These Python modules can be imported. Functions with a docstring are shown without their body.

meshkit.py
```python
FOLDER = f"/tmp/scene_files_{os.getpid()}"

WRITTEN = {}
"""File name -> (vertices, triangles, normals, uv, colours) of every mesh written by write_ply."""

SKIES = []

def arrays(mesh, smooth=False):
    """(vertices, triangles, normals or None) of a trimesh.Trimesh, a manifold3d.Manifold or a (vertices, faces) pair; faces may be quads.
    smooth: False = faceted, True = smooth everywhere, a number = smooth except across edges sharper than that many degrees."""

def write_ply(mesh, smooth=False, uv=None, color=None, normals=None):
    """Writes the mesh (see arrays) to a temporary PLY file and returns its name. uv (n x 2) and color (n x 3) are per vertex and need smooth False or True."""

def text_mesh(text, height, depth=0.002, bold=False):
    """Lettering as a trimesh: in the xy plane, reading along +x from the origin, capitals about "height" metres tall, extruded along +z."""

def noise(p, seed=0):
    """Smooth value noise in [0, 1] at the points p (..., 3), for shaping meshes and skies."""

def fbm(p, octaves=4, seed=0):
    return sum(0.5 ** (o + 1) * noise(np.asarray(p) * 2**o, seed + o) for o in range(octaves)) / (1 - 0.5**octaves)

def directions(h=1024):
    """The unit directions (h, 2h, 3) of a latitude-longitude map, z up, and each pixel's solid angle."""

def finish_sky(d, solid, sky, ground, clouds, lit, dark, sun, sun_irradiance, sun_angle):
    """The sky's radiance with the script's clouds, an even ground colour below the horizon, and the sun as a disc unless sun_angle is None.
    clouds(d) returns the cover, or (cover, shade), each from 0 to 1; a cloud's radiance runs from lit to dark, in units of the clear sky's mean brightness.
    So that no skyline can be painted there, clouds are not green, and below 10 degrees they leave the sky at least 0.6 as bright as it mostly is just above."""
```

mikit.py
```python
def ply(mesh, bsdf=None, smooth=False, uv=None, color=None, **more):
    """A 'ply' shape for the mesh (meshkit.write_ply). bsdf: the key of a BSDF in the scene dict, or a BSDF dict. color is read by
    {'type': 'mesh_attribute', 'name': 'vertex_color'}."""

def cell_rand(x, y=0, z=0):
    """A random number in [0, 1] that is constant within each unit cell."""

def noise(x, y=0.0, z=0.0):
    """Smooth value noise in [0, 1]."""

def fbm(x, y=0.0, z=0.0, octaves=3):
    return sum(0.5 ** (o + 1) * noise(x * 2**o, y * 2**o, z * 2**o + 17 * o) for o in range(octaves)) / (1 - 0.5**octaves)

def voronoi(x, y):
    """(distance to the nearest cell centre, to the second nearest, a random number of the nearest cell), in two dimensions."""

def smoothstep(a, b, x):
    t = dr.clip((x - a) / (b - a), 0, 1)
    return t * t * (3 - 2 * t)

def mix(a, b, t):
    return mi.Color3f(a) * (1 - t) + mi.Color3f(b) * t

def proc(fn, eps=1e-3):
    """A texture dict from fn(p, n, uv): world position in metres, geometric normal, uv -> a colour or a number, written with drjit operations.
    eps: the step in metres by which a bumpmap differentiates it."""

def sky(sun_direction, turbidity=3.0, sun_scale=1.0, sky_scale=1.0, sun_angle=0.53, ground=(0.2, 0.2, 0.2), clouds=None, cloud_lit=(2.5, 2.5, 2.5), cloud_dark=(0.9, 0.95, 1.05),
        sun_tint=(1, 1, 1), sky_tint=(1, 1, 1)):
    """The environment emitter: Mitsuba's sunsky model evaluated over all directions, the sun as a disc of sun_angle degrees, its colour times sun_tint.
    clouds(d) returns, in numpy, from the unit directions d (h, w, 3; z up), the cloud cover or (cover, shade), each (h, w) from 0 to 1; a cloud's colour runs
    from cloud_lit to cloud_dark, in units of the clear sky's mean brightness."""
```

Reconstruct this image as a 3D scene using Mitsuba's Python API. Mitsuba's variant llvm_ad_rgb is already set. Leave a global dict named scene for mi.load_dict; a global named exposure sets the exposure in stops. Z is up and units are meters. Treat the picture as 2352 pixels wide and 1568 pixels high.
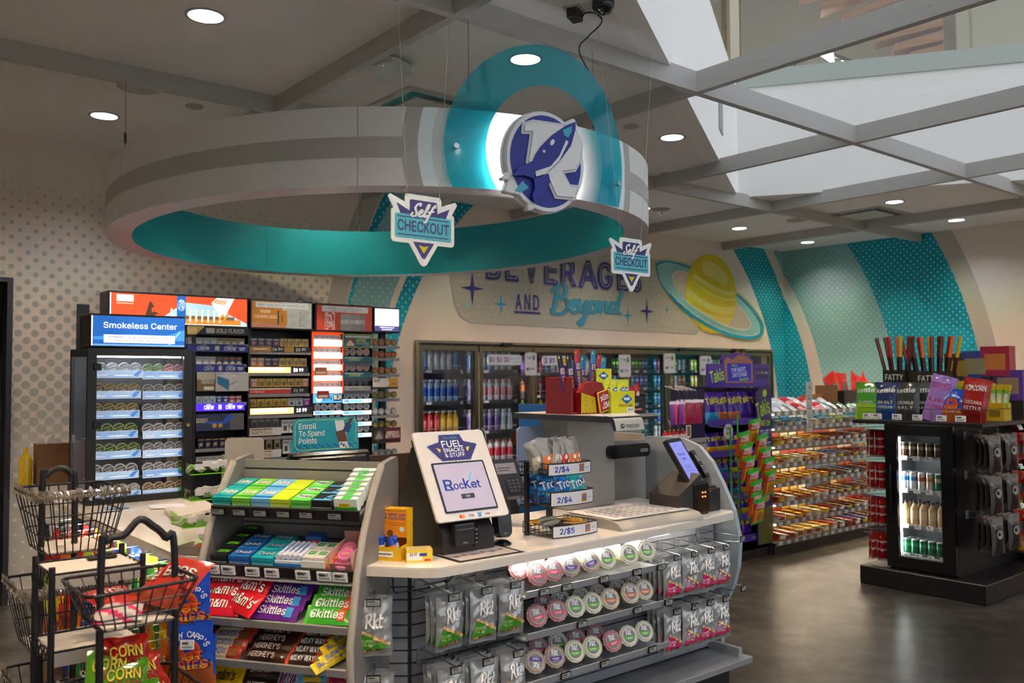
import math, random, numpy as np, trimesh, mitsuba as mi, mikit, meshkit, drjit as dr
from shapely.geometry import Polygon, LineString, Point, MultiPolygon, box as sbox
from shapely import affinity, union_all
from mikit import proc, noise, fbm, smoothstep, mix
T = mi.ScalarTransform4f
PI = math.pi
scene, labels = {}, {}
# ---------------------------------------------------------------- camera, sky, exposure
W, H, FPX = 2352, 1568, 2015.0
yaw, pitch, roll = np.radians([39.6, 2.42, -.36])
EYE = np.array([0, 0, 1.65])
_F = np.array([math.sin(yaw) * math.cos(pitch), math.cos(yaw) * math.cos(pitch), math.sin(pitch)])
_R = np.array([math.cos(yaw), -math.sin(yaw), 0]); _U = np.cross(_R, _F)
_R, _U = math.cos(roll) * _R + math.sin(roll) * _U, -math.sin(roll) * _R + math.cos(roll) * _U
scene['camera'] = {'type': 'thinlens', 'fov': math.degrees(2 * math.atan(W / 2 / FPX)), 'fov_axis': 'x', 'near_clip': .05, 'far_clip': 200.,
                   'aperture_radius': .006, 'focus_distance': 4.6,
                   'to_world': T().look_at(origin=EYE.tolist(), target=(EYE + _F).tolist(), up=_U.tolist())}
exposure = 0.7
scene['sky'] = mikit.sky([-.3, -.5, .8], turbidity=4, sun_scale=0.0, sky_scale=4.6, sun_angle=None, ground=(.50, .46, .42),
                         clouds=lambda d: np.full(d.shape[:2], .75), cloud_lit=(1.25, 1.25, 1.25))
scene['sky']['sampling_weight'] = 16.0
LAMP = 860.0     # radiance of the ceiling downlights
LED = 1.0        # scale of all LED strips and lit signs
# ---------------------------------------------------------------- kit
def at(px, py, **k):
    """the point of the plane x=, y= or z= seen at a pixel (used to measure the photograph)"""
    d = _F * FPX + _R * (px - W / 2) - _U * (py - H / 2)
    (a, v), = k.items(); i = 'xyz'.index(a)
    return EYE + d * (v - EYE[i]) / d[i]
def onpl(px, py, O, n):
    d = _F * FPX + _R * (px - W / 2) - _U * (py - H / 2)
    return EYE + d * ((np.asarray(O) - EYE) @ n) / (d @ n)
def hexc(c):
    if isinstance(c, str):
        c = c.lstrip('#'); c = [int(c[i:i + 2], 16) for i in (0, 2, 4)] if len(c) == 6 else [17 * int(x, 16) for x in c]
    return [min(255, max(0, int(round(x)))) for x in c]
def code(c, fin):
    r, g, b = hexc(c)
    return [r + g / 255 * .98 + .01, fin + b / 255 * .98 + .01]
def shade(c, k): return [x * k for x in hexc(c)]
def lerpc(a, b, t): return [x + (y - x) * t for x, y in zip(hexc(a), hexc(b))]
def corner_normals(v, f, ang):
    e = np.cross(v[f[:, 1]] - v[f[:, 0]], v[f[:, 2]] - v[f[:, 0]]); L = np.linalg.norm(e, axis=1, keepdims=True); u = e / np.maximum(L, 1e-20)
    if not ang: return np.repeat(u, 3, axis=0)
    _, ids = np.unique(np.round(v, 6), axis=0, return_inverse=True)
    cid = ids.ravel()[f].ravel(); face = np.repeat(np.arange(len(f)), 3)
    o = np.argsort(cid, kind='stable'); c, fc = cid[o], face[o]; n = len(c)
    acc = e[fc].copy(); cos = math.cos(math.radians(ang))
    for k in range(1, n):
        same = np.nonzero(c[k:] == c[:-k])[0]
        if not len(same): break
        a, b = same, same + k
        ok = (u[fc[a]] * u[fc[b]]).sum(1) > cos; a, b = a[ok], b[ok]
        np.add.at(acc, a, e[fc[b]]); np.add.at(acc, b, e[fc[a]])
    out = np.empty_like(acc); out[o] = acc
    return out / np.maximum(np.linalg.norm(out, axis=1, keepdims=True), 1e-20)
def frame(O=(0, 0, 0), x=(1, 0, 0), y=(0, 1, 0), z=None):
    m = np.eye(4); m[:3, 0] = x; m[:3, 1] = y; m[:3, 2] = np.cross(x, y) if z is None else z; m[:3, 3] = O
    return m
def rotz(a, O=(0, 0, 0)):
    c, s = math.cos(math.radians(a)), math.sin(math.radians(a)); return frame(O, (c, s, 0), (-s, c, 0))
def rotx(a, O=(0, 0, 0)):
    c, s = math.cos(math.radians(a)), math.sin(math.radians(a)); return frame(O, (1, 0, 0), (0, c, s))
def roty(a, O=(0, 0, 0)):
    c, s = math.cos(math.radians(a)), math.sin(math.radians(a)); return frame(O, (c, 0, -s), (0, 1, 0))
def mv(x=0, y=0, z=0): return frame((x, y, z))
UP = frame((0, 0, 0), (1, 0, 0), (0, 0, 1))         # plane x-z, facing -y
def upf(O=(0, 0, 0), a=0, tilt=0):
    """frame of an upright panel: x to its right, y up, z out of its face (towards -y for a=0); tilt leans the top back"""
    return np.array(rotz(a, O)) @ rotx(90 - tilt)
_TX = {}
def text2d(s, bold=False):
    if (s, bold) not in _TX:
        m = meshkit.text_mesh(s, 1.0, .01, bold); v, f = np.array(m.vertices), np.array(m.faces)
        top = v[:, 2] > .005; f = f[top[f].all(1)]; u = np.unique(f); r = np.zeros(len(v), int); r[u] = np.arange(len(u))
        v = v[u][:, :2]; v[:, 0] -= v[:, 0].min(); _TX[s, bold] = (v, r[f], v[:, 0].max())
    return _TX[s, bold]
class G:
    """collects coloured geometry; ply() makes it one mesh. fin: 0 satin, 1 matte, 2 gloss, 3 foil, 4 metal, 5 dark gloss plastic"""
    def __init__(s): s.V, s.N, s.C = [], [], []
    def add(s, v, f, col, fin=0, ang=0, M=None):
        v, f = np.asarray(v, float), np.asarray(f, int)
        if f.shape[1] == 4: f = np.vstack([f[:, [0, 1, 2]], f[:, [0, 2, 3]]])
        if M is not None: v = v @ np.asarray(M)[:3, :3].T + np.asarray(M)[:3, 3]
        s.V.append(v[f].reshape(-1, 3)); s.N.append(corner_normals(v, f, ang))
        c = np.asarray(col, float) if isinstance(col, np.ndarray) else np.tile(code(col, fin), (len(f), 1))
        s.C.append(np.repeat(c, 3, axis=0)); return s
    def bb(s, x0, x1, y0, y1, z0, z1, col, fin=0, M=None, bev=0):
        if bev:
            P = sbox(x0 + bev, y0 + bev, x1 - bev, y1 - bev).exterior.coords[:-1]; v = []
            a = np.array([[x, y, z] for x in (x0, x1) for y in (y0, y1) for z in (z0, z1)]); ce = a.mean(0)
            for p in a:
                for k in range(3):
                    q = p - np.sign(p - ce) * bev; q[k] = p[k]; v.append(q)
            h = trimesh.convex.convex_hull(np.array(v)); return s.add(h.vertices, h.faces, col, fin, 0, M)
        v = [[x, y, z] for x in (x0, x1) for y in (y0, y1) for z in (z0, z1)]
        return s.add(v, [[0, 1, 3, 2], [4, 6, 7, 5], [0, 4, 5, 1], [2, 3, 7, 6], [0, 2, 6, 4], [1, 5, 7, 3]], col, fin, 0, M)
    def lathe(s, prof, col, fin=0, n=16, M=None, ang=50, caps=True, cols=None):
        """prof: (r, z) bottom to top about z; cols: one colour per segment"""
        prof = [(max(r, 1e-4), z) for r, z in prof]; k = len(prof); a = np.arange(n) * 2 * PI / n
        v = np.array([[r * math.cos(t), r * math.sin(t), z] for r, z in prof for t in a])
        i = np.arange(n); j = (i + 1) % n
        for q in range(k - 1) if cols else [None]:
            qs = range(k - 1) if q is None else [q]
            f = np.vstack([np.stack([q_ * n + i, q_ * n + j, (q_ + 1) * n + j, (q_ + 1) * n + i], 1) for q_ in qs])
            s.add(v, f, col if q is None else cols[q], fin, ang, M)
        if caps:
            for q, sg in ((0, -1), (k - 1, 1)):
                if prof[q][0] > 2e-4: s.add(v[q * n:(q + 1) * n], [[0, x, x + 1][::sg] if sg > 0 else [0, x + 1, x] for x in range(1, n - 1)], (cols[0 if sg < 0 else -1] if cols else col), fin, 0, M)
        return s
    def cyl(s, p, q, r, col, fin=0, n=10, r2=None, M=None):
        p, q = np.asarray(p, float), np.asarray(q, float); d = q - p; L = np.linalg.norm(d); z = d / L
        x = np.cross([0, 0, 1] if abs(z[2]) < .9 else [1, 0, 0], z); x /= np.linalg.norm(x)
        F = frame(p, x, np.cross(z, x), z); return s.lathe([(r, 0), (r if r2 is None else r2, L)], col, fin, n, F if M is None else np.asarray(M) @ F)
    def tube(s, pts, r, col, fin=0, n=6, closed=False, M=None, fillet=0):
        p = np.asarray(pts, float)
        if fillet: p = np.array(rounded(p, fillet, closed))
        m = len(p); d = np.roll(p, -1, 0) - np.roll(p, 1, 0)
        if not closed: d[0], d[-1] = p[1] - p[0], p[-1] - p[-2]
        d /= np.maximum(np.linalg.norm(d, axis=1, keepdims=True), 1e-12)
        x = np.cross(d[0], [0, 0, 1] if abs(d[0][2]) < .9 else [1, 0, 0]); v = []
        for i in range(m):
            x = x - d[i] * (x @ d[i]); x /= np.linalg.norm(x); y = np.cross(d[i], x)
            for k in range(n): v.append(p[i] + r * (math.cos(2 * PI * k / n) * x + math.sin(2 * PI * k / n) * y))
        i = np.arange(n); j = (i + 1) % n
        f = np.vstack([np.stack([a * n + i, a * n + j, b * n + j, b * n + i], 1) for a, b in [(a, (a + 1) % m) for a in range(m if closed else m - 1)]])
        s.add(v, f, col, fin, 60, M)
        if not closed:
            s.add(v[:n], [[0, q + 1, q] for q in range(1, n - 1)], col, fin, 0, M); s.add(v[-n:], [[0, q, q + 1] for q in range(1, n - 1)], col, fin, 0, M)
        return s
    def poly(s, P, col, fin=0, M=None, z=0.0, bend=None):
        for g in getattr(P, 'geoms', [P]):
            if g.is_empty or g.area < 1e-10: continue
            v, f = trimesh.creation.triangulate_polygon(g, engine='earcut'); v = np.c_[v, np.full(len(v), z)]
            a = np.cross(v[f[:, 1]] - v[f[:, 0]], v[f[:, 2]] - v[f[:, 0]])[:, 2]; f = np.where(a[:, None] < 0, f[:, ::-1], f)
            if bend is not None: v = bend(v)
            s.add(v, f, col, fin, 0, M)
        return s
    def prism(s, P, d, col, fin=0, M=None, z=0.0, bend=None, ang=35, side=None):
        """polygon in x-y extruded along z by d"""
        for g in getattr(P, 'geoms', [P]):
            m = trimesh.creation.extrude_polygon(g, d, engine='earcut'); v, f = np.array(m.vertices) + [0, 0, z], np.array(m.faces)
            if bend is not None: v = bend(v)
            s.add(v, f, col, fin, ang, M)
        return s
    def text(s, t, h, col, M=None, x=0, y=0, w=None, al='c', bold=True, fin=0, z=.0008, slant=0, bend=None, rot=0):
        v, f, L = text2d(t, bold); k = h if w is None else w / L
        q = np.c_[v[:, 0] * k + slant * v[:, 1] * h, v[:, 1] * h]; L = L * k
        q[:, 0] -= {'c': L / 2, 'l': 0, 'r': L}[al]
        if rot:
            c_, s_ = math.cos(math.radians(rot)), math.sin(math.radians(rot)); q = q @ np.array([[c_, s_], [-s_, c_]])
        q += [x, y]; q = np.c_[q, np.full(len(q), z)]
        if bend is not None: q = bend(q)
        return s.add(q, f, col, fin, 0, M)
    def rect(s, x0, x1, y0, y1, col, fin=0, M=None, z=.0005):
        return s.add([[x0, y0, z], [x1, y0, z], [x1, y1, z], [x0, y1, z]], [[0, 1, 2, 3]], col, fin, 0, M)
    def merge(s, g, M=None):
        for V, N, C in zip(g.V, g.N, g.C):
            if M is not None: R = np.asarray(M)[:3, :3]; V = V @ R.T + np.asarray(M)[:3, 3]; N = N @ R.T
            s.V.append(V); s.N.append(N); s.C.append(C)
        return s
    def ply(s, bsdf='paint', **more):
        V, N, C = np.vstack(s.V), np.vstack(s.N), np.vstack(s.C)
        path = meshkit.write_ply((V, np.arange(len(V)).reshape(-1, 3)), False, C, None, normals=N)
        return {'type': 'ply', 'filename': path, 'face_normals': False, 'bsdf': {'type': 'ref', 'id': bsdf}, **more}
def rounded(p, r, closed=False):
    out, m = [], len(p)
    for i in range(m):
        if not closed and i in (0, m - 1): out.append(p[i]); continue
        a, b, c = p[i - 1], p[i], p[(i + 1) % m]; u, v = a - b, c - b; lu, lv = np.linalg.norm(u), np.linalg.norm(v)
        k = min(r, lu * .49, lv * .49); A, B = b + u / lu * k, b + v / lv * k
        for t in (0, .2, .4, .6, .8, 1): out.append((1 - t) ** 2 * A + 2 * t * (1 - t) * b + t * t * B)
    return out
def rrect(w, h, r, cx=0, cy=0): return sbox(cx - w / 2 + r, cy - h / 2 + r, cx + w / 2 - r, cy + h / 2 - r).buffer(r, quad_segs=4)
def circ(r, cx=0, cy=0, q=6): return Point(cx, cy).buffer(r, quad_segs=q)
def spline(pts, n=6):
    p = [np.asarray(x, float) for x in pts]; p = [2 * p[0] - p[1]] + p + [2 * p[-1] - p[-2]]; out = []
    for a, b, c, d in zip(p, p[1:], p[2:], p[3:]):
        for t in np.arange(n) / n: out.append(.5 * (2 * b + (c - a) * t + (2 * a - 5 * b + 4 * c - d) * t * t + (3 * b - a - 3 * c + d) * t ** 3))
    return out + [p[-2]]
def stroke(paths, w, n=5): return union_all([LineString(spline(p, n)).buffer(w / 2, quad_segs=3) for p in paths]).simplify(w * .04)
def numbered(base, pool):
    if base not in pool and not any(k.startswith(base + '__') for k in (base,)) and base not in _USED: _USED.add(base); return base
    i = 1
    while f'{base}_{i:03d}' in _USED: i += 1
    k = f'{base}_{i:03d}'; _USED.add(k); return k
_USED, _NEXT = set(), {}
def unique(base):
    i = _NEXT.get(base, 0); _NEXT[base] = i + 1
    return base if i == 0 else f'{base}_{i:03d}'
def tow(M): return T(np.asarray(M, float).tolist()) if M is not None else T()
def thing(name, label, cat, group=None, kind=None):
    k = unique(name); labels[k] = {'label': label}
    if cat: labels[k]['category'] = cat
    if group: labels[k]['group'] = group
    if kind: labels[k]['kind'] = kind
    return k
def part(root, name, mesh, M=None, label=None, bsdf='paint'):
    k = unique(root + '__' + name); d = mesh.ply(bsdf) if isinstance(mesh, G) else dict(mesh)
    if M is not None: d['to_world'] = tow(M)
    scene[k] = d
    if label: labels[k] = {'label': label}
    return k
def solo(name, mesh, label, cat, M=None, group=None, kind=None, bsdf='paint'):
    k = thing(name, label, cat, group, kind); d = mesh.ply(bsdf) if isinstance(mesh, G) else dict(mesh)
    if M is not None: d['to_world'] = tow(M)
    scene[k] = d; return k
def spawn(proto, name, label, cat, M=None, group=None):
    """proto: list of (part name, ply dict, part label)"""
    if len(proto) == 1: return solo(name, proto[0][1], label, cat, M, group)
    k = thing(name, label, cat, group)
    for p in proto: part(k, p[0], p[1], M, p[2] if len(p) > 2 else None)
    return k
def struct(name, mesh, M=None, bsdf='paint', label=None):
    k = name if name not in scene else unique(name); d = mesh.ply(bsdf) if isinstance(mesh, G) else dict(mesh)
    if M is not None: d['to_world'] = tow(M)
    scene[k] = d
    if '__' not in k: labels[k] = {'kind': 'structure'}; 
    if label: labels.setdefault(k, {})['label'] = label
    return k
def emit(d, scale, weight=1., tint=(1, 1, 1)):
    """an even lamp (a strip, a lens)"""
    return {**d, 'emitter': {'type': 'area', 'radiance': {'type': 'rgb', 'value': [scale * t for t in tint]}, 'sampling_weight': float(weight)}}
_GL = {}
def backlit(d, scale):
    """a printed panel lit from behind: glows in its own colours"""
    if scale not in _GL: _GL[scale] = proc(lambda p, n, uv: decode(uv) * scale)
    return {**d, 'emitter': {'type': 'area', 'radiance': _GL[scale], 'sampling_weight': .02}}
ORD = ['first', 'second', 'third', 'fourth', 'fifth', 'sixth', 'seventh', 'eighth', 'ninth', 'tenth', 'eleventh', 'twelfth', 'thirteenth', 'fourteenth', 'fifteenth', 'sixteenth', 'seventeenth', 'eighteenth', 'nineteenth', 'twentieth'] + ['21st', '22nd', '23rd', '24th', '25th', '26th', '27th', '28th', '29th', '30th'] + ['%dth' % i for i in range(31, 80)]
# ---------------------------------------------------------------- materials
def decode(uv):
    r = dr.floor(uv.x); g = (uv.x - r - .01) / .98; k = dr.floor(uv.y); b = (uv.y - k - .01) / .98
    c = mi.Color3f(r / 255, g, b); c = dr.clip(c, 0.004, 1); return c * c * (c * .35 + .65) if False else dr.power(c, 2.2)
def fin_rough(p, n, uv):
    k = dr.floor(uv.y); return dr.select(k < .5, .42, dr.select(k < 1.5, .85, dr.select(k < 2.5, .17, dr.select(k < 3.5, .24, dr.select(k < 4.5, .32, .3)))))
def fin_metal(p, n, uv):
    k = dr.floor(uv.y); return dr.select(k < 2.5, 0., dr.select(k < 3.5, .55, dr.select(k < 4.5, 1., 0.)))
scene['paint'] = {'type': 'twosided', 'bsdf': {'type': 'principled', 'base_color': proc(lambda p, n, uv: decode(uv)), 'roughness': proc(fin_rough), 'metallic': proc(fin_metal), 'specular': .5}}
scene['glass'] = {'type': 'thindielectric', 'int_ior': 1.5}
scene['clear'] = {'type': 'thindielectric', 'int_ior': 1.28}
scene['acrylic'] = {'type': 'blendbsdf', 'weight': .42, 'a': {'type': 'thindielectric', 'int_ior': 1.5, 'specular_transmittance': {'type': 'rgb', 'value': [.06, .80, .95]}}, 'b': {'type': 'twosided', 'bsdf': {'type': 'principled', 'base_color': {'type': 'rgb', 'value': [.0, .30, .40]}, 'roughness': .12}}}
scene['greenglass'] = {'type': 'thindielectric', 'int_ior': 1.5, 'specular_transmittance': {'type': 'rgb', 'value': [.88, .94, .90]}}
scene['greenacrylic'] = {'type': 'thindielectric', 'int_ior': 1.5, 'specular_transmittance': {'type': 'rgb', 'value': [.45, .8, .25]}}
def flat(rgb, rough=.6, spec=.4, **k): return {'type': 'twosided', 'bsdf': {'type': 'principled', 'base_color': {'type': 'rgb', 'value': rgb} if not isinstance(rgb, dict) else rgb, 'roughness': rough, 'specular': spec, **k}}
def floor_col(p, n, uv):
    a = fbm(p.x * 1.3, p.y * 1.3, 0, 4); b = fbm(p.x * 9, p.y * 9, 3, 3)
    return mix((.016, .0145, .012), (.044, .039, .032), smoothstep(.3, .75, a * .65 + b * .35))
scene['floor_mat'] = flat(proc(floor_col), .33, .5)
scene['ceil_mat'] = flat([.70, .68, .66], .9, .1)
scene['beam_mat'] = flat([.40, .39, .37], .55, .3)
def dots(s, z, a, rad):
    """staggered dots of spacing a; rad may vary"""
    i = s / a; j = z / a
    d1 = dr.hypot(i - dr.floor(i) - .5, j - dr.floor(j) - .5); d2 = dr.hypot(i + .5 - dr.floor(i + .5) - .5, j + .5 - dr.floor(j + .5) - .5)
    return 1 - smoothstep(rad / a - .04, rad / a + .04, dr.minimum(d1, d2))
def mural(p, n, uv):
    s = dr.select(p.x < 11.44, p.x, 11.45 + 7.47 - p.y); z = p.z
    u, w = s - 7.85, z - 1.02; R = dr.hypot(u, w); t = .5 + .5 * u / dr.maximum(R, .1)
    def L(a, b): return a + (b - a) * t
    white = mi.Color3f(.70, .61, .52)
    big = dots(s, z, .112, dr.clip(.0415 - .0138 * (z - .95), .0, .05))
    fade = smoothstep(3.42, 2.9, z)
    c = mix(white, mi.Color3f(.43, .40, .35), big * dr.select(u < 0, 1., 0.) * fade)
    e = .006
    def band(c, r0, r1, col): return mix(c, col, smoothstep(r0 - e, r0 + e, R) * (1 - smoothstep(r1 - e, r1 + e, R)))
    tiny = dots(s, z, .088, .0105)
    teal = mix((.0, .235, .33), (.55, .60, .58), tiny * .8); light = mix((.20, .42, .43), (.50, .60, .56), tiny * .8)
    c = mix(c, white, 1 - smoothstep(L(4.08, 6.65) - e, L(4.08, 6.65) + e, R))
    c = band(c, L(3.89, 6.43), L(4.09, 6.65), mi.Color3f(.42, .40, .35))
    c = band(c, L(3.87, 5.34), L(3.88, 6.43), teal)
    c = band(c, L(3.49, 4.25), L(3.88, 5.34), light)
    c = band(c, L(3.30, 3.41), L(3.43, 4.06), teal)
    return c
scene['mural_mat'] = flat(proc(mural), .7, .25)
scene['white_mat'] = flat([.78, .78, .75], .8, .2)
scene['greige_mat'] = flat([.46, .41, .30], .8, .2)
scene['wood_mat'] = flat(proc(lambda p, n, uv: mix((.30, .13, .035), (.42, .20, .065), fbm(p.x * 3 + p.y * 2, p.z * 22, p.y, 3))), .5, .3)
# ---------------------------------------------------------------- the room
CZ, BZ = 3.52, 3.41
VA = np.array([.862, .507]); VB = np.array([.563, -.826])
V0 = np.array([3.207, 2.893]); V1 = np.array([7.60, 5.475])
VOID = Polygon([V0 - VA * 5, V1, V1 + VB * 9, V0 - VA * 5 + VB * 9])
LIGHTS = [(1.62, 4.41), (1.69, 6.54), (5.28, 4.41), (7.25, 6.49), (9.20, 6.62), (10.92, 6.73), (9.13, 4.58), (10.80, 4.66), (3.45, 6.5), (5.3, 6.5),
          (3.3, 4.75 - .9), (-.6, 4.41), (-.6, 6.54), (1.62, 2.4), (-.6, 2.4), (1.62, .4), (-.6, .4), (10.85, 2.6), (10.85, .5)]
ceil = sbox(-3.5, -3.2, 11.6, 7.6).difference(VOID)
for x, y in LIGHTS: ceil = ceil.difference(circ(.088, x, y, 5))
struct('ceiling', G().prism(ceil, .1, '#ffffff', 1, mv(0, 0, CZ)), bsdf='ceil_mat')
struct('floor', G().bb(-3.6, 11.6, -3.6, 9.0, -.1, 0, '#444'), bsdf='floor_mat')
CX0, CX1, CTOP = 4.90, 11.06, 2.045
wall = sbox(-3.5, 0, 11.6, CZ + .1).difference(sbox(CX0, .08, CX1, CTOP)).difference(sbox(.2, -.1, 1.29, 2.41))
struct('wall_back', G().prism(wall, .14, '#fff', 1, frame((0, 7.47 + .14, 0), (1, 0, 0), (0, 0, 1))), bsdf='mural_mat')
struct('wall_right', G().bb(11.45, 11.6, -3.2, 7.47, 0, CZ + .05, '#fff'), bsdf='mural_mat')
struct('wall_left', G().bb(-3.6, -3.5, -3.2, 7.5, 0, CZ + .05, '#fff'), bsdf='white_mat')
g = G()
for x0, x1 in ((-3.5, -2.9), (.3, .5), (3.6, 3.8), (6.9, 7.1), (10.3, 11.45)): g.bb(x0, x1, -3.3, -3.15, 0, CZ + .05, '#ddd')
g.bb(-3.5, 11.45, -3.3, -3.15, 3.1, CZ + .05, '#ddd').bb(-3.5, 11.45, -3.3, -3.15, 0, .35, '#ddd')
struct('wall_front', g, bsdf='white_mat')
struct('baseboard_back', G().bb(1.30, 4.9, 7.445, 7.47, 0, .1, '#8a8780').bb(-3.5, .2, 7.445, 7.47, 0, .1, '#8a8780'))
# ceiling grid of beams
nb = 0
def beam(p, q, w=.05):
    p, q = np.array(p, float), np.array(q, float); d = q - p; L = np.hypot(*d); M = rotz(math.degrees(math.atan2(d[1], d[0])), (*p, 0)); g = G()
    g.bb(0, L, -w / 2, w / 2, BZ, CZ + .02, '#fff', M=M)
    for t in np.arange(.35, L, .95):
        for sg in (-1, 1): g.lathe([(.006, 0), (.005, .003)], '#555', n=6, M=np.asarray(M) @ frame((t, sg * w / 2, BZ + .06), (1, 0, 0), (0, 0, -sg)))
    return solo('ceiling_beam', g, '', 'ceiling beam', bsdf='beam_mat')
XS, YS = [-3.15, -1.28, .6, 2.472, 4.32, 6.2, 8.09, 9.99], [-2.3, -.45, 1.48, 3.41, 5.41]
BL = {}
for i, y in enumerate(YS):
    k = beam((-3.5, y), (11.44, y)); labels[k]['label'] = ['far front ceiling beam along the shop front', 'ceiling beam nearest the shop windows', 'ceiling beam just ahead of the camera', 'grey ceiling beam passing behind the teal ring sign and under the skylight well', 'grey ceiling beam nearest the mural wall, running left to right'][i]
for i, x in enumerate(XS):
    k = beam((x, -3.15), (x, 7.46)); labels[k]['label'] = ['grey cross beam by the left wall', 'grey cross beam left of the doorway', 'grey cross beam left of the hanging ring', 'grey cross beam over the left part of the hanging ring', 'grey cross beam ending on the mural wall behind the ring', 'grey cross beam passing right of the ring under the skylight well', 'grey cross beam through the middle of the skylight well', 'rightmost grey cross beam, ending above the ringed planet'][i]
# downlights
can = G().lathe([(.104, -.004), (.104, 0), (.088, .0), (.088, -.004)], '#8d8f92', 4, n=24, caps=False).lathe([(.104, -.004), (.088, -.004)], '#aeb0b2', 4, n=24, caps=False)
can.lathe([(.088, 0), (.072, .085)], '#e8e4dc', 0, n=24, caps=False)
can = can.ply()
lens = G().poly(circ(.074, 0, 0, 6), '#ffffff', 1, frame((0, 0, .084), (1, 0, 0), (0, -1, 0))).ply()
LN = {0: 'large round downlight at the top left, nearest the camera', 1: 'round downlight over the far left doorway, left of the ring', 2: 'round downlight right of the teal arch beside the white well', 3: 'round downlight half hidden by the right end of the ring', 4: 'downlight over the coolers, left of the beam end', 5: 'downlight over the teal stripes in the room corner', 6: 'downlight beside the square air vent at the right', 7: 'rightmost downlight, close to the right wall', 8: 'downlight behind the ring over the cigarette rack', 9: 'downlight behind the ring over the cooler'}
for i, (x, y) in enumerate(LIGHTS):
    k = thing('ceiling_downlight', LN.get(i, 'round recessed ceiling downlight outside the picture'), 'ceiling light', None if i in LN else 'downlights outside the picture')
    part(k, 'trim', can, mv(x, y, CZ)); part(k, 'lens', emit(lens, LAMP, 1., (1, .73, .48) if i not in (1, 3) else (1, .86, .78)), mv(x, y, CZ))
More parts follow.
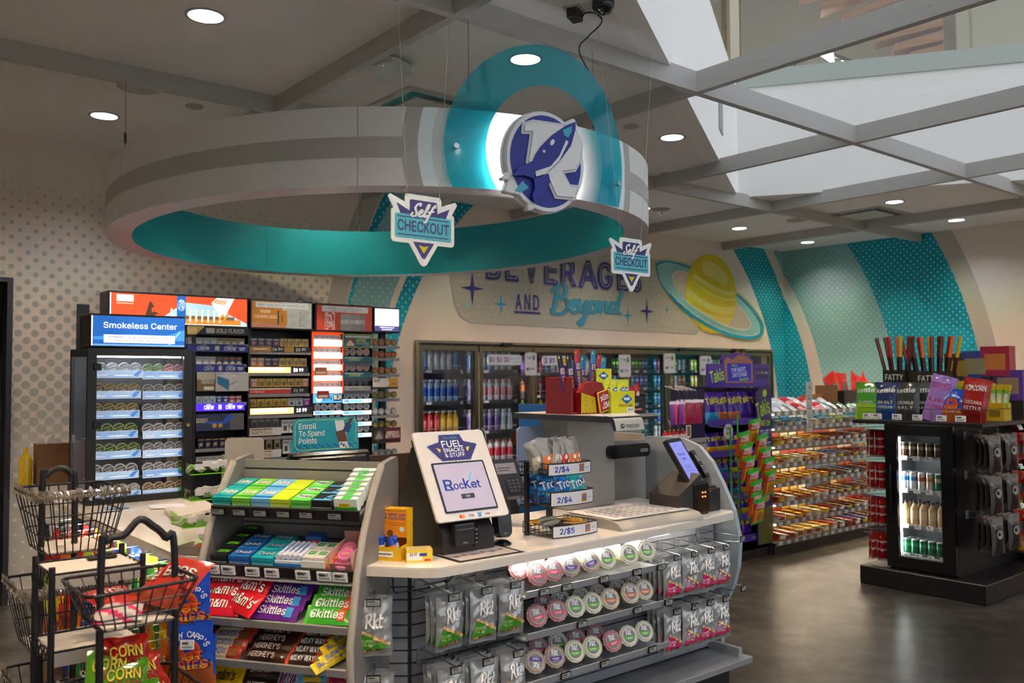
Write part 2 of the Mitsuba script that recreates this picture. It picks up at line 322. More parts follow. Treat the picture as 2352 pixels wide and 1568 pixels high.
# upstairs: the well in the ceiling, the rooms above
a3, b3 = np.array([*VA, 0]), np.array([*VB, 0]); V1z = np.array([*V1, 0.])
FZ = 4.72
def wallseg(p, q, z0, z1, t, col, bsdf, name, lab=None):
    d = (q - p); L = np.linalg.norm(d); u = d / L
    return struct(name, G().bb(0, L, 0, t, z0, z1, col, M=frame(p, u, np.cross([0, 0, 1], u))), bsdf=bsdf)
p0 = V1z - a3 * 10
wallseg(p0, V1z + a3 * .0, CZ + .0, FZ, .14, '#fff', 'white_mat', 'wall_well_left')
wallseg(V1z, V1z + b3 * 9, CZ + .0, FZ - .06, .14, '#fff', 'white_mat', 'wall_well_far')
UZ = 8.2
c_up = V1z + a3 * 6.0 - b3 * 4
wallseg(c_up, c_up + b3 * 16, FZ - .2, UZ + 1.5, .15, '#fff', 'greige_mat', 'wall_upper_far')
cl = V1z - b3 * 2.2 - a3 * 12
wallseg(cl, cl + a3 * 20, FZ - .2, UZ + 1.5, .15, '#fff', 'greige_mat', 'wall_upper_left')
g = G().bb(0, 6.2, -4.2, 12, FZ - .28, FZ - .12, '#bbb', 0, frame(V1z + [0, 0, 0], a3, -b3, (0, 0, 1)) @ np.diag([1, -1, 1, 1]))
struct('floor_upper', g, bsdf='white_mat')
struct('floor_upper_left', G().bb(-12, 6.2, .14, 2.2, FZ - .28, FZ - .12, '#bbb', 0, frame(V1z, a3, -b3)), bsdf='white_mat')
struct('ceiling_upper', G().bb(.35, 6.2, -4.2, 12, UZ, UZ + .1, '#ddd', 0, frame(V1z, a3, -b3, (0, 0, 1)) @ np.diag([1, -1, 1, 1])), bsdf='ceil_mat')
# ---------------------------------------------------------------- behind the walls
struct('wall_cooler_back', G().bb(CX0 - .3, CX1 + .3, 8.75, 8.85, 0, 3, '#3c4044').bb(CX0 - .3, CX0 - .02, 7.61, 8.8, 0, 3, '#3c4044').bb(CX1 + .02, CX1 + .3, 7.61, 8.8, 0, 3, '#3c4044').bb(CX0 - .3, CX1 + .3, 7.61, 8.85, 2.35, 2.45, '#3c4044'))
struct('wall_office', G().bb(-.6, 2.2, 10.2, 10.3, 0, 3, '#8a7d68').bb(2.1, 2.2, 7.61, 10.3, 0, 3, '#8a7d68').bb(-.7, -.6, 7.61, 10.3, 0, 3, '#8a7d68').bb(-.7, 2.2, 7.61, 10.3, 2.7, 2.8, '#8a7d68').bb(-.7, 2.2, 7.61, 10.3, -.1, 0, '#555'))
# ---------------------------------------------------------------- the hanging ring sign
RC, RA, RB, RT, RZ0, RZ1 = np.array([3.09, 5.17]), 1.665, 1.95, .15, 2.565, 2.945
def ringp(th, off=0.0, z=0.0):
    """point of the ring's outer face; th in degrees from the front, rightwards"""
    a = math.radians(th); p = np.array([RA * math.sin(a), -RB * math.cos(a)]); n = np.array([math.sin(a) / RA, -math.cos(a) / RB]); n /= np.linalg.norm(n)
    return np.array([*(RC + p + n * off), z])
def ringband(g, off, z0, z1, col, fin, th0=0, th1=360, n=120, inward=False):
    t = np.linspace(th0, th1, n + 1); v = [ringp(a, off, z) for a in t for z in (z0, z1)]
    f = [[2 * i, 2 * i + 2, 2 * i + 3, 2 * i + 1] for i in range(n)]
    return g.add(v, [q[::-1] for q in f] if inward else f, col, fin, 60)
def ringflat(g, o0, o1, z, col, fin, n=120, up=False):
    t = np.linspace(0, 360, n + 1); v = [ringp(a, o, z) for a in t for o in (o0, o1)]; f = [[2 * i, 2 * i + 1, 2 * i + 3, 2 * i + 2] for i in range(n)]
    return g.add(v, f if up else [q[::-1] for q in f], col, fin)
R_ = thing('ring_sign', 'large white hoop sign with grey stripe and teal inside, hanging over the checkout island', 'sign')
g = G(); ringband(g, 0, RZ0, RZ1, '#cfcfcb', 0); ringflat(g, -RT, 0, RZ0, '#c9c4c8', 0); ringflat(g, -RT, 0, RZ1, '#c8c6c2', 0, up=True); part(R_, 'outer_band', g)
g = G(); ringband(g, -RT, RZ0, RZ1, '#00838f', 0, inward=True); part(R_, 'inner_band', g)
TH0 = -6.6
BOW = 1.72    # metres of arc for one radian near the front
def curved(off):
    """maps a flat drawing (x along the arc from the sign's middle, y height from the band's middle) onto the ring"""
    def fn(v):
        out = []
        for x, y, z in v:
            a = TH0 + math.degrees(x / BOW); out.append(ringp(a, off + z, 2.755 + y))
        return np.array(out)
    return fn
def fine(P, s=.04):
    x0, y0, x1, y1 = P.bounds; out = []
    for i in range(int((x1 - x0) / s) + 1):
        c = P.intersection(sbox(x0 + i * s, y0 - 1, x0 + (i + 1) * s, y1 + 1))
        out += [q for q in getattr(c, 'geoms', [c]) if q.geom_type == 'Polygon']
    return MultiPolygon(out)
# grey stripe with the concentric bow left and right of the arch
g = G(); stripe = sbox(-3.0, -.055, -.66, .045); bowl = circ(.74, 0, 0, 24).difference(circ(.665, 0, 0, 24)).intersection(sbox(-2, -.19, 2, .19))
st = union_all([stripe.difference(circ(.70, 0, 0, 24)), bowl, sbox(.66, -.055, 2.3, .045)])
for q in st.geoms: part(R_, 'grey_stripe', G().poly(fine(q), '#a3a39c', 0, z=.0015, bend=curved(0)))
for q in circ(.665, 0, 0, 24).difference(circ(.60, 0, 0, 24)).intersection(sbox(-2, -.19, 2, .19)).geoms: part(R_, 'pale_bow', G().poly(fine(q), '#d8e6e6', 0, z=.0012, bend=curved(0)))
# seams
g = G()
for a in (-38, 40, 90, 140, 180, 220, 270): g.add([ringp(a - .06, .001, RZ0), ringp(a + .06, .001, RZ0), ringp(a + .06, .001, RZ1), ringp(a - .06, .001, RZ1)], [[0, 1, 2, 3]], '#8a8a86')
for a in (-20, 60, 130, 180, 235): g.add([ringp(a - .06, -RT - .001, RZ0), ringp(a + .06, -RT - .001, RZ0), ringp(a + .06, -RT - .001, RZ1), ringp(a - .06, -RT - .001, RZ1)], [[3, 2, 1, 0]], '#0b5f6a')
part(R_, 'seams', g); labels[R_ + '__seams'] = {'kind': 'stuff'}
# teal acrylic arch on standoffs, ends at the band's lower edge
AR = thing('arch_panel', 'translucent teal acrylic arch mounted on the front of the ring sign', 'sign panel')
arch = circ(.545, 0, 0, 32).difference(circ(.353, .006, -.008, 32)).intersection(sbox(-1, -.20, 1, 1))
g = G().prism(fine(arch, .03), .0, '#fff') if False else G().poly(fine(arch, .025), '#00a0b8', 2, z=0, bend=curved(.045))
part(AR, 'acrylic', g, bsdf='acrylic')
for x, y in ((-.49, -.005), (.49, -.075)):
    g = G(); p = curved(0)(np.array([[x, y, 0.]]))[0]; q = curved(0)(np.array([[x, y, .062]]))[0]; g.cyl(p, q, .013, '#c9cbcd', 4, 14); part(AR, 'standoff', g)
# rocket emblem
lo = curved(.075)(np.array([[0, 0, 0.]]))[0]; ln = curved(.2)(np.array([[0, 0, 0.]]))[0] - lo; ln /= np.linalg.norm(ln)
lx = np.cross([0, 0, 1], -ln) * -1; lx = np.cross(np.array([0, 0, 1]), ln); LF = frame(lo, lx, np.array([0, 0, 1]), ln)
def lp(*pts):
    k = 540 / 1366; out = []
    for a, b in pts:
        p = onpl(1000 + a * k, 80 + b * k, lo, ln) - lo; out.append((p @ lx, p[2]))
    return out
LG = thing('rocket_emblem', 'round backlit emblem of a blue rocket crossing a white letter R', 'emblem')
disc = affinity.scale(circ(1, 0, 0, 24), .226, .244); ce = lp((640, 738))[0]; disc = affinity.translate(disc, *ce)
disc = Polygon([(x, y) for x, y in disc.exterior.coords])
white = '#dcdfe0'; blue = '#1c2a86'
tail = Polygon(lp((425, 800), (395, 832), (430, 838), (408, 905), (495, 925), (540, 965), (540, 1012), (562, 1008), (600, 960), (560, 850)))
nose = Polygon(lp((540, 740), (590, 640), (680, 560), (800, 505), (812, 545), (790, 640), (700, 770), (620, 830), (560, 845)))
base = union_all([disc, tail.buffer(.004), nose.buffer(.012)])
part(LG, 'backing', G().prism(base.buffer(.004), .03, '#c3c6c8', 0, LF, -.03))
part(LG, 'rim', G().prism(base, .006, white, 0, LF, 0.0))
inner = disc.buffer(-.018)
part(LG, 'blue_field', G().poly(inner, blue, 0, LF, z=.0075))
g = G()
Rl = Polygon(lp((505, 520), (560, 505), (735, 530), (800, 555), (840, 640), (830, 740), (800, 790), (728, 800), (770, 880), (815, 885), (800, 955), (690, 945), (640, 830), (590, 760), (525, 745), (550, 570), (498, 570)))
g.prism(Rl.buffer(.008), .006, '#c6cacd', 0, LF, .008); part(LG, 'letter_R_edge', g)
part(LG, 'letter_R', G().prism(Rl.buffer(-.006), .006, '#e4e4e0', 0, LF, .015))
rock = [Polygon(lp((548, 742), (566, 700), (600, 650), (660, 590), (740, 535), (797, 512), (795, 560), (770, 650), (700, 745), (640, 800), (600, 822), (570, 830), (556, 770))),
        Polygon(lp((428, 824), (470, 775), (540, 745), (566, 770), (560, 842), (500, 822))), Polygon(lp((556, 840), (640, 812), (650, 860), (610, 930), (565, 985), (545, 940), (560, 900)))]
part(LG, 'rocket', G().prism(union_all(rock), .006, blue, 0, LF, .022))
g = G()
g.poly(Polygon(lp((720, 560), (775, 538), (772, 570), (752, 608), (728, 590))), '#39a3bd', 0, LF, .0295)
g.poly(affinity.rotate(affinity.scale(circ(1, *lp((660, 632))[0]), .0105, .0185), -38), white, 0, LF, .0295).poly(circ(.0075, *lp((612, 684))[0]), white, 0, LF, .0295)
g.poly(Polygon(lp((740, 618), (754, 630), (700, 740), (620, 815), (566, 830), (562, 800), (650, 770), (700, 710))), white, 0, LF, .0295)
part(LG, 'rocket_marks', g)
g = G(); g.poly(Polygon(lp((432, 838), (520, 842), (508, 855), (470, 915), (412, 905))), white, 0, LF, .0065).poly(Polygon(lp((500, 850), (520, 870), (540, 888), (490, 918), (455, 908))), '#4aa7bf', 0, LF, .008)
part(LG, 'flame', g)
# the halo lamp faces the hoop behind the emblem
hl = G().add([lo + lx * (ce[0] + math.cos(t) * r * .245) + np.array([0, 0, ce[1] + math.sin(t) * r * .255]) - ln * .034 for t in np.linspace(0, 2 * PI, 37)[:-1] for r in (.84, .985)],
             [[2 * i, 2 * i + 1, (2 * i + 3) % 72, (2 * i + 2) % 72] for i in range(36)], '#fff')
V = hl.V[0]; nrm = np.cross(V[1] - V[0], V[2] - V[0])
if nrm @ ln > 0: hl = G().add([q for q in V], [[3 * i, 3 * i + 2, 3 * i + 1] for i in range(len(V) // 3)], '#fff')
part(LG, 'halo_lamp', emit(hl.ply(), 34 * LED, .6, (.86, .9, 1)))
# suspension wires of the ring
def wire(pts, label, cat='wire', r=.0016, col='#55534f', group=None, clip=None, name='suspension_cable'):
    g = G().tube(pts, r, col, 0, 5); k = thing(name, label, cat, group); part(k, 'cable', g)
    if clip is not None: part(k, 'clamp', G().cyl(np.array(clip) + [0, 0, .03], np.array(clip) - [0, 0, .03], .008, '#3c3b3a', 0, 8))
    part(k, 'hook', G().tube([np.array(pts[-1]) + np.array(q) for q in ((0, 0, .06), (.01, 0, .045), (0, 0, .03), (-.01, 0, .015), (0, 0, 0))], .003, '#3c3b3a', 4, 5))
    return k
for th, lab in ((-96, 'steel cable holding the left end of the ring sign'), (-20, 'steel cable beside the left edge of the teal arch'), (8, 'steel cable behind the teal arch, above the rocket nose'), (150, 'steel cable at the back of the ring sign, right side'), (215, 'steel cable at the back of the ring, seen inside its left half')):
    p = ringp(th, -.07, RZ1); top = np.array([p[0], p[1], BZ if th in (-96, -20, 8) else CZ]); wire([top, p + [0, 0, .06], p], lab, clip=p + [0, 0, .13])
# power cord of the emblem and its black adapter on the ceiling
pa = at(1320, 22, z=CZ)
k = thing('power_adapter', 'black power adapter on the ceiling with a wavy cord down to the emblem', 'power adapter'); part(k, 'body', G().bb(-.045, .045, -.03, .03, -.055, 0, '#17171a', 0, bev=.006, M=rotz(25, pa)).bb(-.06, .06, -.045, .045, -.006, 0, '#a59f90', 0, M=rotz(25, pa)))
cw = [pa + [.05, .0, -.03], at(1345, 30, z=CZ - .03), at(1365, 30, z=CZ - .02), at(1381, 42, z=CZ - .005), at(1378, 58, z=3.44), at(1350, 85, z=3.40), at(1330, 118, z=3.33)]
p8 = ringp(8, -.07, RZ1 + .05); cw += [np.array([p8[0] + .01, p8[1] - .01, 3.22]), p8 + [.012, 0, .05]]
part(k, 'cord', G().tube(spline(cw, 5), .0038, '#1a1a1c', 0, 6))
# ---------------------------------------------------------------- Self CHECKOUT signs
SELF = [[(.05, .25), (.02, .08), (.16, .02), (.30, .16), (.22, .40), (.12, .62), (.20, .88), (.34, .95), (.36, .80)],
        [(.38, .22), (.52, .30), (.58, .44), (.50, .52), (.42, .36), (.44, .12), (.56, .06), (.68, .20)],
        [(.68, .20), (.82, .62), (.86, .92), (.78, .90), (.74, .50), (.74, .12), (.84, .08), (.90, .20)],
        [(.84, -.30), (.92, -.28), (1.0, .20), (1.10, .75), (1.20, .95), (1.22, .80)], [(.92, .42), (1.18, .50)]]
def checkout_sign(C, w, label, yawd, wires):
    """w: width of the teal board"""
    s = w / .30; M = np.array(upf(C, yawd)) @ np.diag([s, s, s, 1])
    k = thing('self_checkout_sign', label, 'sign')
    o = Polygon([(-.165, .133), (-.158, .140), (-.085, .112), (-.085, .142), (-.078, .15), (.078, .15), (.085, .142), (.085, .112), (.158, .140), (.165, .133), (.138, .087), (.150, .08), (.150, -.035), (.142, -.043), (.068, -.043), (.012, -.128), (0, -.134), (-.012, -.128), (-.068, -.043), (-.142, -.043), (-.150, -.035), (-.150, .08), (-.138, .087)]).buffer(.004)
    part(k, 'board', G().prism(o, .006, '#e8e8e4', 0, M, -.006))
    g = G(); nv = '#352f66'
    g.poly(Polygon([(-.13, .112), (-.068, .085), (-.068, .126), (-.062, .132), (.062, .132), (.068, .126), (.068, .085), (.13, .112), (.112, .07), (-.112, .07)]), nv, 0, M, .0006)
    g.poly(Polygon([(-.052, -.04), (.052, -.04), (.008, -.104), (0, -.108), (-.008, -.104)]), nv, 0, M, .0006)
    part(k, 'navy_panel', g)
    part(k, 'teal_panel', G().poly(rrect(.276, .098, .008, 0, .021), '#4fb0bd', 0, M, .001).poly(sbox(-.125, .056, .125, .0605), nv, 0, M, .0015).poly(sbox(-.125, -.0165, .125, -.012), nv, 0, M, .0015))
    g = G().text('CHECKOUT', .042, nv, M, 0, .002, w=.252, z=.0018); g.text('CHECKOUT', .036, '#4fb0bd', M, 0, .005, w=.247, bold=False, z=.0021) if False else None
    part(k, 'lettering', g)
    sf = affinity.translate(affinity.scale(affinity.skew(stroke(SELF, .13), 14), .086, .060, origin=(0, 0)), -.058, .062)
    part(k, 'script_lettering', G().poly(sf.buffer(.002), nv, 0, M, .0018).poly(sf, '#eeece6', 0, M, .0024))
    part(k, 'yellow_arrow', G().poly(Polygon([(-.025, -.052), (0, -.058), (.025, -.052), (0, -.086)]), '#d8c619', 0, M, .0012))
    for sx, tx in wires:
        q = (M @ [sx, .142, 0, 1])[:3]; part(k, 'wire', G().tube([q, np.array(tx)], .0012, '#a9a598', 0, 4))
checkout_sign(at(973, 535, y=2.98), .30, 'left Self CHECKOUT arrow sign, larger in view, hung above the payment terminal', 0, [(-.078, at(975, -120, y=2.98) * 0 + [*at(905, 200, y=2.98)[:2], BZ + .1]), (.078, [*at(1040, 250, y=2.98)[:2], BZ])])
checkout_sign(at(1450, 612, y=3.15), .29, 'right Self CHECKOUT arrow sign hung in front of the planet mural', 0, [(-.078, [*at(1375, 92, z=BZ)[:2], BZ + .05]), (.078, [*at(1499, 140, z=BZ)[:2], BZ + .05])])
# ---------------------------------------------------------------- products
def bag(w, h, d, colfn, seed=0, nu=10, nv=14, back=None, crimp=.06, notch=True, wr=.16, waist=.05, freq=1.0):
    """pillow bag: front towards -y, standing on z=0, middle at x=0. Returns the mesh and the map that lays prints on its front"""
    rs = np.random.default_rng(seed); ox = rs.random(3) * 50
    def thick(u, v):
        e = np.clip(np.minimum(v, 1 - v) / crimp - 1, 0, None) * crimp; a = np.clip(np.sin(PI * np.clip(u, 0, 1)), 0, 1) ** .6 * np.clip(e / .22, 0, 1) ** .7
        k = meshkit.fbm(np.stack([u * 3.2 * freq + ox[0], v * 4.5 * freq + ox[1], u * 0 + ox[2]], -1), 3, seed) - .5
        return d * (a * (.5 + wr * 1.6 * k) + .006)
    def xs(u, v): return (u - .5) * w * (1 - waist * np.sin(PI * np.clip((v - crimp) / (1 - 2 * crimp), 0, 1)))
    U, V = np.meshgrid(np.linspace(0, 1, nu + 1), np.linspace(0, 1, nv + 1)); t = thick(U, V)
    X, Z = xs(U, V), V * h
    if notch: Z = Z + np.where((V > .99) | (V < .01), .012 * h * (np.sin(U * 9 + ox[0]) * .5), 0)
    sway = .3 * d * (meshkit.noise(np.stack([U * 2 + ox[1], V * 2, U * 0], -1), seed) - .5) * (np.abs(V - .5) * 2)
    F = np.stack([X, -t + sway, Z], -1).reshape(-1, 3); B = np.stack([X, t * .8 + sway, Z], -1).reshape(-1, 3)
    i, j = np.meshgrid(np.arange(nu), np.arange(nv)); a = (j * (nu + 1) + i).ravel(); q = np.stack([a, a + 1, a + nu + 2, a + nu + 1], 1)
    uc, vc = (i.ravel() + .5) / nu, (j.ravel() + .5) / nv
    cols = []
    for x, y in zip(uc, vc):
        c = colfn(x, y); c = c if isinstance(c, tuple) else (c, 2); cols.append(code(*c))
    cols = np.array(cols); g = G()
    g.add(F, np.vstack([q[:, [0, 1, 2]], q[:, [0, 2, 3]]]), np.vstack([cols, cols]), 0, 60)
    cb = cols if back is None else np.tile(code(back, 3), (len(q), 1))
    g.add(B, np.vstack([q[:, [0, 2, 1]], q[:, [0, 3, 2]]]), np.vstack([cb, cb]), 0, 60)
    e = np.r_[np.arange(nu + 1), [(k + 1) * (nu + 1) + nu for k in range(nv)], np.arange(nu + 1)[::-1] + nv * (nu + 1), [(nv - 1 - k) * (nu + 1) for k in range(nv - 1)]]
    n = len(F); f2 = np.stack([e, np.roll(e, -1), np.roll(e, -1) + n, e + n], 1); g.add(np.vstack([F, B]), f2[:, ::-1], shade(hexc(colfn(.02, .5)[0] if isinstance(colfn(.02, .5), tuple) else colfn(.02, .5)), .9), 2)
    def bend(p):
        p = np.asarray(p, float); v = np.clip(p[:, 1] / h, 0, 1); u = np.clip(p[:, 0] / w / (1 - waist * np.sin(PI * np.clip((v - crimp) / (1 - 2 * crimp), 0, 1))) + .5, 0, 1)
        s = .3 * d * (meshkit.noise(np.stack([u * 2 + ox[1], v * 2, u * 0], -1), seed) - .5) * (np.abs(v - .5) * 2)
        return np.stack([p[:, 0], -thick(u, v) + s - .0015 - p[:, 2], p[:, 1]], -1)
    return g, bend
def carton(w, d, h, col, fin=0, top=None, side=None, bev=0.0):
    """box with its front at y=0 facing -y, standing on z=0"""
    g = G(); x = w / 2
    g.add([[-x, 0, 0], [x, 0, 0], [x, 0, h], [-x, 0, h]], [[0, 1, 2, 3]], col, fin)
    g.add([[-x, d, 0], [-x, d, h], [x, d, h], [x, d, 0]], [[0, 1, 2, 3]], col, fin)
    for s in (-1, 1): g.add([[s * x, 0, 0], [s * x, d, 0], [s * x, d, h], [s * x, 0, h]], [[0, 1, 2, 3][::s]], side or shade(col, .9), fin)
    g.add([[-x, 0, h], [x, 0, h], [x, d, h], [-x, d, h]], [[0, 1, 2, 3]], top or col, fin); g.add([[-x, 0, 0], [-x, d, 0], [x, d, 0], [x, 0, 0]], [[0, 1, 2, 3]], col, fin)
    return g
FR = frame((0, 0, 0), (1, 0, 0), (0, 0, 1))      # drawing on a front face at y=0
def front(y=0.0): return frame((0, y, 0), (1, 0, 0), (0, 0, 1))
def topf(z=0.0, y=0.0): return frame((0, y, z), (1, 0, 0), (0, 1, 0))
def tin(r, d, rim, face, mark, band=None, seed=0):
    """round tin seen from its lid, lid towards -y, standing on its edge at z=0"""
    M = frame((0, 0, r), (1, 0, 0), (0, 0, 1)); g = G()
    g.lathe([(r * .98, -d), (r, -d * .9), (r, -.002), (r * .97, 0), (r * .86, .0), (r * .84, -.0015)], rim, 3 if rim != '#f0f0f0' else 0, 20, M, 40)
    g.poly(circ(r * .85, 0, 0, 5), face, 0, M, .0004)
    if band: g.poly(circ(r * .84, 0, 0, 5).intersection(sbox(-1, -r * .15, 1, r * .3)), band, 0, M, .0008)
    rs = random.Random(seed); a = rs.uniform(-30, 30)
    for k in range(3): g.poly(affinity.rotate(sbox(-r * .55 + .1 * r * k, -r * .12 - k * r * .2, r * .5 - .1 * r * k, -k * r * .2), a, origin=(0, 0)), mark, 0, M, .0012)
    g.poly(affinity.rotate(circ(r * .8).intersection(sbox(-1, r * .28, 1, r * .40)), a, origin=(0, 0)), mark, 0, M, .0012)
    return g
def bottle(r, h, body, cap, label, fill=None, text=None, tcol='#fff', z0=.25, z1=.62, fin=2, square=0):
    p = [(r * .9, 0), (r, .02 * h), (r, z0 * h), (r, z1 * h), (r * .98, .70 * h), (r * .62, .83 * h), (r * .34, .90 * h), (r * .34, .92 * h), (r * .42, .922 * h), (r * .42, h)]
    c = [body, body, label, body, fill or body, fill or body, fill or body, cap, cap]
    g = G().lathe(p, body, fin, 12, cols=c, ang=50)
    if text: g.text(text, r * .7, tcol, None, h * (z0 + z1) / 2, 0, w=h * (z1 - z0) * .85, bend=lambda v: np.stack([-(v[:, 1] - r * .35) * .0 + r * 1.01 * np.sin((v[:, 1] - r * .35) / r), -r * 1.01 * np.cos((v[:, 1] - r * .35) / r), v[:, 0]], -1) * [-1, 1, 1])
    return g
def can(r, h, body, top='#c8ccd0', band=None, text=None, tcol='#fff', fin=3):
    g = G().lathe([(r * .8, 0), (r, .06 * h), (r, .5 * h), (r, .72 * h), (r, .93 * h), (r * .82, h)], body, fin, 12, cols=[top, body, band or body, body, top])
    if text: g.text(text, h * .1, tcol, None, h * .5, 0, w=h * .6, bend=lambda v: np.stack([-r * 1.012 * np.sin((v[:, 1] - h * .05) / r), -r * 1.012 * np.cos((v[:, 1] - h * .05) / r), v[:, 0]], -1))
    return g
def price_tag(w=.055, h=.03, dark=True, red=False):
    g = G().bb(-w / 2, w / 2, -.004, .003, -h / 2, h / 2, '#141416' if dark else '#e9e9e6', 0)
    if dark: g.rect(-w * .43, w * .43, -h * .36, h * .36, '#8d8f8c', 0, front(-.004)).rect(-w * .36, w * .1, h * .08, h * .26, '#3a2222' if red else '#3c3c3c', 0, front(-.004), .001).rect(-w * .36, w * .36, -h * .22, -h * .16, '#4a4a4a', 0, front(-.004), .001).rect(-w * .36, w * .25, -h * .06, -h * .02, '#4a4a4a', 0, front(-.004), .001)
    else: g.rect(-w * .36, w * .1, h * .04, h * .3, '#55565a', 0, front(-.004), .001).rect(-w * .38, w * .38, -h * .34, -h * .12, '#9a9a9a', 0, front(-.004), .001)
    return g
TAG, TAGR, TAGW = price_tag().ply(), price_tag(red=True).ply(), price_tag(.05, .034, False).ply()
def hook_proto(L=.25):
    a = G().bb(-.022, .022, -.006, 0, -.035, .03, '#77787a', 0, bev=.002)
    b = G().tube([(.0, -.004, .02), (0, -.012, .028), (0, -L, .012)], .0028, '#b9babb', 4, 6).tube([(0, -.004, -.02), (0, -.02, -.018), (0, -L + .03, -.02), (0, -L + .005, -.012)], .0028, '#9a9b9c', 4, 6)
    return [('plate', a.ply()), ('prong', b.ply())]
HOOK = hook_proto()
def hook(M, label, red=False, L=.25, group=None):
    k = spawn(HOOK, 'peg_hook', label, 'display hook', M, group); part(k, 'price_tag', TAGR if red else TAG, np.asarray(M) @ mv(0, -L - .002, 0), 'dark framed price tag'); return k
# ---------------------------------------------------------------- the checkout island
CT = .92
def slats(g, x0, x1, z0, z1, y, M, pitch=.052, col='#83858a', dark='#3c3e42'):
    """grooved display panel facing -y"""
    z = z0
    while z < z1 - .004:
        e = min(z + pitch - .008, z1); g.bb(x0, x1, y, y + .012, z, e, col, 0, M); z += pitch
    g.bb(x0, x1, y + .009, y + .02, z0, z1, dark, 0, M); return g
ed = [(1.90, 2.875), (1.965, 2.822)] + [(2.0 + .2 * i, 2.818 + .0 * i + .11 * ((i / 10.0) ** 2)) for i in range(1, 10)] + [(3.97, 2.925), (4.02, 2.97), (4.02, 3.68), (2.15, 3.66), (1.95, 3.74)]
top = Polygon(ed + [(1.62, 3.22)]).buffer(-.012).buffer(.012, quad_segs=3)
K = thing('checkout_counter', 'off-white front counter of the island, display wall of trays and pegs below it', 'counter')
g = G().prism(top.buffer(-.004), .004, '#cfc8bd', 2, mv(0, 0, CT - .004)).prism(top, .034, '#cbc4b9', 0, mv(0, 0, CT - .038)); part(K, 'countertop', g)
ISL = np.eye(4)
part(K, 'slat_panel', slats(G(), 2.02, 4.02, .17, CT - .04, 3.10, ISL), label='grey grooved wall panel')
CH = rotz(-55.9)
dvec, nvec = np.array([.56, -.828, 0]), np.array([-.828, -.56, 0]); RO = np.array([1.30, 3.72, 0.])
RF = frame(RO, dvec, -nvec, (0, 0, 1))
c0 = np.array([1.86, 3.29]); part(K, 'corner_panel', slats(G(), 0, .30, .17, CT - .04, 0, frame((1.77, 3.30, 0), (.78, -.626, 0), (.626, .78, 0))))
part(K, 'base', G().bb(2.02, 4.0, 3.13, 3.62, .02, CT - .04, '#5c5d5f', 0).bb(2.0, 3.98, 2.98, 3.13, .0, .10, '#1d1d1f', 0))
part(K, 'bottom_deck', G().bb(1.95, 4.03, 2.86, 3.12, .12, .155, '#77797b', 0, bev=.004).bb(3.96, 3.99, 2.9, 3.1, .155, .20, '#8a8c8e'))
for xa, xb, ya in ((2.36, 2.9, 2.868), (2.9, 3.4, 2.895), (3.4, 3.86, 2.945)): part(K, 'light_strip', emit(G().bb(xa, xb, ya, ya + .012, CT - .048, CT - .040, '#fff').ply(), 38 * LED, .8, (1, .93, .82)), label='glowing LED strip')
part(K, 'light_strip', emit(G().bb(1.99, 2.3, 2.965, 2.975, CT - .05, CT - .040, '#fff').ply(), 1.2 * LED, .3, (1, .93, .82)))
# trays for the cups
for i, z in enumerate((.757, .582, .382)):
    g = G(); x0, x1 = 2.41, 3.31
    prof = Polygon([(3.10, z - .03), (2.842, z - .034), (2.832, z - .03), (2.822, z), (2.826, z + .002), (2.838, z - .026), (3.10, z - .022)])
    g.prism(prof, x1 - x0, '#8b8d90', 0, frame((x0, 0, 0), (0, 1, 0), (0, 0, 1)))
    part(K, 'tray', g)
    for x in ([2.50, 2.63, 2.86, 3.08, 3.25] if i == 0 else [2.72, 3.08, 3.30] if i == 1 else [2.62, 2.86, 3.18]): part(K, 'price_tag', TAG, mv(x, 2.818, z - .012) )
# rounded end panel at the right
pr = [(.06, 2.99 + .11), (.376, 3.067), (.508, 3.0), (.608, 2.969), (.753, 2.955), (.916, 2.992), (1.054, 3.063), (1.17, 3.135), (1.25, 3.22), (1.29, 3.34), (1.29, 3.62), (.06, 3.62)]
solo('end_panel', G().prism(Polygon([(y, z) for z, y in pr]).buffer(.006), .03, '#9aa4ab', 2, frame((4.05, 0, 0), (0, 1, 0), (0, 0, 1))), 'pale grey panel with a bulging edge closing the right end of the counter', 'end panel')
# side counter at the left
S = thing('side_counter', 'cream-edged left wing counter with a light strip over hanging snack bags', 'counter')
top2 = Polygon([(1.285, 6.45), (1.285, 3.80), (1.32, 3.70), (1.48, 3.49), (1.62, 3.30), (1.95, 3.74), (1.95, 5.0), (2.0, 5.4), (2.05, 6.45)])
part(S, 'countertop', G().prism(top2, .034, '#cdc7be', 2, mv(0, 0, CT - .038)))
part(S, 'slat_panel', slats(G(), 0, 2.75, .12, CT - .04, 0, frame((1.56, 6.4, 0), (0, -1, 0), (1, 0, 0)), col='#5b5d60'))
part(S, 'base', G().bb(1.585, 1.93, 3.72, 6.4, .0, CT - .04, '#3c3d3f'))
part(S, 'light_strip', emit(G().bb(1.335, 1.35, 3.86, 6.4, CT - .052, CT - .04, '#fff').ply(), 70 * LED, 2., (1, .95, .86)), label='glowing LED strip')
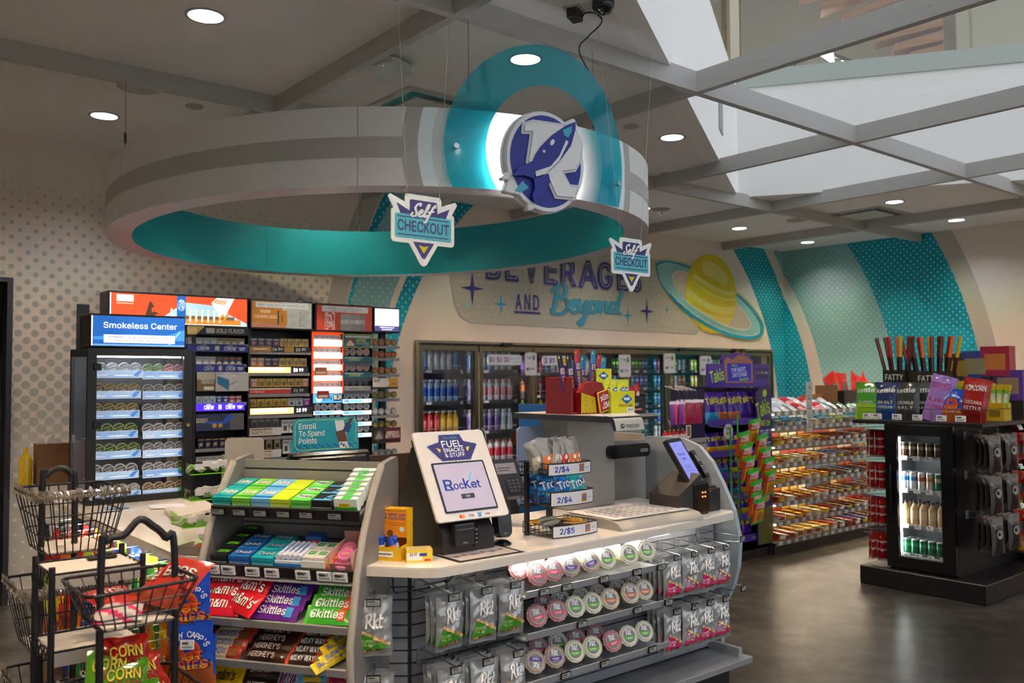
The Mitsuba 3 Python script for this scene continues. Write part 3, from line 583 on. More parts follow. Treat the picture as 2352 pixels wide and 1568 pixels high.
# ---------------------------------------------------------------- candy rack on the chamfered corner
KR = thing('candy_rack', 'grey curved-sided rack of five gum and candy shelves at the island corner', 'rack')
pn = [(-.05, .12), (.055, .30), (.10, .50), (.105, .64), (.076, .77), (.043, .91), (-.005, 1.037), (-.072, 1.164), (-.174, 1.297), (-.19, 1.303), (-.30, 1.318), (-.31, 1.30), (-.31, .0), (-.05, .0)]
side = Polygon([(-n_, z) for n_, z in pn]).buffer(.004)
for u, lab in ((.10, None), (.80, None)):
    M = np.asarray(RF) @ frame((u, 0, 0), (0, 1, 0), (0, 0, 1)); part(KR, 'side_panel', G().prism(side, .026, '#6d6a66', 0, M))
    edge = [(-n_ - .002, z) for n_, z in pn[:9]]
    part(KR, 'edge_trim', G().tube([(np.asarray(RF) @ [u + .013, y, z, 1])[:3] for y, z in edge], .0155, '#a0998e', 0, 8))
part(KR, 'back_panel', slats(G(), .126, .80, .05, 1.302, .235, RF, .058, '#88857e', '#4a4a4a'), label='grooved grey back panel')
SH = [(1.128, .00, 14, .235), (.905, -.055, 14, .26), (.70, -.10, 17, .22), (.545, -.115, 17, .22), (.33, -.10, 17, .25)]     # z and y of the front edge, tilt, depth
SHM = []
for i, (z, y, tl, dp) in enumerate(SH):
    M = np.asarray(RF) @ mv(.126, y, z) @ rotx(tl); SHM.append(M)
    g = G().bb(0, .674, .0, dp, -.014, -.006, '#55575b' if i < 2 else '#7d7c79', 0, M)
    g.bb(0, .674, -.006, .004, -.038 if i < 2 else -.022, .008 if i < 2 else .012, '#141416' if i < 2 else '#8a8986', 0, M, bev=.002)
    part(KR, 'shelf', g)
    if i == 1: part(KR, 'shelf_lip', G().bb(0, .674, -.01, .004, -.052, -.046, '#b6b4ae', 0, M))
for i, us in enumerate(((.035, .135, .232, .338, .44, .568), (.05, .122, .232, .32, .458, .552, .62))):
    for j, u in enumerate(us):
        if i == 0: part(KR, 'price_tag', TAG, SHM[0] @ mv(u, -.008, -.016) @ np.diag([1.15, 1, 1, 1]))
        else:
            g = price_tag(.062, .036, False).text(('$3.19', '$2.19', '$2.19', '$1.99', '$2.09', '$1.49', '$1.99')[j], .012, '#26262a', front(-.004), 0, .001, w=.036, z=.0015); part(KR, 'price_tag', g, SHM[1] @ mv(u, -.008, -.017))
# gum packs
def pack(w, d, h, col, text, tcol, ocol=None, stripe=None, slant=.1, fin=2, front_col=None):
    g = carton(w, d, h, front_col or col, fin, top=col)
    if stripe: g.rect(-w / 2, w / 2, d * .12, d * .3, stripe, fin, topf(h))
    if ocol: g.poly(affinity.scale(circ(1, 0, d * .62), w * .44, d * .26), ocol, fin, topf(h), .0007)
    if text: g.text(text, d * .3, tcol, topf(h), 0, d * .47, w=w * .76, slant=slant, z=.0014)
    g.rect(-w / 2, w / 2, h * .55, h * .62, shade(col, .6), fin, front()); g.rect(-w / 2, w / 2, h * .25, h * .3, '#e8f0ee', fin, front())
    return g
def rowof(p, M, n, step, rise, name, lab, cat, group, start=0.0):
    for k in range(n): solo(name, p, f'{lab}, {ORD[k]} from the front', cat, np.asarray(M) @ mv(0, start + k * step, k * rise), group)
A = SHM[0]; DX = [.045, .138, .229, .317, .412, .505, .598]
for j, (c, t, tc, oc, st, lab, n) in enumerate([('#1d9a94', 'Extra', '#f4f4ee', '#c43b2e', '#0f6f8a', 'teal gum pack with a wavy base', 2), ('#6fbf3f', 'Extra', '#f4f4ee', '#c43b2e', '#2e8a2c', 'light green gum pack', 2), ('#69b4e0', 'Extra', '#f4f4ee', '#c43b2e', '#1d66ac', 'sky blue gum pack', 2), ('#b7d22a', None, None, '#c9e04a', None, 'lime green gum pack with oval marks', 2), ('#5cc24f', 'Trident', '#1a2f2c', '#dfeee0', None, 'green and white gum pack', 3), ('#20252d', None, None, None, '#4fa5da', 'black gum pack with a blue flash', 3)]):
    d = .115 if n == 2 else .075
    p = pack(.086, d - .004, .040, c, t, tc, None if t != 'Trident' else oc, st); 
    if t == 'Extra': p.text('Extra', d * .3, '#b8312b', topf(.040), .001, d * .455, w=.067, slant=.1, z=.0009)
    if c == '#20252d': p.text('5', d * .55, '#5bb3e6', topf(.040), .015, d * .25, slant=.3, z=.0014)
    rowof(p.ply(), A @ mv(DX[j], .006, 0), n, d, .0, 'gum_pack', lab + ' on the top rack shelf', 'gum', None)
p = G().merge(carton(.10, .03, .052, '#e6efe2', 2, '#dfeedd')); p.rect(-.018, .022, 0, .03, '#39a83a', 2, topf(.052), .0006).rect(-.05, .05, .0, .02, '#2c9a3c', 2, front()).rect(-.03, .02, .018, .034, '#e8d21a', 2, front(), .001).text('15 STICKS', .009, '#222', front(), -.005, .0215, w=.042, z=.0015)
for k in range(7): solo('gum_stick_pack', p.ply() if k == 0 else G().merge(carton(.10, .028, .05, '#e6efe2', 2)).rect(-.018, .022, 0, .028, '#39a83a', 2, topf(.05), .0006).rect(.024, .034, .008, .02, '#e3cf27', 2, topf(.05), .001), f'white and green stick gum pack on the top rack shelf, {ORD[k]} from the front', 'gum', A @ mv(.613, .004 + k * .031, .0 + k * .009))
B = SHM[1]
for j, (u, w, c, t, tc, oc, lab, n) in enumerate([(.072, .075, '#23262a', '5', '#7fe02b', None, 'black gum pack with a green flash', 4), (.165, .092, '#2b66ad', 'Orbit', '#eef3f8', '#123a78', 'deep blue gum pack with round emblem', 3), (.272, .096, '#2aa7b4', 'Orbit', '#eef6f6', '#0e6d86', 'turquoise gum pack with round emblem', 3)]):
    d = .07; p = pack(w, d - .003, .038, c, t, tc, oc, None, .15 if n == 3 else .3)
    rowof(p.ply(), B @ mv(u, .006, .0), n, d, .003, 'gum_pack', lab + ' on the second rack shelf', 'gum', None)
g = carton(.115, .15, .03, '#dfe9f2', 0, '#dfe9f2').rect(-.0575, .0575, 0, .02, '#2f7fd0', 0, front())
BX = solo('mentos_tray' if False else 'candy_tray', g, 'white and blue display tray of mint rolls on the second rack shelf', 'candy tray', B @ mv(.388, .006, 0))
roll = G().cyl((0, 0, .012), (0, .13, .012), .0115, '#e4ebf4', 2, 10).text('mentos', .012, '#2a5fb4', frame((0, .065, .0236), (0, 1, 0), (-1, 0, 0)), w=.075, z=.0006)
for k in range(5): solo('mint_roll', roll, f'blue and white mint roll lying in the display tray, {ORD[k]} from the left', 'candy', B @ mv(.342 + k * .023, .014, .031))
solo('mint_box', carton(.07, .05, .06, '#2b62ab', 2).rect(-.03, .03, .02, .045, '#d23a30', 2, front()), 'blue carton standing behind the mint rolls', 'candy box', B @ mv(.42, .165, .004))
g = carton(.10, .16, .034, '#efeee6', 0, '#e9e8de')
solo('candy_tray', g.rect(-.05, .05, 0, .008, '#3d8a4a', 0, front()), 'cream tray of white mint boxes on the second rack shelf', 'candy tray', B @ mv(.498, .006, 0))
mb = carton(.046, .07, .012, '#eceadf', 0, '#e6e8da').rect(-.015, .015, .03, .06, '#3f9455', 0, topf(.012)).text('TIC', .01, '#fff', topf(.012), 0, .04, w=.02, z=.001)
for k in range(4): solo('mint_box', mb, f'white mint box with a green square, {["front left", "front right", "back left", "back right"][k]} in the cream tray', 'candy box', B @ mv(.474 + .048 * (k % 2), .012 + .076 * (k // 2), .035))
solo('candy_tray', G().bb(-.05, .05, 0, .004, 0, .03, '#8a5f5a').bb(-.05, .05, .155, .159, 0, .10, '#b58a80').bb(-.05, -.046, 0, .159, 0, .07, '#c59a8e').bb(.046, .05, 0, .159, 0, .07, '#c59a8e').bb(-.05, .05, 0, .159, 0, .004, '#8a5f5a'), 'open pink cardboard tray at the right end of the second rack shelf', 'candy tray', B @ mv(.618, .006, 0))
tub = G().lathe([(.03, 0), (.034, .004), (.034, .022), (.03, .026)], '#e58aa8', 2, 16).poly(circ(.026), '#d5679b', 2, topf(.026), .0006).text('TAPE', .009, '#f0e04a', topf(.026), 0, -.004, w=.036, z=.0012)
for k, (x, y, z) in enumerate(((.0, .03, .006), (.015, .075, .02), (-.01, .11, .03), (.005, .05, .032))): solo('bubble_gum_tub', tub, f'round pink bubble gum tub in the pink tray, {ORD[k]} of four', 'gum', B @ mv(.618 + x, .006 + y, z) @ rotx(20))
sg, sb = bag(.05, .06, .012, lambda u, v: '#d9b92c' if (u + v) % .5 > .2 else '#b5342b', 5, 6, 6)
for k in range(3): solo('candy_pouch', sg, f'yellow and red candy pouch beside the pink tray, {ORD[k]} from the left', 'candy', B @ mv(.555 + .018 * k, .01 + .012 * k, .002) @ rotz(20 * k - 10) @ rotx(-50))
# chocolate and chewy candy, three lower shelves
def bar(w, h, d, col, text, tc, seed=0, rcol=None, accent=None, tw=.55, tx=-.1, shadow=None, fin=2, slant=.05):
    def cf(u, v):
        if rcol and u > .66: return (rcol, fin)
        if u < .05 or u > .95: return (shade(rcol or col, 1.15), fin)
        return (col, fin)
    g, b = bag(w, h, d, cf, seed, 12, 6, crimp=.02, notch=False, waist=0, wr=.12)
    if text:
        if shadow: g.text(text, h * .42, shadow, None, w * tx + .001, h * .29, w=w * tw, slant=slant, bend=b, z=.0003)
        g.text(text, h * .42, tc, None, w * tx, h * .31, w=w * tw, slant=slant, bend=b, z=.0012)
    if accent: g.poly(affinity.translate(sbox(-w * .08, h * .2, w * .08, h * .75), w * .30, 0), accent, fin, None, .001, b)
    return g
C = SHM[2]; LEAN = rotx(-58)     # lying back on the shelf
def lay(M, u, y, z, rz=0): return np.asarray(M) @ mv(u, y, z) @ rotz(rz) @ LEAN
MM = lambda s: bar(.175, .105, .022, '#c3202b', "m&m's", '#f5efe2', s, None, None, .78, -.02, '#3b1d15')
mmv = [MM(1).ply(), MM(2).ply()]
for k, (u, y, z, r) in enumerate([(.10, .01, .01, 2), (.085, .05, .045, -3), (.095, .09, .078, 2), (.185, .012, .03, -24), (.20, .07, .06, -8), (.12, .12, .11, 3), (.19, .11, .085, 4)]): solo('candy_pouch', mmv[k % 2], f'red candy bag with white lettering on the third rack shelf, {ORD[k]} from the front', 'candy', lay(C, u, y, z, r))
SK = bar(.20, .075, .014, '#5f2a82', 'Skittles', '#f2eff4', 3, '#5f2a82', '#3a8fd0', .62, -.08).ply()
for k in range(5): solo('candy_bag', SK, f'purple fruit candy bag on the third rack shelf, {ORD[k]} from the front', 'candy', lay(C, .345 + .012 * k, .012 + .042 * k, .008 + .022 * k, -2 + k))
SG = bar(.19, .078, .014, '#3f9a2f', 'Skittles', '#f4f6ee', 4, '#3f9a2f', '#d8452f', .72, -.02).ply()
for k in range(5): solo('candy_bag', SG, f'green fruit candy bag on the third rack shelf, {ORD[k]} from the front', 'candy', lay(C, .575 + .008 * k, .012 + .04 * k, .008 + .024 * k, 3))
D = SHM[3]
for nm, u, c, t, tc, rc, ac, lab, tw in (('candy_bar', .115, '#d9c99a', 'SNICKERS', '#23377f', '#a23a2c', '#6e4a2b', 'cream chocolate bar with blue lettering', .52), ('candy_bar', .32, '#2b1a15', "HERSHEY'S", '#b7a79f', '#3a241b', None, 'dark brown chocolate bar', .62), ('candy_bar', .50, '#3a2820', 'MILKY WAY', '#dfe6da', '#b9402c', '#2f6b3a', 'dark bar with green and red ends', .56)):
    p = bar(.185, .05, .024, c, t, tc, 7, rc, ac, tw, -.1).ply()
    for k in range(5): solo(nm, p, f'{lab} on the fourth rack shelf, {ORD[k]} from the front', 'candy bar', lay(D, u + .006 * k, .008 + .036 * k, .006 + .014 * k, 0))
p = bar(.17, .045, .022, '#d5b526', 'Butterfinger', '#21489a', 9, None, None, .75, 0).ply()
for k in range(4): solo('candy_bar', p, f'yellow bar with blue lettering on the fourth rack shelf, {ORD[k]} from the left', 'candy bar', lay(D, .615 + .012 * (k % 2), .03 + .04 * k, .012 + .012 * k, 62 + 5 * (k % 2)))
E5 = SHM[4]
for nm, u, w, h, c, t, tc, rc, lab, n in (('candy_pouch', .10, .14, .10, '#e0b41f', "m&m's", '#3b1d15', None, 'yellow candy bag', 3), ('candy_bar', .25, .15, .05, '#4a2f26', 'SATISFIES', '#efe9e2', '#33231d', 'dark bar with white lettering', 3), ('candy_bag', .385, .12, .12, '#a32842', 'TARTS', '#bfe0f4', '#7fb8dd', 'crimson and pale blue candy bag', 2), ('candy_bar', .49, .13, .05, '#e2bf35', 'RIPS', '#2668a8', '#5aa9d2', 'yellow and blue sour candy pack', 3), ('candy_bag', .60, .12, .09, '#b02f57', 'Laffy', '#f4d33b', '#d8622b', 'magenta candy bag with yellow trim', 3)):
    p = bar(w, h, .02, c, t, tc, 11, rc, None, .6, -.05).ply()
    for k in range(n): solo(nm, p, f'{lab} on the lowest rack shelf, {ORD[k]} from the front', 'candy', lay(E5, u, .02 + .05 * k, .03 + .035 * k, 4 * k - 3))
# ---------------------------------------------------------------- things on the front counter
def screen(g, w, h, M, col='#8d8a9d', z=.001): return g.rect(-w / 2, w / 2, -h / 2, h / 2, col, 2, M, z)
PM = np.array(upf((2.26, 3.085, 1.24), -2, 30))
K = thing('payment_terminal', 'white self-pay terminal with tilted screen on a black stand, left on the front counter', 'payment terminal')
part(K, 'face_plate', G().prism(rrect(.37, .415, .016), .012, '#e3ddd4', 2, PM, -.012))
part(K, 'housing', G().bb(-.172, .172, -.195, .195, -.05, -.0125, '#1a1a1d', 0, PM, bev=.008))
nv = '#2f2a6b'; g = G()
o = Polygon([(-.052, .185), (.052, .185), (.062, .152), (.125, .135), (.115, .122), (.072, .068), (-.072, .068), (-.115, .122), (-.125, .135), (-.062, .152)]).buffer(.004)
g.poly(o.buffer(.004), '#3aa3a8', 0, PM, .0004).poly(o.buffer(.0028), '#e3ddd4', 0, PM, .0008).poly(o, nv, 0, PM, .0012)
for s in (-1, 1): g.poly(Polygon([(s * .088, .128), (s * .066, .122), (s * .072, .102)]), '#e8cf1f', 0, PM, .0018)
part(K, 'arrow_emblem', g)
g = G().text('PAY HERE', .012, '#4fa9ae', PM, 0, .166, w=.072, bold=False, z=.002).text('FUEL', .030, '#f2efe9', PM, 0, .129, w=.108, z=.002).text('SNACKS', .019, '#f2efe9', PM, 0, .105, w=.108, z=.002).text('& STUFF', .019, '#f2efe9', PM, 0, .081, w=.104, z=.002)
part(K, 'lettering', g)
SCR = PM @ mv(0, -.058, 0)
part(K, 'screen_frame', G().prism(rrect(.272, .23, .006), .003, '#232230', 2, SCR, 0))
d = G(); d.rect(-.128, .128, -.107, .107, '#8f8899', 0, SCR, .004)
RK = d; d.text('R', .046, '#1f2f72', SCR, -.083, -.012, w=.046, z=.0046).text('oc', .033, '#1f2f72', SCR, -.033, -.012, w=.052, z=.0046).text('k', .046, '#1f2f72', SCR, .012, -.012, w=.033, z=.0046).text('et', .036, '#1f2f72', SCR, .056, -.012, w=.050, z=.0046)
d.rect(-.106, -.060, -.016, -.010, '#1f2f72', 0, SCR, .0046).poly(Polygon([(.026, .030), (.046, .058), (.052, .062), (.050, .052), (.034, .026)]), '#3f8fb8', 0, SCR, .005).rect(-.035, .033, -.058, -.036, '#2d2d33', 0, SCR, .0046).text('Start', .009, '#9a96a4', SCR, -.001, -.051, w=.022, z=.0052)
part(K, 'screen', backlit(d.ply(), .45))
for x, c1, c2 in ((-.06, '#d8342c', '#eaa02a'), (-.012, '#24418f', None), (.03, '#2f7fc4', None), (.072, '#c94a3c', None)):
    g = G()
    if c2: g.poly(circ(.008, x - .005, -.192), c1, 0, PM, .0008).poly(circ(.008, x + .005, -.192), c2, 0, PM, .0012)
    elif x == -.012: g.text('VISA', .010, c1, PM, x, -.197, w=.028, slant=.2)
    elif x == .03: g.rect(x - .009, x + .009, -.201, -.183, c1, 0, PM).text('AM EX', .005, '#e8f0f6', PM, x, -.194, w=.014, z=.0012)
    else: g.text('DISCOVER', .006, '#4a4440', PM, x, -.195, w=.026).poly(circ(.0025, x + .004, -.192), c1, 0, PM, .0012)
    part(K, 'payment_mark', g)
bodyp = Polygon([(3.00, CT), (3.38, CT), (3.37, 1.05), (3.24, 1.35), (3.205, 1.37), (3.10, 1.16), (3.035, 1.045), (3.00, 1.0)])
part(K, 'stand', G().prism(bodyp, .27, '#17171a', 0, rotz(-2, (2.12, 0, 0)) @ frame((0, 0, 0), (0, 1, 0), (0, 0, 1)) if False else frame((2.105, 0, 0), (0, 1, 0), (0, 0, 1))))
part(K, 'printer_front', G().bb(2.150, 2.250, 2.972, 3.01, .955, 1.045, '#202024', 0, bev=.004).bb(2.154, 2.246, 2.968, 2.975, 1.022, 1.026, '#8a8a8e', 4).bb(2.258, 2.276, 2.985, 3.002, .945, 1.03, '#0c0c0e', 2).text('EPSON', .005, '#a8a8a8', front(2.972), 2.2, .965, w=.022))
g = G()
for i in range(4): g.bb(2.263, 2.271, 2.983, 2.986, .955 + .018 * i, .963 + .018 * i, '#6a6a6e')
part(K, 'buttons', g)
# black pin pad behind it
M = np.array(upf((2.80, 3.42, 1.155), -4, 28))
k = thing('pin_pad', 'black customer pin pad on a post behind the payment terminal', 'card reader')
part(k, 'body', G().prism(rrect(.165, .20, .02), .05, '#1b1b1e', 0, M, -.05)); part(k, 'screen', G().rect(-.06, .06, .02, .078, '#77757d', 2, M, .001).rect(-.05, .03, .05, .055, '#3a3a44', 0, M, .0016).rect(-.05, .02, .036, .041, '#3a3a44', 0, M, .0016))
part(k, 'keypad', G().prism(rrect(.09, .085, .012, .02, -.045), .003, '#0b0b0c', 0, M, 0))
for i in range(12): part(k, 'key', G().rect(-.008, .008, -.005, .005, '#3b3b3f', 0, M @ mv(-.006 + .026 * (i % 3), -.018 - .018 * (i // 3), .0036)))
part(k, 'post', G().bb(2.77, 2.83, 3.44, 3.49, CT, 1.10, '#141416'))
# scanner
k = thing('barcode_scanner', 'small black barcode scanner with red light standing beside the payment terminal', 'scanner'); c = np.array([2.445, 3.035, CT])
part(k, 'foot', G().lathe([(.042, 0), (.043, .006), (.030, .016), (.022, .020)], '#121214', 2, 18, mv(*c)))
Ms = mv(*c) @ mv(0, 0, .10) @ rotx(90 - 8)
part(k, 'head', G().prism(affinity.scale(rrect(.074, .135, .03), 1, 1), .046, '#151518', 2, Ms, -.023, ang=40)); part(k, 'window', G().poly(rrect(.05, .05, .012, 0, .02), '#2a2a30', 2, Ms, .0236).poly(circ(.012, 0, -.03), '#0a0a0b', 2, Ms, .0236).text('ZEBRA', .005, '#99999c', Ms, 0, -.052, w=.02, z=.0236))
part(k, 'red_light', emit(G().poly(circ(.0045, .004, .052), '#f00', 0, Ms, .0238).ply(), 4, .01, (1, .03, .03)))
# mat
q = [(2.084, 3.062), (2.078, 2.848), (2.413, 2.842), (2.43, 3.05)]
k = thing('counter_mat', 'black-edged printed mat lying on the counter before the payment terminal', 'mat'); P_ = Polygon(q)
part(k, 'border', G().prism(P_, .002, '#17171c', 0, mv(0, 0, CT))); g = G().poly(P_.buffer(-.018), '#a59f9c', 0, mv(0, 0, CT), .0026)
for i in range(6): g.text(('Thanks', '&', 'See', 'You', 'Soon', '!')[i], .03, '#57506e', frame((2.13 + .047 * i, 2.93 + .012 * (i % 2), CT), (.98, .03, 0), (-.03, .98, 0)), 0, 0, w=.038, z=.0032) if i % 2 == 0 else g.poly(circ(.012, 2.13 + .047 * i, 2.95), '#7a4a4a', 0, mv(0, 0, CT), .0032)
part(k, 'print', g)
# sunscreen box
SB = rotz(-56, (1.872, 3.083, CT)); k = thing('sunscreen_box', 'orange and yellow counter box of sunscreen sticks beside the candy rack', 'display box')
w2 = .075; g = G().bb(-w2, w2, .002, .005, 0, .055, '#d9a91c', 0).bb(-w2, w2, .12, .124, 0, .20, '#e0861e', 0).bb(-w2, -w2 + .003, 0, .124, 0, .06, '#dcb01f').bb(w2 - .003, w2, 0, .124, 0, .06, '#dcb01f').bb(-w2, w2, 0, .124, 0, .003, '#d9a91c')
g.add([[-w2, .06, .06], [-w2, .06, .20], [-w2, .124, .20], [-w2, .124, .06]], [[0, 1, 2, 3]], '#e3a71e').add([[w2, .06, .06], [w2, .124, .06], [w2, .124, .20], [w2, .06, .20]], [[0, 1, 2, 3]], '#e3b021').bb(-w2, w2, .06, .124, .196, .20, '#e8a81f')
part(k, 'carton', g, SB); f2 = front(.062)
g = G().bb(-w2, w2, .062, .066, .085, .198, '#e0861e').text('#1', .020, '#23307a', f2, -.025, .160, w=.022).text('SPORT SUN', .011, '#23307a', f2, .030, .170, w=.072).text('PROTECTION', .010, '#23307a', f2, .030, .155, w=.072).text('SPORT', .011, '#23307a', f2, -.046, .132, w=.034, slant=.2).poly(circ(.017, -.048, .165), '#e8c81f', 0, f2, .0006).text('Banana Boat', .006, '#8a3a1a', f2, -.048, .162, w=.03, z=.0012).poly(circ(.010, .052, .118), '#bfe0cf', 0, f2, .0006).poly(circ(.014, .0, .10), '#7a4410', 0, f2, .0006)
g.rect(-.035, .065, .140, .143, '#b5641a', 0, f2).rect(-.01, .065, .132, .135, '#b5641a', 0, f2); part(k, 'front_print', g, SB)
part(k, 'barcode', G().rect(-.04, .04, .015, .038, '#e9e4d4', 0, front(.001)).merge(sum((G().rect(-.034 + .006 * i, -.031 + .006 * i, .019, .034, '#6a655a', 0, front(.001), .001) for i in range(12)), G()) if False else G().rect(-.034, .034, .024, .030, '#6a655a', 0, front(.001), .001)), SB)
tube_ = G().cyl((0, 0, 0), (0, .012, .055), .0135, '#e2712a', 2, 12).cyl((0, .012, .055), (0, .018, .085), .0145, '#2446a8', 2, 12); tb = G().cyl((0, 0, 0), (0, .012, .055), .0135, '#e9e9ec', 2, 12).cyl((0, .012, .055), (0, .018, .085), .0145, '#2446a8', 2, 12)
tube_, tb = tube_.ply(), tb.ply()
for i, (x, y, a, b) in enumerate(((-.05, .022, 35, 0), (-.02, .022, 40, 1), (.012, .025, 30, 0), (.04, .022, 38, 0), (-.035, .058, 20, 1), (0, .06, 15, 0), (.035, .06, 18, 1))): solo('sunscreen_stick', (tube_, tb)[b], f'blue-capped sunscreen stick in the orange counter box, {ORD[i]} of seven', 'sunscreen', SB @ mv(x, y, .006) @ rotx(a * .4) @ roty((i % 3 - 1) * 14))
M = rotz(-27, (1.965, 2.963, CT)); g = carton(.105, .075, .05, '#e2c63a', 0, '#d8a93a').rect(-.05, .012, .008, .038, '#e9e6da', 0, front()).rect(.0, .03, .024, .036, '#2a3d7a', 0, front(), .001).rect(.02, .045, .004, .012, '#c33', 0, front(), .001).text('$1.99', .012, '#3a3f6a', front(), -.024, .026, w=.03, z=.0012)
for i in range(5): g.rect(-.05, .05, .008 + .013 * i, .014 + .013 * i, '#efe6b8', 0, topf(.05))
solo('lip_balm_box', g, 'small yellow price-tagged box at the corner of the front counter', 'display box', M)
# three-tier wire stand
k = thing('wire_stand', 'black three-tier wire stand of snacks in the middle of the front counter', 'display stand'); SX, SY = 2.835, 3.10; Wd = .145
def tier(z, hgt, price, y0, w, n, xo=0):
    g = G(); cx = SX + xo; arc = [(cx + w * math.sin(a), y0 + .03 - .03 * math.cos(a) * 1.0 - .02 * math.cos(a), 0) for a in np.linspace(-1.2, 1.2, 9)]
    fr = [np.array([cx - w, y0 + .03, 0])] + [np.array([cx + w * t, y0 - .02 * (1 - t * t), 0]) for t in np.linspace(-1, 1, 9)] + [np.array([cx + w, y0 + .03, 0]), np.array([cx + w, y0 + .20, 0]), np.array([cx - w, y0 + .20, 0])]
    for zz in (z + .002, z + hgt * .5, z + hgt): g.tube([p + [0, 0, zz] for p in fr], .0022, '#131316', 0, 5, closed=True)
    for s in (-1, 1):
        for t in np.linspace(.03, .20, n): g.cyl((cx + s * w, y0 + t, z), (cx + s * w, y0 + t, z + hgt), .0018, '#131316', 0, 5)
    for t in np.linspace(-1, 1, 7): g.cyl((cx + t * w, y0 + .02, z + .002), (cx + t * w, y0 + .20, z + .002), .0018, '#131316', 0, 5)
    b = part(k, 'basket', g)
    bend = lambda v: np.stack([cx + v[:, 0], y0 - .02 * (1 - (v[:, 0] / w) ** 2) - .004 - v[:, 2], z + v[:, 1]], -1)
    g = G(); h2 = max(hgt, .052); xs = np.linspace(-w, w, 11)
    for a_, b_ in zip(xs, xs[1:]):
        g.poly(sbox(a_, -.004, b_, h2), '#15151a', 0, None, -.001, bend); g.poly(sbox(max(a_, -w + .006), .0, min(b_, w - .006), h2 - .004), '#c9c9ce', 0, None, .0004, bend)
    g.text(price, .024, '#22399a', None, -w * .45, .013, w=.082, bend=bend, z=.0014); 
    g.poly(sbox(w * .32, .008, w * .58, .044), '#a8662f', 0, None, .001, bend).poly(sbox(w * .36, .02, w * .54, .034), '#5a6aa0', 0, None, .0016, bend).poly(sbox(w * .66, .022, w * .82, .026), '#8b8b95', 0, None, .001, bend).poly(sbox(-w * .9, .004, -w * .1, .006), '#9b9ba8', 0, None, .001, bend)
    part(k, 'price_panel', g)
tier(CT + .006, .050, '2/$5', 2.985, .145, 7, .005); tier(1.068, .062, '2/$4', 2.99, .138, 7, -.008); tier(1.208, .052, '2/$4', 2.99, .138, 8, -.022)
part(k, 'post', G().bb(2.672, 2.69, 3.13, 3.15, CT, 1.262, '#121215').bb(2.855, 2.88, 3.18, 3.20, CT, 1.21, '#121215')); 
for z in (1.06, 1.20): part(k, 'bracket', G().bb(2.68, 2.88, 3.14, 3.19, z - .01, z, '#121215'))
# snacks in the stand
def pastry(c1, c2, s):
    g, b = bag(.085, .15, .035, lambda u, v: ((c1, 2) if .12 < v < .55 and abs(u - .5) < .38 else ('#8f8c86', 3)), s, 8, 10)
    g.poly(circ(.010, 0, .06), '#f0e6d8', 0, None, .001, b).poly(sbox(-.026, .03, .026, .042), c2, 0, None, .001, b); return g.ply()
pv = [pastry('#d9722a', '#f2c48a', 1), pastry('#c6bcae', '#a08a60', 2), pastry('#c5362a', '#e9ddc8', 3), pastry('#a98a5e', '#d9722a', 4)]
for i, (x, y, v, a, l) in enumerate(((-.145, .05, 1, -30, -8), (-.10, .03, 0, -25, -10), (-.055, .03, 1, 14, -6), (-.01, .05, 1, -8, -5), (.02, .03, 2, -22, -10), (.06, .06, 3, -30, -6), (.085, .03, 0, -18, -9), (.125, .05, 0, -12, -5), (-.09, .11, 1, 10, 0), (.03, .12, 2, -14, 0))): solo('snack_pack', pv[v], f'clear-wrapped pastry pack in the top tier of the wire stand, {ORD[i]} of ten', 'snack', mv(SX - .02 + x * .85, 2.995 + y, 1.222) @ roty(a * .6) @ rotx(l) @ rotz(i * 17 % 40 - 20))
def gummy(c, c2, t2, s):
    g, b = bag(.135, .125, .045, lambda u, v: (c if (math.sin(u * 9 + s) + math.sin(v * 11)) < .9 else c2, 2), s)
    g.text('Trolli', .038, '#3a2352', None, .002, .066, w=.108, rot=14, bend=b, z=.0006).text('Trolli', .036, '#f0e6ee', None, 0, .068, w=.104, rot=14, bend=b, z=.0018).text(t2, .016, '#cbd23a', None, .01, .034, w=.08, rot=8, bend=b, z=.001); return g.ply()
gv = [gummy('#1c6fb8', '#123c78', 'CRAWLERS', 1), gummy('#1f9aa5', '#0d5c78', 'SOUR', 2), gummy('#7c3f92', '#4b1f66', 'SOUR', 3)]
for i, (x, y, v, a) in enumerate(((-.10, .035, 0, -18), (-.02, .01, 0, 4), (.075, .005, 1, 6), (.135, .04, 2, 24), (-.10, .085, 0, -30), (.0, .07, 0, 0), (.09, .07, 1, 8))): solo('gummy_bag', gv[v], f'{["blue", "turquoise", "purple"][v]} gummy candy bag in the middle tier of the wire stand, {ORD[i]} of seven', 'candy', mv(SX - .01 + x * .78, 3.005 + y * 1.1, 1.076) @ rotz(a) @ rotx(-6))
bv = [bar(.15, .036, .02, '#d9cfae', 'NOUGAT', '#23377f', 3, None, None, .5).ply(), bar(.15, .036, .02, '#d99a2a', None, '', 4).ply(), bar(.15, .036, .02, '#31221e', "BARS", '#9aa0a6', 5).ply()]
for i in range(14): solo('candy_bar', bv[(i * 5 + i // 3) % 3], f'loose {["cream", "orange", "dark brown"][(i * 5 + i // 3) % 3]} candy bar in the bottom tier of the wire stand, {ORD[i]} of fourteen', 'candy bar', mv(SX - .07 + .047 * (i % 4), 3.02 + .035 * (i // 4), CT + .016 + .012 * (i // 4) + .006 * (i % 2)) @ rotz((i * 37) % 50 - 25) @ rotx(-78))
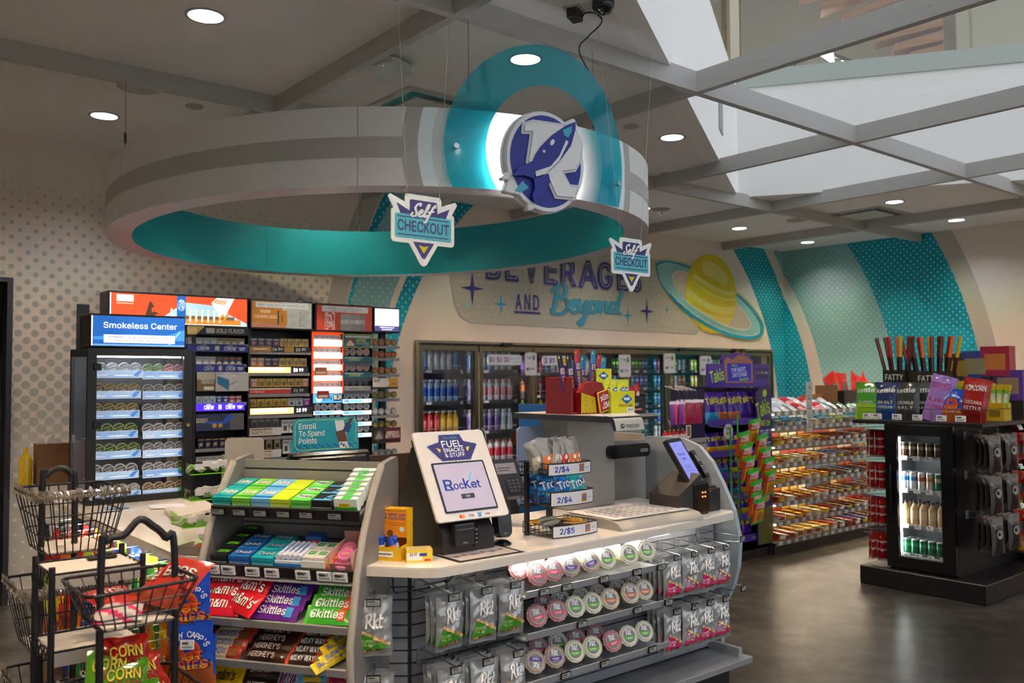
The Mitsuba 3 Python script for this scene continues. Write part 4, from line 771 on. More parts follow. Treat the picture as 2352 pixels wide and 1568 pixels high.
# scale tray of the second self checkout
k = thing('scanning_tray', 'grey scanning tray with a white dotted top in front of the second self checkout', 'scanning tray'); TM = rotz(-1, (3.07, 2.90, CT))
pt = Polygon([(.0, 0), (.42, 0), (.42, .040), (.10, .046), (.03, .034), (.004, .012)])
part(k, 'tray', G().prism(pt, .60, '#9a968c', 0, TM @ frame((0, 0, 0), (0, 1, 0), (0, 0, 1))))
g = G().prism(rrect(.55, .34, .01, .29, .235), .004, '#d6cfc8', 0, TM @ mv(0, 0, .046)); part(k, 'top_plate', g)
g = G()
for i in range(9):
    for j in range(6): g.rect(.07 + .05 * i, .085 + .05 * i, .10 + .042 * j, .126 + .042 * j, '#8f8a84', 0, TM @ mv(0, 0, .051))
part(k, 'sensor_marks', g); labels[k + '__sensor_marks'] = {'kind': 'stuff'}
# column and shelf of the second self checkout
k = thing('self_checkout_column', 'tall grey column carrying a black-edged snack shelf behind the scanning tray', 'self checkout')
part(k, 'column', G().bb(3.345, 3.715, 3.56, 3.80, CT, 1.425, '#a39f98', 0, bev=.006)); part(k, 'blue_panel', G().prism(rrect(.20, .44, .03), .012, '#71839f', 0, upf((3.245, 3.77, 1.16), 0)))
sh = Polygon([(3.20, 3.08), (3.41, 3.08), (3.72, 3.42), (3.72, 3.86), (3.20, 3.86)])
part(k, 'shelf', G().prism(sh, .03, '#23252f', 0, mv(0, 0, 1.424)).prism(sh.buffer(-.003), .003, '#aeaaa2', 0, mv(0, 0, 1.454)))
hood = Polygon([(3.13, 1.457), (3.085, 1.452), (3.068, 1.436), (3.055, 1.385), (3.07, 1.385), (3.09, 1.425), (3.13, 1.43)])
hf = frame((3.20, 0, 0), (0, 1, 0), (0, 0, 1)); part(k, 'hood', G().prism(hood, .21, '#a9a79f', 0, hf, ang=60).prism(hood, .004, '#23252f', 0, hf, -.004))
hm = upf((3.305, 3.0585, 1.408), 0, 14); part(k, 'hood_lettering', G().text('mashgin', .020, '#23242e', hm, .016, -.008, w=.098, bold=False, z=.004).poly(circ(.012, -.058, 0), '#23242e', 0, hm, .004).poly(circ(.005, -.057, .001), '#b9b7af', 0, hm, .0046))
part(k, 'rear_shelf', G().bb(3.60, 3.98, 3.46, 3.86, 1.405, 1.44, '#1b1d22', 0, bev=.003).bb(3.60, 3.98, 3.452, 3.462, 1.425, 1.442, '#8d8b86'))
part(k, 'arm', G().prism(sbox(3.64, 1.185, 3.985, 1.262).buffer(-.03).buffer(.03), .03, '#1a1a1c', 2, frame((0, 3.56, 0), (1, 0, 0), (0, 0, 1))).prism(rrect(.07, .022, .011, 3.93, 1.222), .003, '#77756f', 0, frame((0, 3.529, 0), (1, 0, 0), (0, 0, 1))))
# grey cabinet wall behind the monitor
k = thing('grey_cabinet', 'low grey metal cabinet with an open compartment behind the tilted checkout screen', 'cabinet')
g = G().prism(Polygon([(3.80, CT - .3), (4.60, CT - .3), (4.60, 1.20), (4.52, 1.262), (3.86, 1.268), (3.80, 1.24)]), .02, '#8f8d88', 0, frame((0, 3.72, 0), (1, 0, 0), (0, 0, 1))); part(k, 'front_panel', g)
part(k, 'back_panel', G().bb(3.80, 4.50, 4.06, 4.08, .6, 1.33, '#7c7a76')); part(k, 'divider', G().bb(4.12, 4.15, 3.72, 4.06, 1.05, 1.30, '#a39a8d')); part(k, 'side_panel', G().bb(3.80, 3.815, 3.72, 4.08, .6, 1.26, '#6f6d69').bb(4.585, 4.6, 3.72, 4.08, .6, 1.2, '#6f6d69'))
# tilted monitor with its stand
k = thing('checkout_screen', 'black tilted touch screen reading Place all items at the right end of the counter', 'monitor'); MM_ = np.array(upf((3.80, 3.105, 1.185), 18, 31))
part(k, 'body', G().prism(rrect(.21, .30, .014), .024, '#17171a', 0, MM_, -.024)); g = G().rect(-.087, .087, -.118, .128, '#6d72b8', 0, MM_, .001)
g.text('Place all', .017, '#39407f', MM_, -.005, .046, w=.088, z=.0016).text('items', .017, '#39407f', MM_, -.003, .018, w=.05, z=.0016).text('Welcome', .008, '#454c8c', MM_, -.03, .10, w=.05, bold=False, z=.0016)
for i in range(7): g.rect(-.045 + .013 * i, -.039 + .013 * i, -.038, -.012, '#565c9f', 0, MM_, .0016)
g.rect(-.06, .055, -.05, -.047, '#454c8c', 0, MM_, .0016); part(k, 'screen', backlit(g.ply(), .55)); part(k, 'lettering', G().text('mashgin', .009, '#c9c9cc', MM_, 0, -.139, w=.05))
stp = Polygon([(2.99, CT), (3.24, CT), (3.24, 1.02), (3.02, 1.13), (2.99, 1.13)]); part(k, 'side_block', G().prism(Polygon([(3.60, CT), (3.80, CT), (3.80, 1.12), (3.79, 1.135), (3.60, 1.03)]), .20, '#302d2b', 0, frame((.0, 3.20, 0), (1, 0, 0), (0, 0, 1)))); 
part(k, 'card_slot_unit', G().bb(3.725, 3.845, 2.985, 3.20, CT, 1.09, '#141312', 2, bev=.01).bb(3.735, 3.835, 2.980, 2.99, .935, 1.05, '#2c1f12', 2)); 
for i in range(4): part(k, 'red_light', emit(G().bb(3.770 + .022 * (i % 2), 3.779 + .022 * (i % 2), 2.976, 2.979, 1.012 + .022 * (i // 2), 1.020 + .022 * (i // 2), '#f00').ply(), 3.5, .01, (1, .12, .05)))
part(k, 'printer', G().bb(3.865, 3.985, 3.02, 3.16, CT, 1.045, '#1c1b1b', 0, bev=.006).bb(3.88, 3.97, 3.04, 3.13, 1.045, 1.055, '#2a2929').text('EPSON', .005, '#a8a8a8', front(3.02), 3.89, 1.03, w=.02)); part(k, 'neck', G().cyl((3.84, 3.16, 1.05), (3.86, 3.2, 1.15), .012, '#232325'))
M = np.array(upf((4.00, 3.17, 1.165), 24, 32)); k = thing('card_reader', 'black handheld card reader in a cradle right of the tilted checkout screen', 'card reader')
part(k, 'body', G().prism(rrect(.075, .17, .014), .035, '#17171a', 2, M, -.035)); part(k, 'screen', G().rect(-.024, .024, .012, .052, '#77797f', 2, M, .001)); part(k, 'cradle', G().prism(rrect(.06, .13, .02, -.03, .0), .03, '#101012', 2, M, -.07))
for i in range(12): part(k, 'key', G().rect(-.005, .005, -.003, .003, '#bfc0c4', 0, M @ mv(-.017 + .017 * (i % 3), -.018 - .013 * (i // 3), .001)))
# snacks on the column's shelf
k = thing('meat_stick_stand', 'red stand with a yellow fringe front holding tall purple meat sticks on the high shelf', 'display stand'); z0 = 1.457
red = '#6e0d17'; g = G().bb(3.215, 3.47, 3.40, 3.60, z0, z0 + .012, red, 0).bb(3.215, 3.235, 3.40, 3.60, z0, z0 + .20, red, 0, bev=.004).bb(3.215, 3.47, 3.585, 3.60, z0, z0 + .20, red, 0).bb(3.45, 3.47, 3.40, 3.60, z0, z0 + .14, red, 0).bb(3.215, 3.47, 3.43, 3.44, z0, z0 + .14, red, 0); part(k, 'holder', g)
vest = Polygon([(3.285, z0), (3.44, z0), (3.455, z0 + .10), (3.43, z0 + .155), (3.38, z0 + .165), (3.32, z0 + .155), (3.285, z0 + .11)]).buffer(.012); VF = frame((0, 3.425, 0), (1, 0, 0), (0, 0, 1)); part(k, 'vest_panel', G().prism(vest, .04, '#7d1519', 0, VF))
part(k, 'fringe', G().merge(sum_ := G()) if False else (lambda q: [q.poly(Polygon([(3.275 + .0085 * i, z0 + .004 + .004 * (i % 3)), (3.281 + .0085 * i, z0 + .004), (3.284 + .0075 * i, z0 + .115 - .002 * i), (3.279 + .0075 * i, z0 + .115 - .002 * i)]), '#e0c21f', 0, VF, .042) for i in range(14)] and q)(G())); labels[k + '__fringe'] = {'kind': 'stuff', 'label': 'yellow fringe'}
SJ = upf((3.44, 3.37, z0 + .068), 8) @ np.array(frame((0, 0, 0), (.978, .208, 0), (-.208, .978, 0))); part(k, 'logo_plate', G().prism(rrect(.10, .115, .008), .008, '#dcbf22', 0, SJ, -.008).poly(rrect(.09, .105, .005), '#a31d2c', 0, SJ, .0006).text('slim', .034, '#3a2145', SJ, .001, .004, w=.076, z=.0012).text('slim', .033, '#efeae2', SJ, 0, .006, w=.073, z=.0018).text('JIM', .034, '#3a2145', SJ, .006, -.041, w=.064, z=.0012).text('JIM', .033, '#efeae2', SJ, .005, -.039, w=.061, z=.0018))
def savage(c, s):
    g, b = bag(.040, .30, .014, lambda u, v: (c if v > .72 else '#4a2178' if v > .22 else '#3a2d3a' if v > .10 else '#d3b41f', 2), s, 6, 16, crimp=.03, waist=0)
    g.text('SAVAGE', .022, '#dccb26', None, -.009, .085, w=.10, rot=90, bend=lambda p: b(p), z=.001) if False else g.text('SAVAGE', .020, '#dccb26', None, .010, .13, w=.10, rot=90, bend=b, z=.001)
    g.poly(rrect(.028, .032, .003, 0, .205), '#cfc8c4', 0, None, .0008, b).text('slim', .009, '#8e1f2c', None, 0, .208, w=.022, bend=b, z=.0014).text('JIM', .009, '#8e1f2c', None, 0, .195, w=.018, bend=b, z=.0014).poly(sbox(-.014, .275, -.004, .288), '#d8c22a', 0, None, .0008, b); return g.ply()
sv = [savage('#1f1a24', 1), savage('#c02c3c', 2), savage('#2a7fb0', 3)]
for i, (px, a, v, zz, yy) in enumerate(((1303, -14, 0, .03, 3.46), (1318, -10, 0, .025, 3.46), (1330, -4, 1, .055, 3.52), (1340, 0, 2, .02, 3.55), (1357, 6, 2, .05, 3.50), (1366, 10, 1, .03, 3.55), (1374, 12, 2, .015, 3.48))): solo('meat_stick', sv[v], f'tall purple meat stick with a {["black", "red", "blue"][v]} top in the red stand, {ORD[i]} from the left', 'meat stick', mv(*at(px, 905, y=yy)[:2], z0 + zz) @ roty(a * .8))
# nut packs
k = thing('nut_carton', 'yellow-green carton of chile lime nut packs on the high shelf', 'display box'); M = rotz(0, (3.555, 3.30, z0)) @ mv(.02, .06, 0)
g = carton(.19, .11, .12, '#d9d21f', 0, side='#a9b81f'); part(k, 'carton', g, M @ mv(0, 0, 0)); nd = lambda g, x, z, s, b=None, M2=None: g.poly(Polygon([(x - s, z), (x, z + s * .62), (x + s, z), (x, z - s * .62)]), '#2458a5', 0, M2, .0008, b).poly(sbox(x - s * .5, z - s * .12, x + s * .5, z + s * .2), '#e8eef4', 0, M2, .0014, b)
g = nd(G(), .03, .075, .045, None, front()).text('CHILE & LIME', .014, '#8a5a1a', front(), .02, .034, w=.11, z=.001).rect(.03, .085, 0, .03, '#e6e6e2', 0, front(), .0012).text('$1.79', .010, '#333', front(), .058, .012, w=.035, z=.002); part(k, 'front_print', g, M)
g = G().bb(-.10, .02, .105, .11, .12, .245, '#dcd824', 0); nd(g, -.045, .205, .040, None, front(.105)).text('CHILE & LIME', .010, '#a84a1a', front(.105), -.03, .150, w=.075, z=.001); part(k, 'header_card', g, M)
p, b = bag(.075, .12, .02, lambda u, v: ('#d8d62c' if v < .8 else '#c4cc2a', 2), 4); nd(p, 0, .062, .026, b).text('CHILE', .012, '#a84a1a', None, 0, .026, w=.05, bend=b, z=.001); p = p.ply()
for i, (x, y, a) in enumerate(((-.05, .06, -8), (-.02, .04, -4), (.02, .025, 3), (.055, .03, 6), (.0, .075, 0))): solo('nut_pack', p, f'yellow nut pack standing in the yellow-green carton, {ORD[i]} of five', 'nuts', M @ mv(x, y, .065) @ rotz(a) @ rotx(-4))
k = thing('jerky_box', 'black box of red jerky packs on the rear black shelf', 'display box'); M = mv(3.785, 3.475, 1.442)
part(k, 'box', G().bb(-.105, .105, 0, .005, 0, .10, '#1b1a1b').bb(-.105, .105, .12, .125, 0, .13, '#1b1a1b').bb(-.105, -.10, 0, .125, 0, .115, '#242223').bb(.10, .105, 0, .125, 0, .115, '#242223').bb(-.105, .105, 0, .125, 0, .004, '#1b1a1b'), M)
part(k, 'front_print', G().text("JACK LINK'S", .018, '#d9d6d2', front(), 0, .045, w=.088).rect(-.075, .075, .018, .032, '#a8232c', 0, front()).text("AMERICA'S #1 MEAT SNACK", .007, '#e6d8d4', front(), 0, .022, w=.13, z=.0012).poly(stroke([[(-.014, .082), (-.008, .070), (0, .064)], [(.014, .082), (.008, .070), (0, .064)]], .004), '#b8322c', 0, front(), .0008), M)
p, b = bag(.045, .15, .014, lambda u, v: ('#b82227' if v > .32 or abs(u - .5) > .25 else '#8a6a3a', 2), 6); p.poly(circ(.014, 0, .09), '#e0d2c0', 0, None, .001, b).poly(sbox(-.012, .045, .012, .055), '#8fae2a', 0, None, .001, b); p = p.ply()
for i in range(7): solo('jerky_pack', p, f'red jerky pack standing in the black box, {ORD[i]} from the left', 'jerky', M @ mv(-.075 + .025 * i, .035 + .035 * (i % 2), .006 + .02 * (i == 6)) @ roty((i % 3 - 1) * 4))
solo('brown_carton', G().bb(-.12, .12, 0, .004, 0, .19, '#8a6a4e', 1).bb(-.12, -.116, 0, .10, 0, .19, '#7a5c42', 1).bb(.116, .12, 0, .16, 0, .19, '#2b2624', 1).rect(-.01, .045, .12, .17, '#ddd8d0', 1, front()).rect(-.01, .045, .16, .172, '#5a90b8', 1, front(), .001), 'open brown cardboard tray behind the yellow nut carton', 'carton', mv(3.68, 3.70, 1.442))
# cashier's side, behind the rack
k = thing('register_monitor', 'back of a black register monitor behind the candy rack', 'monitor'); part(k, 'housing', G().bb(1.84, 2.27, 3.86, 3.92, 1.02, 1.300, '#1c1a1a', 2, bev=.012).bb(1.87, 2.24, 3.84, 3.86, 1.05, 1.28, '#2b2724', 2, bev=.008)); part(k, 'stand', G().bb(2.02, 2.08, 3.90, 3.96, CT, 1.10, '#1a1a1a').bb(1.95, 2.15, 3.86, 4.02, CT, .935, '#1a1a1a'))
M = np.array(upf((2.035, 3.885, 1.385), 0)); k = thing('enroll_sign', 'teal rounded sign reading Enroll To Spend Points standing on the register monitor', 'sign')
o = rrect(.35, .16, .035).union(sbox(-.185, -.08, .18, -.03)); part(k, 'board', G().prism(o, .004, '#1d8a9c', 0, M, -.004)); g = G()
g.poly(rrect(.33, .145, .03).difference(rrect(.324, .139, .028)), '#d3cf4a', 0, M, .0005); part(k, 'yellow_outline', g)
part(k, 'lettering', G().text('Enroll', .026, '#e8e2d8', M, -.145, .030, w=.092, al='l').text('To Spend', .026, '#e8e2d8', M, -.145, -.005, w=.135, al='l').text('Points', .026, '#e8e2d8', M, -.145, -.040, w=.095, al='l'))
part(k, 'cup_picture', G().poly(Polygon([(.045, .065), (.095, .065), (.125, -.07), (.075, -.07)]), '#e6e2da', 0, M, .0006).poly(Polygon([(.05, .01), (.10, .02), (.118, -.04), (.066, -.04)]), '#5a3a2a', 0, M, .001).poly(Polygon([(.088, .01), (.125, .005), (.14, .04), (.105, .05)]), '#23406e', 0, M, .0012).poly(Polygon([(.10, .045), (.13, .06), (.115, .07), (.15, .075), (.125, .04)]), '#4a2c1e', 0, M, .0014)); part(k, 'foot', G().bb(-.09, .09, -.03, .0, -.10, -.078, '#cfc8bd', 0, M))
g = G()
for i in range(26): g.poly(circ(.004 + .003 * ((i * 7) % 3) / 2, -.165 + .013 * i, -.066 + .008 * ((i * 5) % 3), 3), '#1a5f92', 0, M, .0008)
part(k, 'blue_dots', g); labels[k + '__blue_dots'] = {'kind': 'stuff'}
solo('partition_panel', G().prism(rrect(.20, .30, .025), .012, '#b4b0a8', 0, upf((1.86, 4.45, 1.20), -38)), 'pale grey rounded partition panel standing behind the candy rack', 'panel')
# brown wall and clutter behind the terminal
solo('wooden_screen', G().bb(2.30, 3.02, 4.55, 4.58, .0, 1.20, '#3b2a1c', 0), 'dark brown wooden screen behind the payment terminal', 'screen')
solo('notice_sheet', G().bb(2.42, 2.62, 4.54, 4.546, .97, 1.10, '#b9bdc4', 1).rect(-.08, .08, -.03, -.025, '#b8b04a', 1, frame((2.52, 4.539, 1.04), (1, 0, 0), (0, 0, 1))).rect(-.08, .06, .01, .014, '#5a5f66', 1, frame((2.52, 4.539, 1.04), (1, 0, 0), (0, 0, 1))).rect(-.08, .05, .03, .034, '#5a5f66', 1, frame((2.52, 4.539, 1.04), (1, 0, 0), (0, 0, 1))), 'grey printed notice fixed to the brown screen', 'notice')
solo('receipt_printer', G().bb(2.06, 2.27, 3.56, 3.74, CT, 1.02, '#19191b', 0, bev=.01).bb(2.06, 2.27, 3.56, 3.72, 1.02, 1.032, '#8a857c', 0), 'black receipt printer behind the terminal with a pale lid', 'printer')
# under-counter cord
solo('lighting_cord', G().tube(spline([(1.845, 3.06, CT - .0), (1.86, 3.00, .87), (1.90, 3.05, .80), (1.97, 3.09, .78), (2.12, 3.085, .78), (2.2, 3.08, .80), (2.24, 3.06, CT - .04)], 6), .003, '#1c1b1b', 0, 6).cyl((2.10, 3.085, .78), (2.17, 3.082, .785), .007, '#cfccc6', 0, 8), 'thin dark cord with a white connector hanging below the counter corner', 'cord')
# ---------------------------------------------------------------- cups, bags and hooks of the island
RKT = [[(.0, .0), (.06, .5), (.12, .98), (.02, .80)], [(.12, .98), (.34, 1.0), (.40, .74), (.26, .52), (.10, .50)], [(.20, .50), (.34, .22), (.46, .02)],
       [(.56, .0), (.62, .5), (.68, 1.0)], [(.84, .62), (.72, .42), (.62, .38)], [(.66, .38), (.76, .12), (.88, .02)], [(1.10, .95), (1.02, .45), (1.0, .12), (1.08, .0), (1.18, .08)], [(.92, .66), (1.24, .68)]]
RK2 = stroke(RKT, .15, 3)
def rkt(w, cx, cy): s = w / 1.3; return affinity.translate(affinity.scale(RK2, s, s, origin=(0, 0)), cx - w * .47, cy)
def cup(kind, s):
    band, c1, c2 = {'pink': ('#d3465f', '#6a1c22', '#8e2a2c'), 'purple': ('#4b2a86', '#5a3c2a', '#7d5c40'), 'green': ('#5aa62f', '#a9ad6a', '#cfc9a2'), 'orange': ('#d2703a', '#a98a58', '#c9b083')}[kind]
    rs = random.Random(s); g = G(); n = 16; prof = [(.034, -.064), (.036, -.060), (.041, -.035), (.045, -.008)]
    a = np.arange(n) * 2 * PI / n; v = np.array([[r * math.cos(t), r * math.sin(t), z] for r, z in prof for t in a]); f, c = [], []
    for q in range(3):
        for i in range(n):
            j = (i + 1) % n; f += [[q * n + i, q * n + j, (q + 1) * n + j], [q * n + i, (q + 1) * n + j, (q + 1) * n + i]]; k = code(lerpc(c1, c2, rs.random()), 2); c += [k, k]
    g.add(v, f, np.array(c), 0, 0); g.add(v[:n], [[0, x + 1, x] for x in range(1, n - 1)], c1, 2)
    body = g.ply()
    g = G().lathe([(.045, -.010), (.049, -.008), (.049, -.002), (.046, 0), (.043, -.003), (.041, -.003), (.039, .002), (.033, .003)], lerpc(c2, '#b9bcbc', .55), 2, 24, None, 40, caps=False)
    for i in range(24): g.bb(.0475, .0500, -.0018, .0018, -.007, 0, '#c9cccb', 2, rotz(15 * i)) if i % 2 == 0 else None
    g.poly(circ(.0335), lerpc(c2, '#c6c8c6', .5), 2, None, .003); lid = g.ply()
    d = circ(.031, 0, 0, 6); g = G().poly(d, '#74767a', 0, None, .0036).poly(d.intersection(sbox(-1, -.018, 1, -.002)), band, 0, None, .0042).poly(rkt(.030, -.001, .004), '#e6e4e0', 0, None, .0044)
    g.rect(-.018, .016, -.010, -.0075, '#eadfe0', 0, None, .0048).rect(-.012, .012, -.015, -.013, '#eadfe0', 0, None, .0048)
    return [('cup', body), ('lid', lid), ('label', g.ply())]
CUPS = {k: cup(k, i) for i, k in enumerate(('pink', 'purple', 'green', 'orange'))}
CROP = lambda x, y: (1150 + x / 4.042, 1180 + y / 4.042)
def put_cup(kind, x, y, yy, lab, roll=0):
    c = at(*CROP(x, y), y=yy); M = np.array(upf(c, -16, 24)) @ rotz(roll)
    spawn(CUPS[kind], 'snack_cup', lab, 'snack cup', M)
CN = {'pink': 'red fruit', 'purple': 'brown mix', 'green': 'pale green mix', 'orange': 'tan nut'}
ROWS = [[('pink', 170, 505, 1), ('pink', 345, 560, 0), ('pink', 487, 518, 0), ('purple', 330, 462, 1), ('purple', 648, 478, 0), ('purple', 525, 430, 1), ('purple', 832, 440, 0, 15), ('green', 695, 405, 1), ('green', 985, 410, 0), ('green', 860, 372, 1), ('green', 1195, 375, 0), ('green', 1050, 342, 1), ('green', 1355, 335, 0), ('green', 1240, 300, 1)],
        [('pink', 340, 940, 0, 12), ('pink', 405, 840, 1), ('pink', 527, 893, 0), ('green', 560, 800, 1), ('green', 695, 855, 0), ('green', 755, 775, 1), ('green', 857, 822, 0), ('orange', 910, 745, 1), ('orange', 1018, 785, 0), ('purple', 640, 750, 2), ('purple', 830, 700, 2), ('orange', 1205, 732, 0), ('orange', 1095, 690, 1), ('purple', 1000, 672, 2), ('orange', 1335, 700, 0), ('orange', 1240, 650, 1), ('orange', 1140, 635, 2)],
        [('purple', 322, 1370, 0, 170), ('purple', 190, 1310, 1), ('purple', 505, 1320, 0), ('pink', 355, 1245, 1), ('green', 690, 1272, 0), ('green', 535, 1195, 1), ('green', 855, 1232, 0), ('pink', 705, 1155, 1), ('pink', 1040, 1178, 0, 12), ('pink', 890, 1115, 1), ('green', 1190, 1130, 0), ('green', 1335, 1085, 0)]]
for ri, row in enumerate(ROWS):
    nf = nbk = 0
    for c in row:
        if c[3] == 0: nf += 1; w = f'{ORD[nf - 1]} in the front line'
        else: nbk += 1; w = f'{ORD[nbk - 1]} behind the front line'
        put_cup(c[0], c[1], c[2], 2.862 + .085 * c[3], f'{CN[c[0]]} cup, {w} of the {["top", "middle", "bottom"][ri]} counter tray', c[4] if len(c) > 4 else 0)
def rktbag(kind, s, w=.135, h=.215, d=.035):
    tri, nut = {'green': ('#3f8a22', '#b98b4a'), 'pink': ('#c4225e', '#b0653a')}[kind]; rs = random.Random(s)
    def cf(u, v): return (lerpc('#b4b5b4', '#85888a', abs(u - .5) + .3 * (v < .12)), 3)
    g, b = bag(w, h, d, cf, s, 16, 22, wr=.62, waist=.04, freq=2.1)
    lo_ = -.45 * w; T1 = Polygon([(lo_, .10 * h), (lo_ + .02, .43 * h), (.42 * w, .20 * h), (.38 * w, .155 * h)]); g.poly(fine(T1, .03), tri, 0, None, .0026, b)
    for i in range(14):
        t = i / 13; x = lo_ + .02 + t * (.84 * w - .015); g.poly(circ(.0055 + .002 * rs.random(), x, .44 * h - t * .22 * h, 2), lerpc(nut, '#e0c58a', rs.random()), 2, None, .0036 + .0001 * (i % 3), b)
        if t < .9: g.poly(circ(.005, lo_ + .01 + t * .8 * w, .095 * h + t * .045 * h, 2), lerpc('#4a3020', nut, rs.random()), 2, None, .0036, b)
    g.rect(0, 0, 0, 0, tri) if False else None
    g.text('COUNTRY', .011, '#a9d07a' if kind == 'green' else '#f0b9cc', None, -.22 * w, .255 * h, w=.045, bend=b, z=.0046).text('TRAIL MIX', .010, '#a9d07a' if kind == 'green' else '#f0b9cc', None, -.20 * w, .195 * h, w=.05, bend=b, z=.0046)
    g.poly(rkt(.068, .004, .52 * h), '#e9e7e4', 1, None, .0052, b)
    return g.ply()
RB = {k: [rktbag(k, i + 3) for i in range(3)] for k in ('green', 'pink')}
PL = {'green': 'silver green-marked bag', 'pink': 'silver magenta-marked bag'}
def hang(M, n, kind, where, red=False, sp=.034, L=.25, jit=4):
    """a hook at M (on a wall facing -y of M) with n bags along it"""
    hook(M, f'peg hook {where}', red, L)
    rs = random.Random(hash(where) % 1000 if False else sum(map(ord, where)))
    for i in range(n):
        Mb = np.asarray(M) @ mv(.004 * (i % 2), -L + .03 + sp * i, -.215 + .004 + .002 * (i % 3)) @ rotz(rs.uniform(-jit, jit)) @ roty(rs.uniform(-jit, jit) * .6)
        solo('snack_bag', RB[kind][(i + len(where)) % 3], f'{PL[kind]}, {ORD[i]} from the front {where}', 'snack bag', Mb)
for i, x in enumerate((2.05, 2.215, 2.367)): hang(mv(x, 3.10, .79), 4 if i else 3, 'green', f'on the {ORD[i]} upper peg left of the trays')
for i, x in enumerate((2.06, 2.22, 2.38)): hang(mv(x, 3.10, .505), 4, 'green', f'on the {ORD[i]} lower peg left of the trays')
CM = frame((1.905, 3.19, .79), (.83, -.556, 0), (.556, .83, 0), (0, 0, 1)); hang(CM, 3, 'green', 'on the upper corner peg by the candy rack'); hang(CM @ mv(0, 0, -.29), 3, 'green', 'on the lower corner peg by the candy rack')
for i, x in enumerate((3.43, 3.565, 3.70, 3.825)): hang(mv(x, 3.10, .76), 5 if i == 0 else 4, 'pink', f'on the {ORD[i]} upper peg right of the trays', True, .036, .23)
for i, x in enumerate((3.42, 3.56, 3.685, 3.815)): hang(mv(x, 3.10, .495), 4, 'pink', f'on the {ORD[i]} lower peg right of the trays', True, .036, .23)
for i, z in enumerate((.79, .53)): hook(frame((3.885, 3.10, z), (.97, .24, 0), (-.24, .97, 0), (0, 0, 1)), f'{["upper", "lower"][i]} empty peg hook at the right end of the counter wall')
# left wing: chip bags on pegs
def chip(c, c2, t, tc, s, w=.165, h=.235, pic=None, t2=None):
    def cf(u, v): return (c2 if v < .30 else c, 2)
    g, b = bag(w, h, .055, cf, s, 9, 12)
    if pic: g.poly(affinity.scale(circ(1, 0, h * .40), w * .3, h * .15), pic, 2, None, .0008, b)
    if t: g.text(t, h * .15, shade(c, .35), None, .002, h * .595, w=w * .74, rot=6, bend=b, z=.0006).text(t, h * .15, tc, None, 0, h * .60, w=w * .72, rot=6, bend=b, z=.0016)
    if t2: g.text(t2, h * .10, tc, None, 0, h * .36, w=w * .5, rot=4, bend=b, z=.002)
    return g.ply()
def hotfries(s, w=.17, h=.25):
    g, b = bag(w, h, .05, lambda u, v: ('#1d49b3' if v > .30 + .04 * math.sin(u * 9) else '#a8562a', 2), s)
    g.poly(circ(.042, .0, h * .56), '#d8692f', 2, None, .0006, b).poly(circ(.036, .0, h * .56), '#c8482a', 2, None, .001, b)
    for i, ch in enumerate("ANDY CAPP'S"):
        if ch != ' ': a = (i - 5) * 13; g.text(ch, .020, '#e9eaf2', None, .060 * math.sin(math.radians(a)), h * .56 + .056 * math.cos(math.radians(a)) - .006, rot=-a, bend=b, z=.0016)
    for t, y, w2 in (('HOT', .41, .11), ('FRIES', .275, .14)): g.text(t, .032, '#1a1512', None, .002, h * y - .002, w=w2 * 1.08, rot=4, bend=b, z=.0012).text(t, .031, '#e2562a', None, 0, h * y, w=w2, rot=4, bend=b, z=.002).text(t, .012, '#efb42e', None, 0, h * y + .002, w=w2 * .9, rot=4, bend=b, z=.0024)
    return g.ply()
HF = hotfries(5)
def HFat(px, py, M0=None):
    return at(px, py, y=3.40)
for i, (px, py, yy) in enumerate(((434, 1462, 3.42), (440, 1572, 3.40), (448, 1600, 3.48))):
    c = at(px, py, y=yy); solo('chip_bag', HF, f'blue and orange hot fries bag left of the candy rack, {["upper", "lower", "lower, behind"][i]}', 'chip bag', mv(*c) @ rotz(-38) @ rotx(3))
solo('price_card', price_tag(.05, .035, False), 'small white price card over the upper blue hot fries bag', 'price card', mv(*at(424, 1326, y=3.37)) @ rotz(-38))
solo('price_card', price_tag(.05, .035, False), 'small white price card over the lower blue hot fries bag', 'price card', mv(*at(430, 1480, y=3.35)) @ rotz(-38))
WG = [chip('#d9b01f', '#c9861f', 'CHIPS', '#fff2d0', 1), chip('#1d3f96', '#3b2a5a', 'SALT', '#e6e6f2', 2), chip('#b5221f', '#7a1a14', 'HOT', '#f5d23a', 3), chip('#2f7d3a', '#c9a22a', 'CORN', '#f2f2e0', 4), chip('#c8621f', '#e0a02a', 'CURLS', '#fff', 5), chip('#8fae2a', '#d5cf3a', 'LIME', '#244a1a', 6), chip('#23262e', '#a82a22', 'BBQ', '#f0e0c0', 7)]
WN = ['yellow', 'dark blue', 'red', 'green', 'orange', 'lime', 'black']
for r, z in enumerate((.80, .52, .24)):
    for i in range(9):
        y = 3.93 + .235 * i; M = frame((1.56, y, z), (0, -1, 0), (1, 0, 0), (0, 0, 1)); v = [0, 3, 0, 1, 5, 2, 4, 2, 6][i] if r == 0 else [4, 0, 3, 5, 1, 4, 2, 0, 5][i] if r == 1 else [5, 2, 4, 0, 6, 3, 1, 2, 4][i]
        spawn(HOOK, 'peg_hook', f'{ORD[i]} peg hook from the front in the {["top", "middle", "bottom"][r]} row of the left wing', 'display hook', M @ np.diag([1, 1.5, 1, 1]))
        for q in range(3): solo('chip_bag', WG[v], f'{WN[v]} chip bag, {ORD[q]} on the {ORD[i]} {["top", "middle", "bottom"][r]} peg of the left wing', 'chip bag', M @ mv(0, -.345 + .08 * q, -.225) @ rotz((i * 7 + q * 5) % 9 - 4))
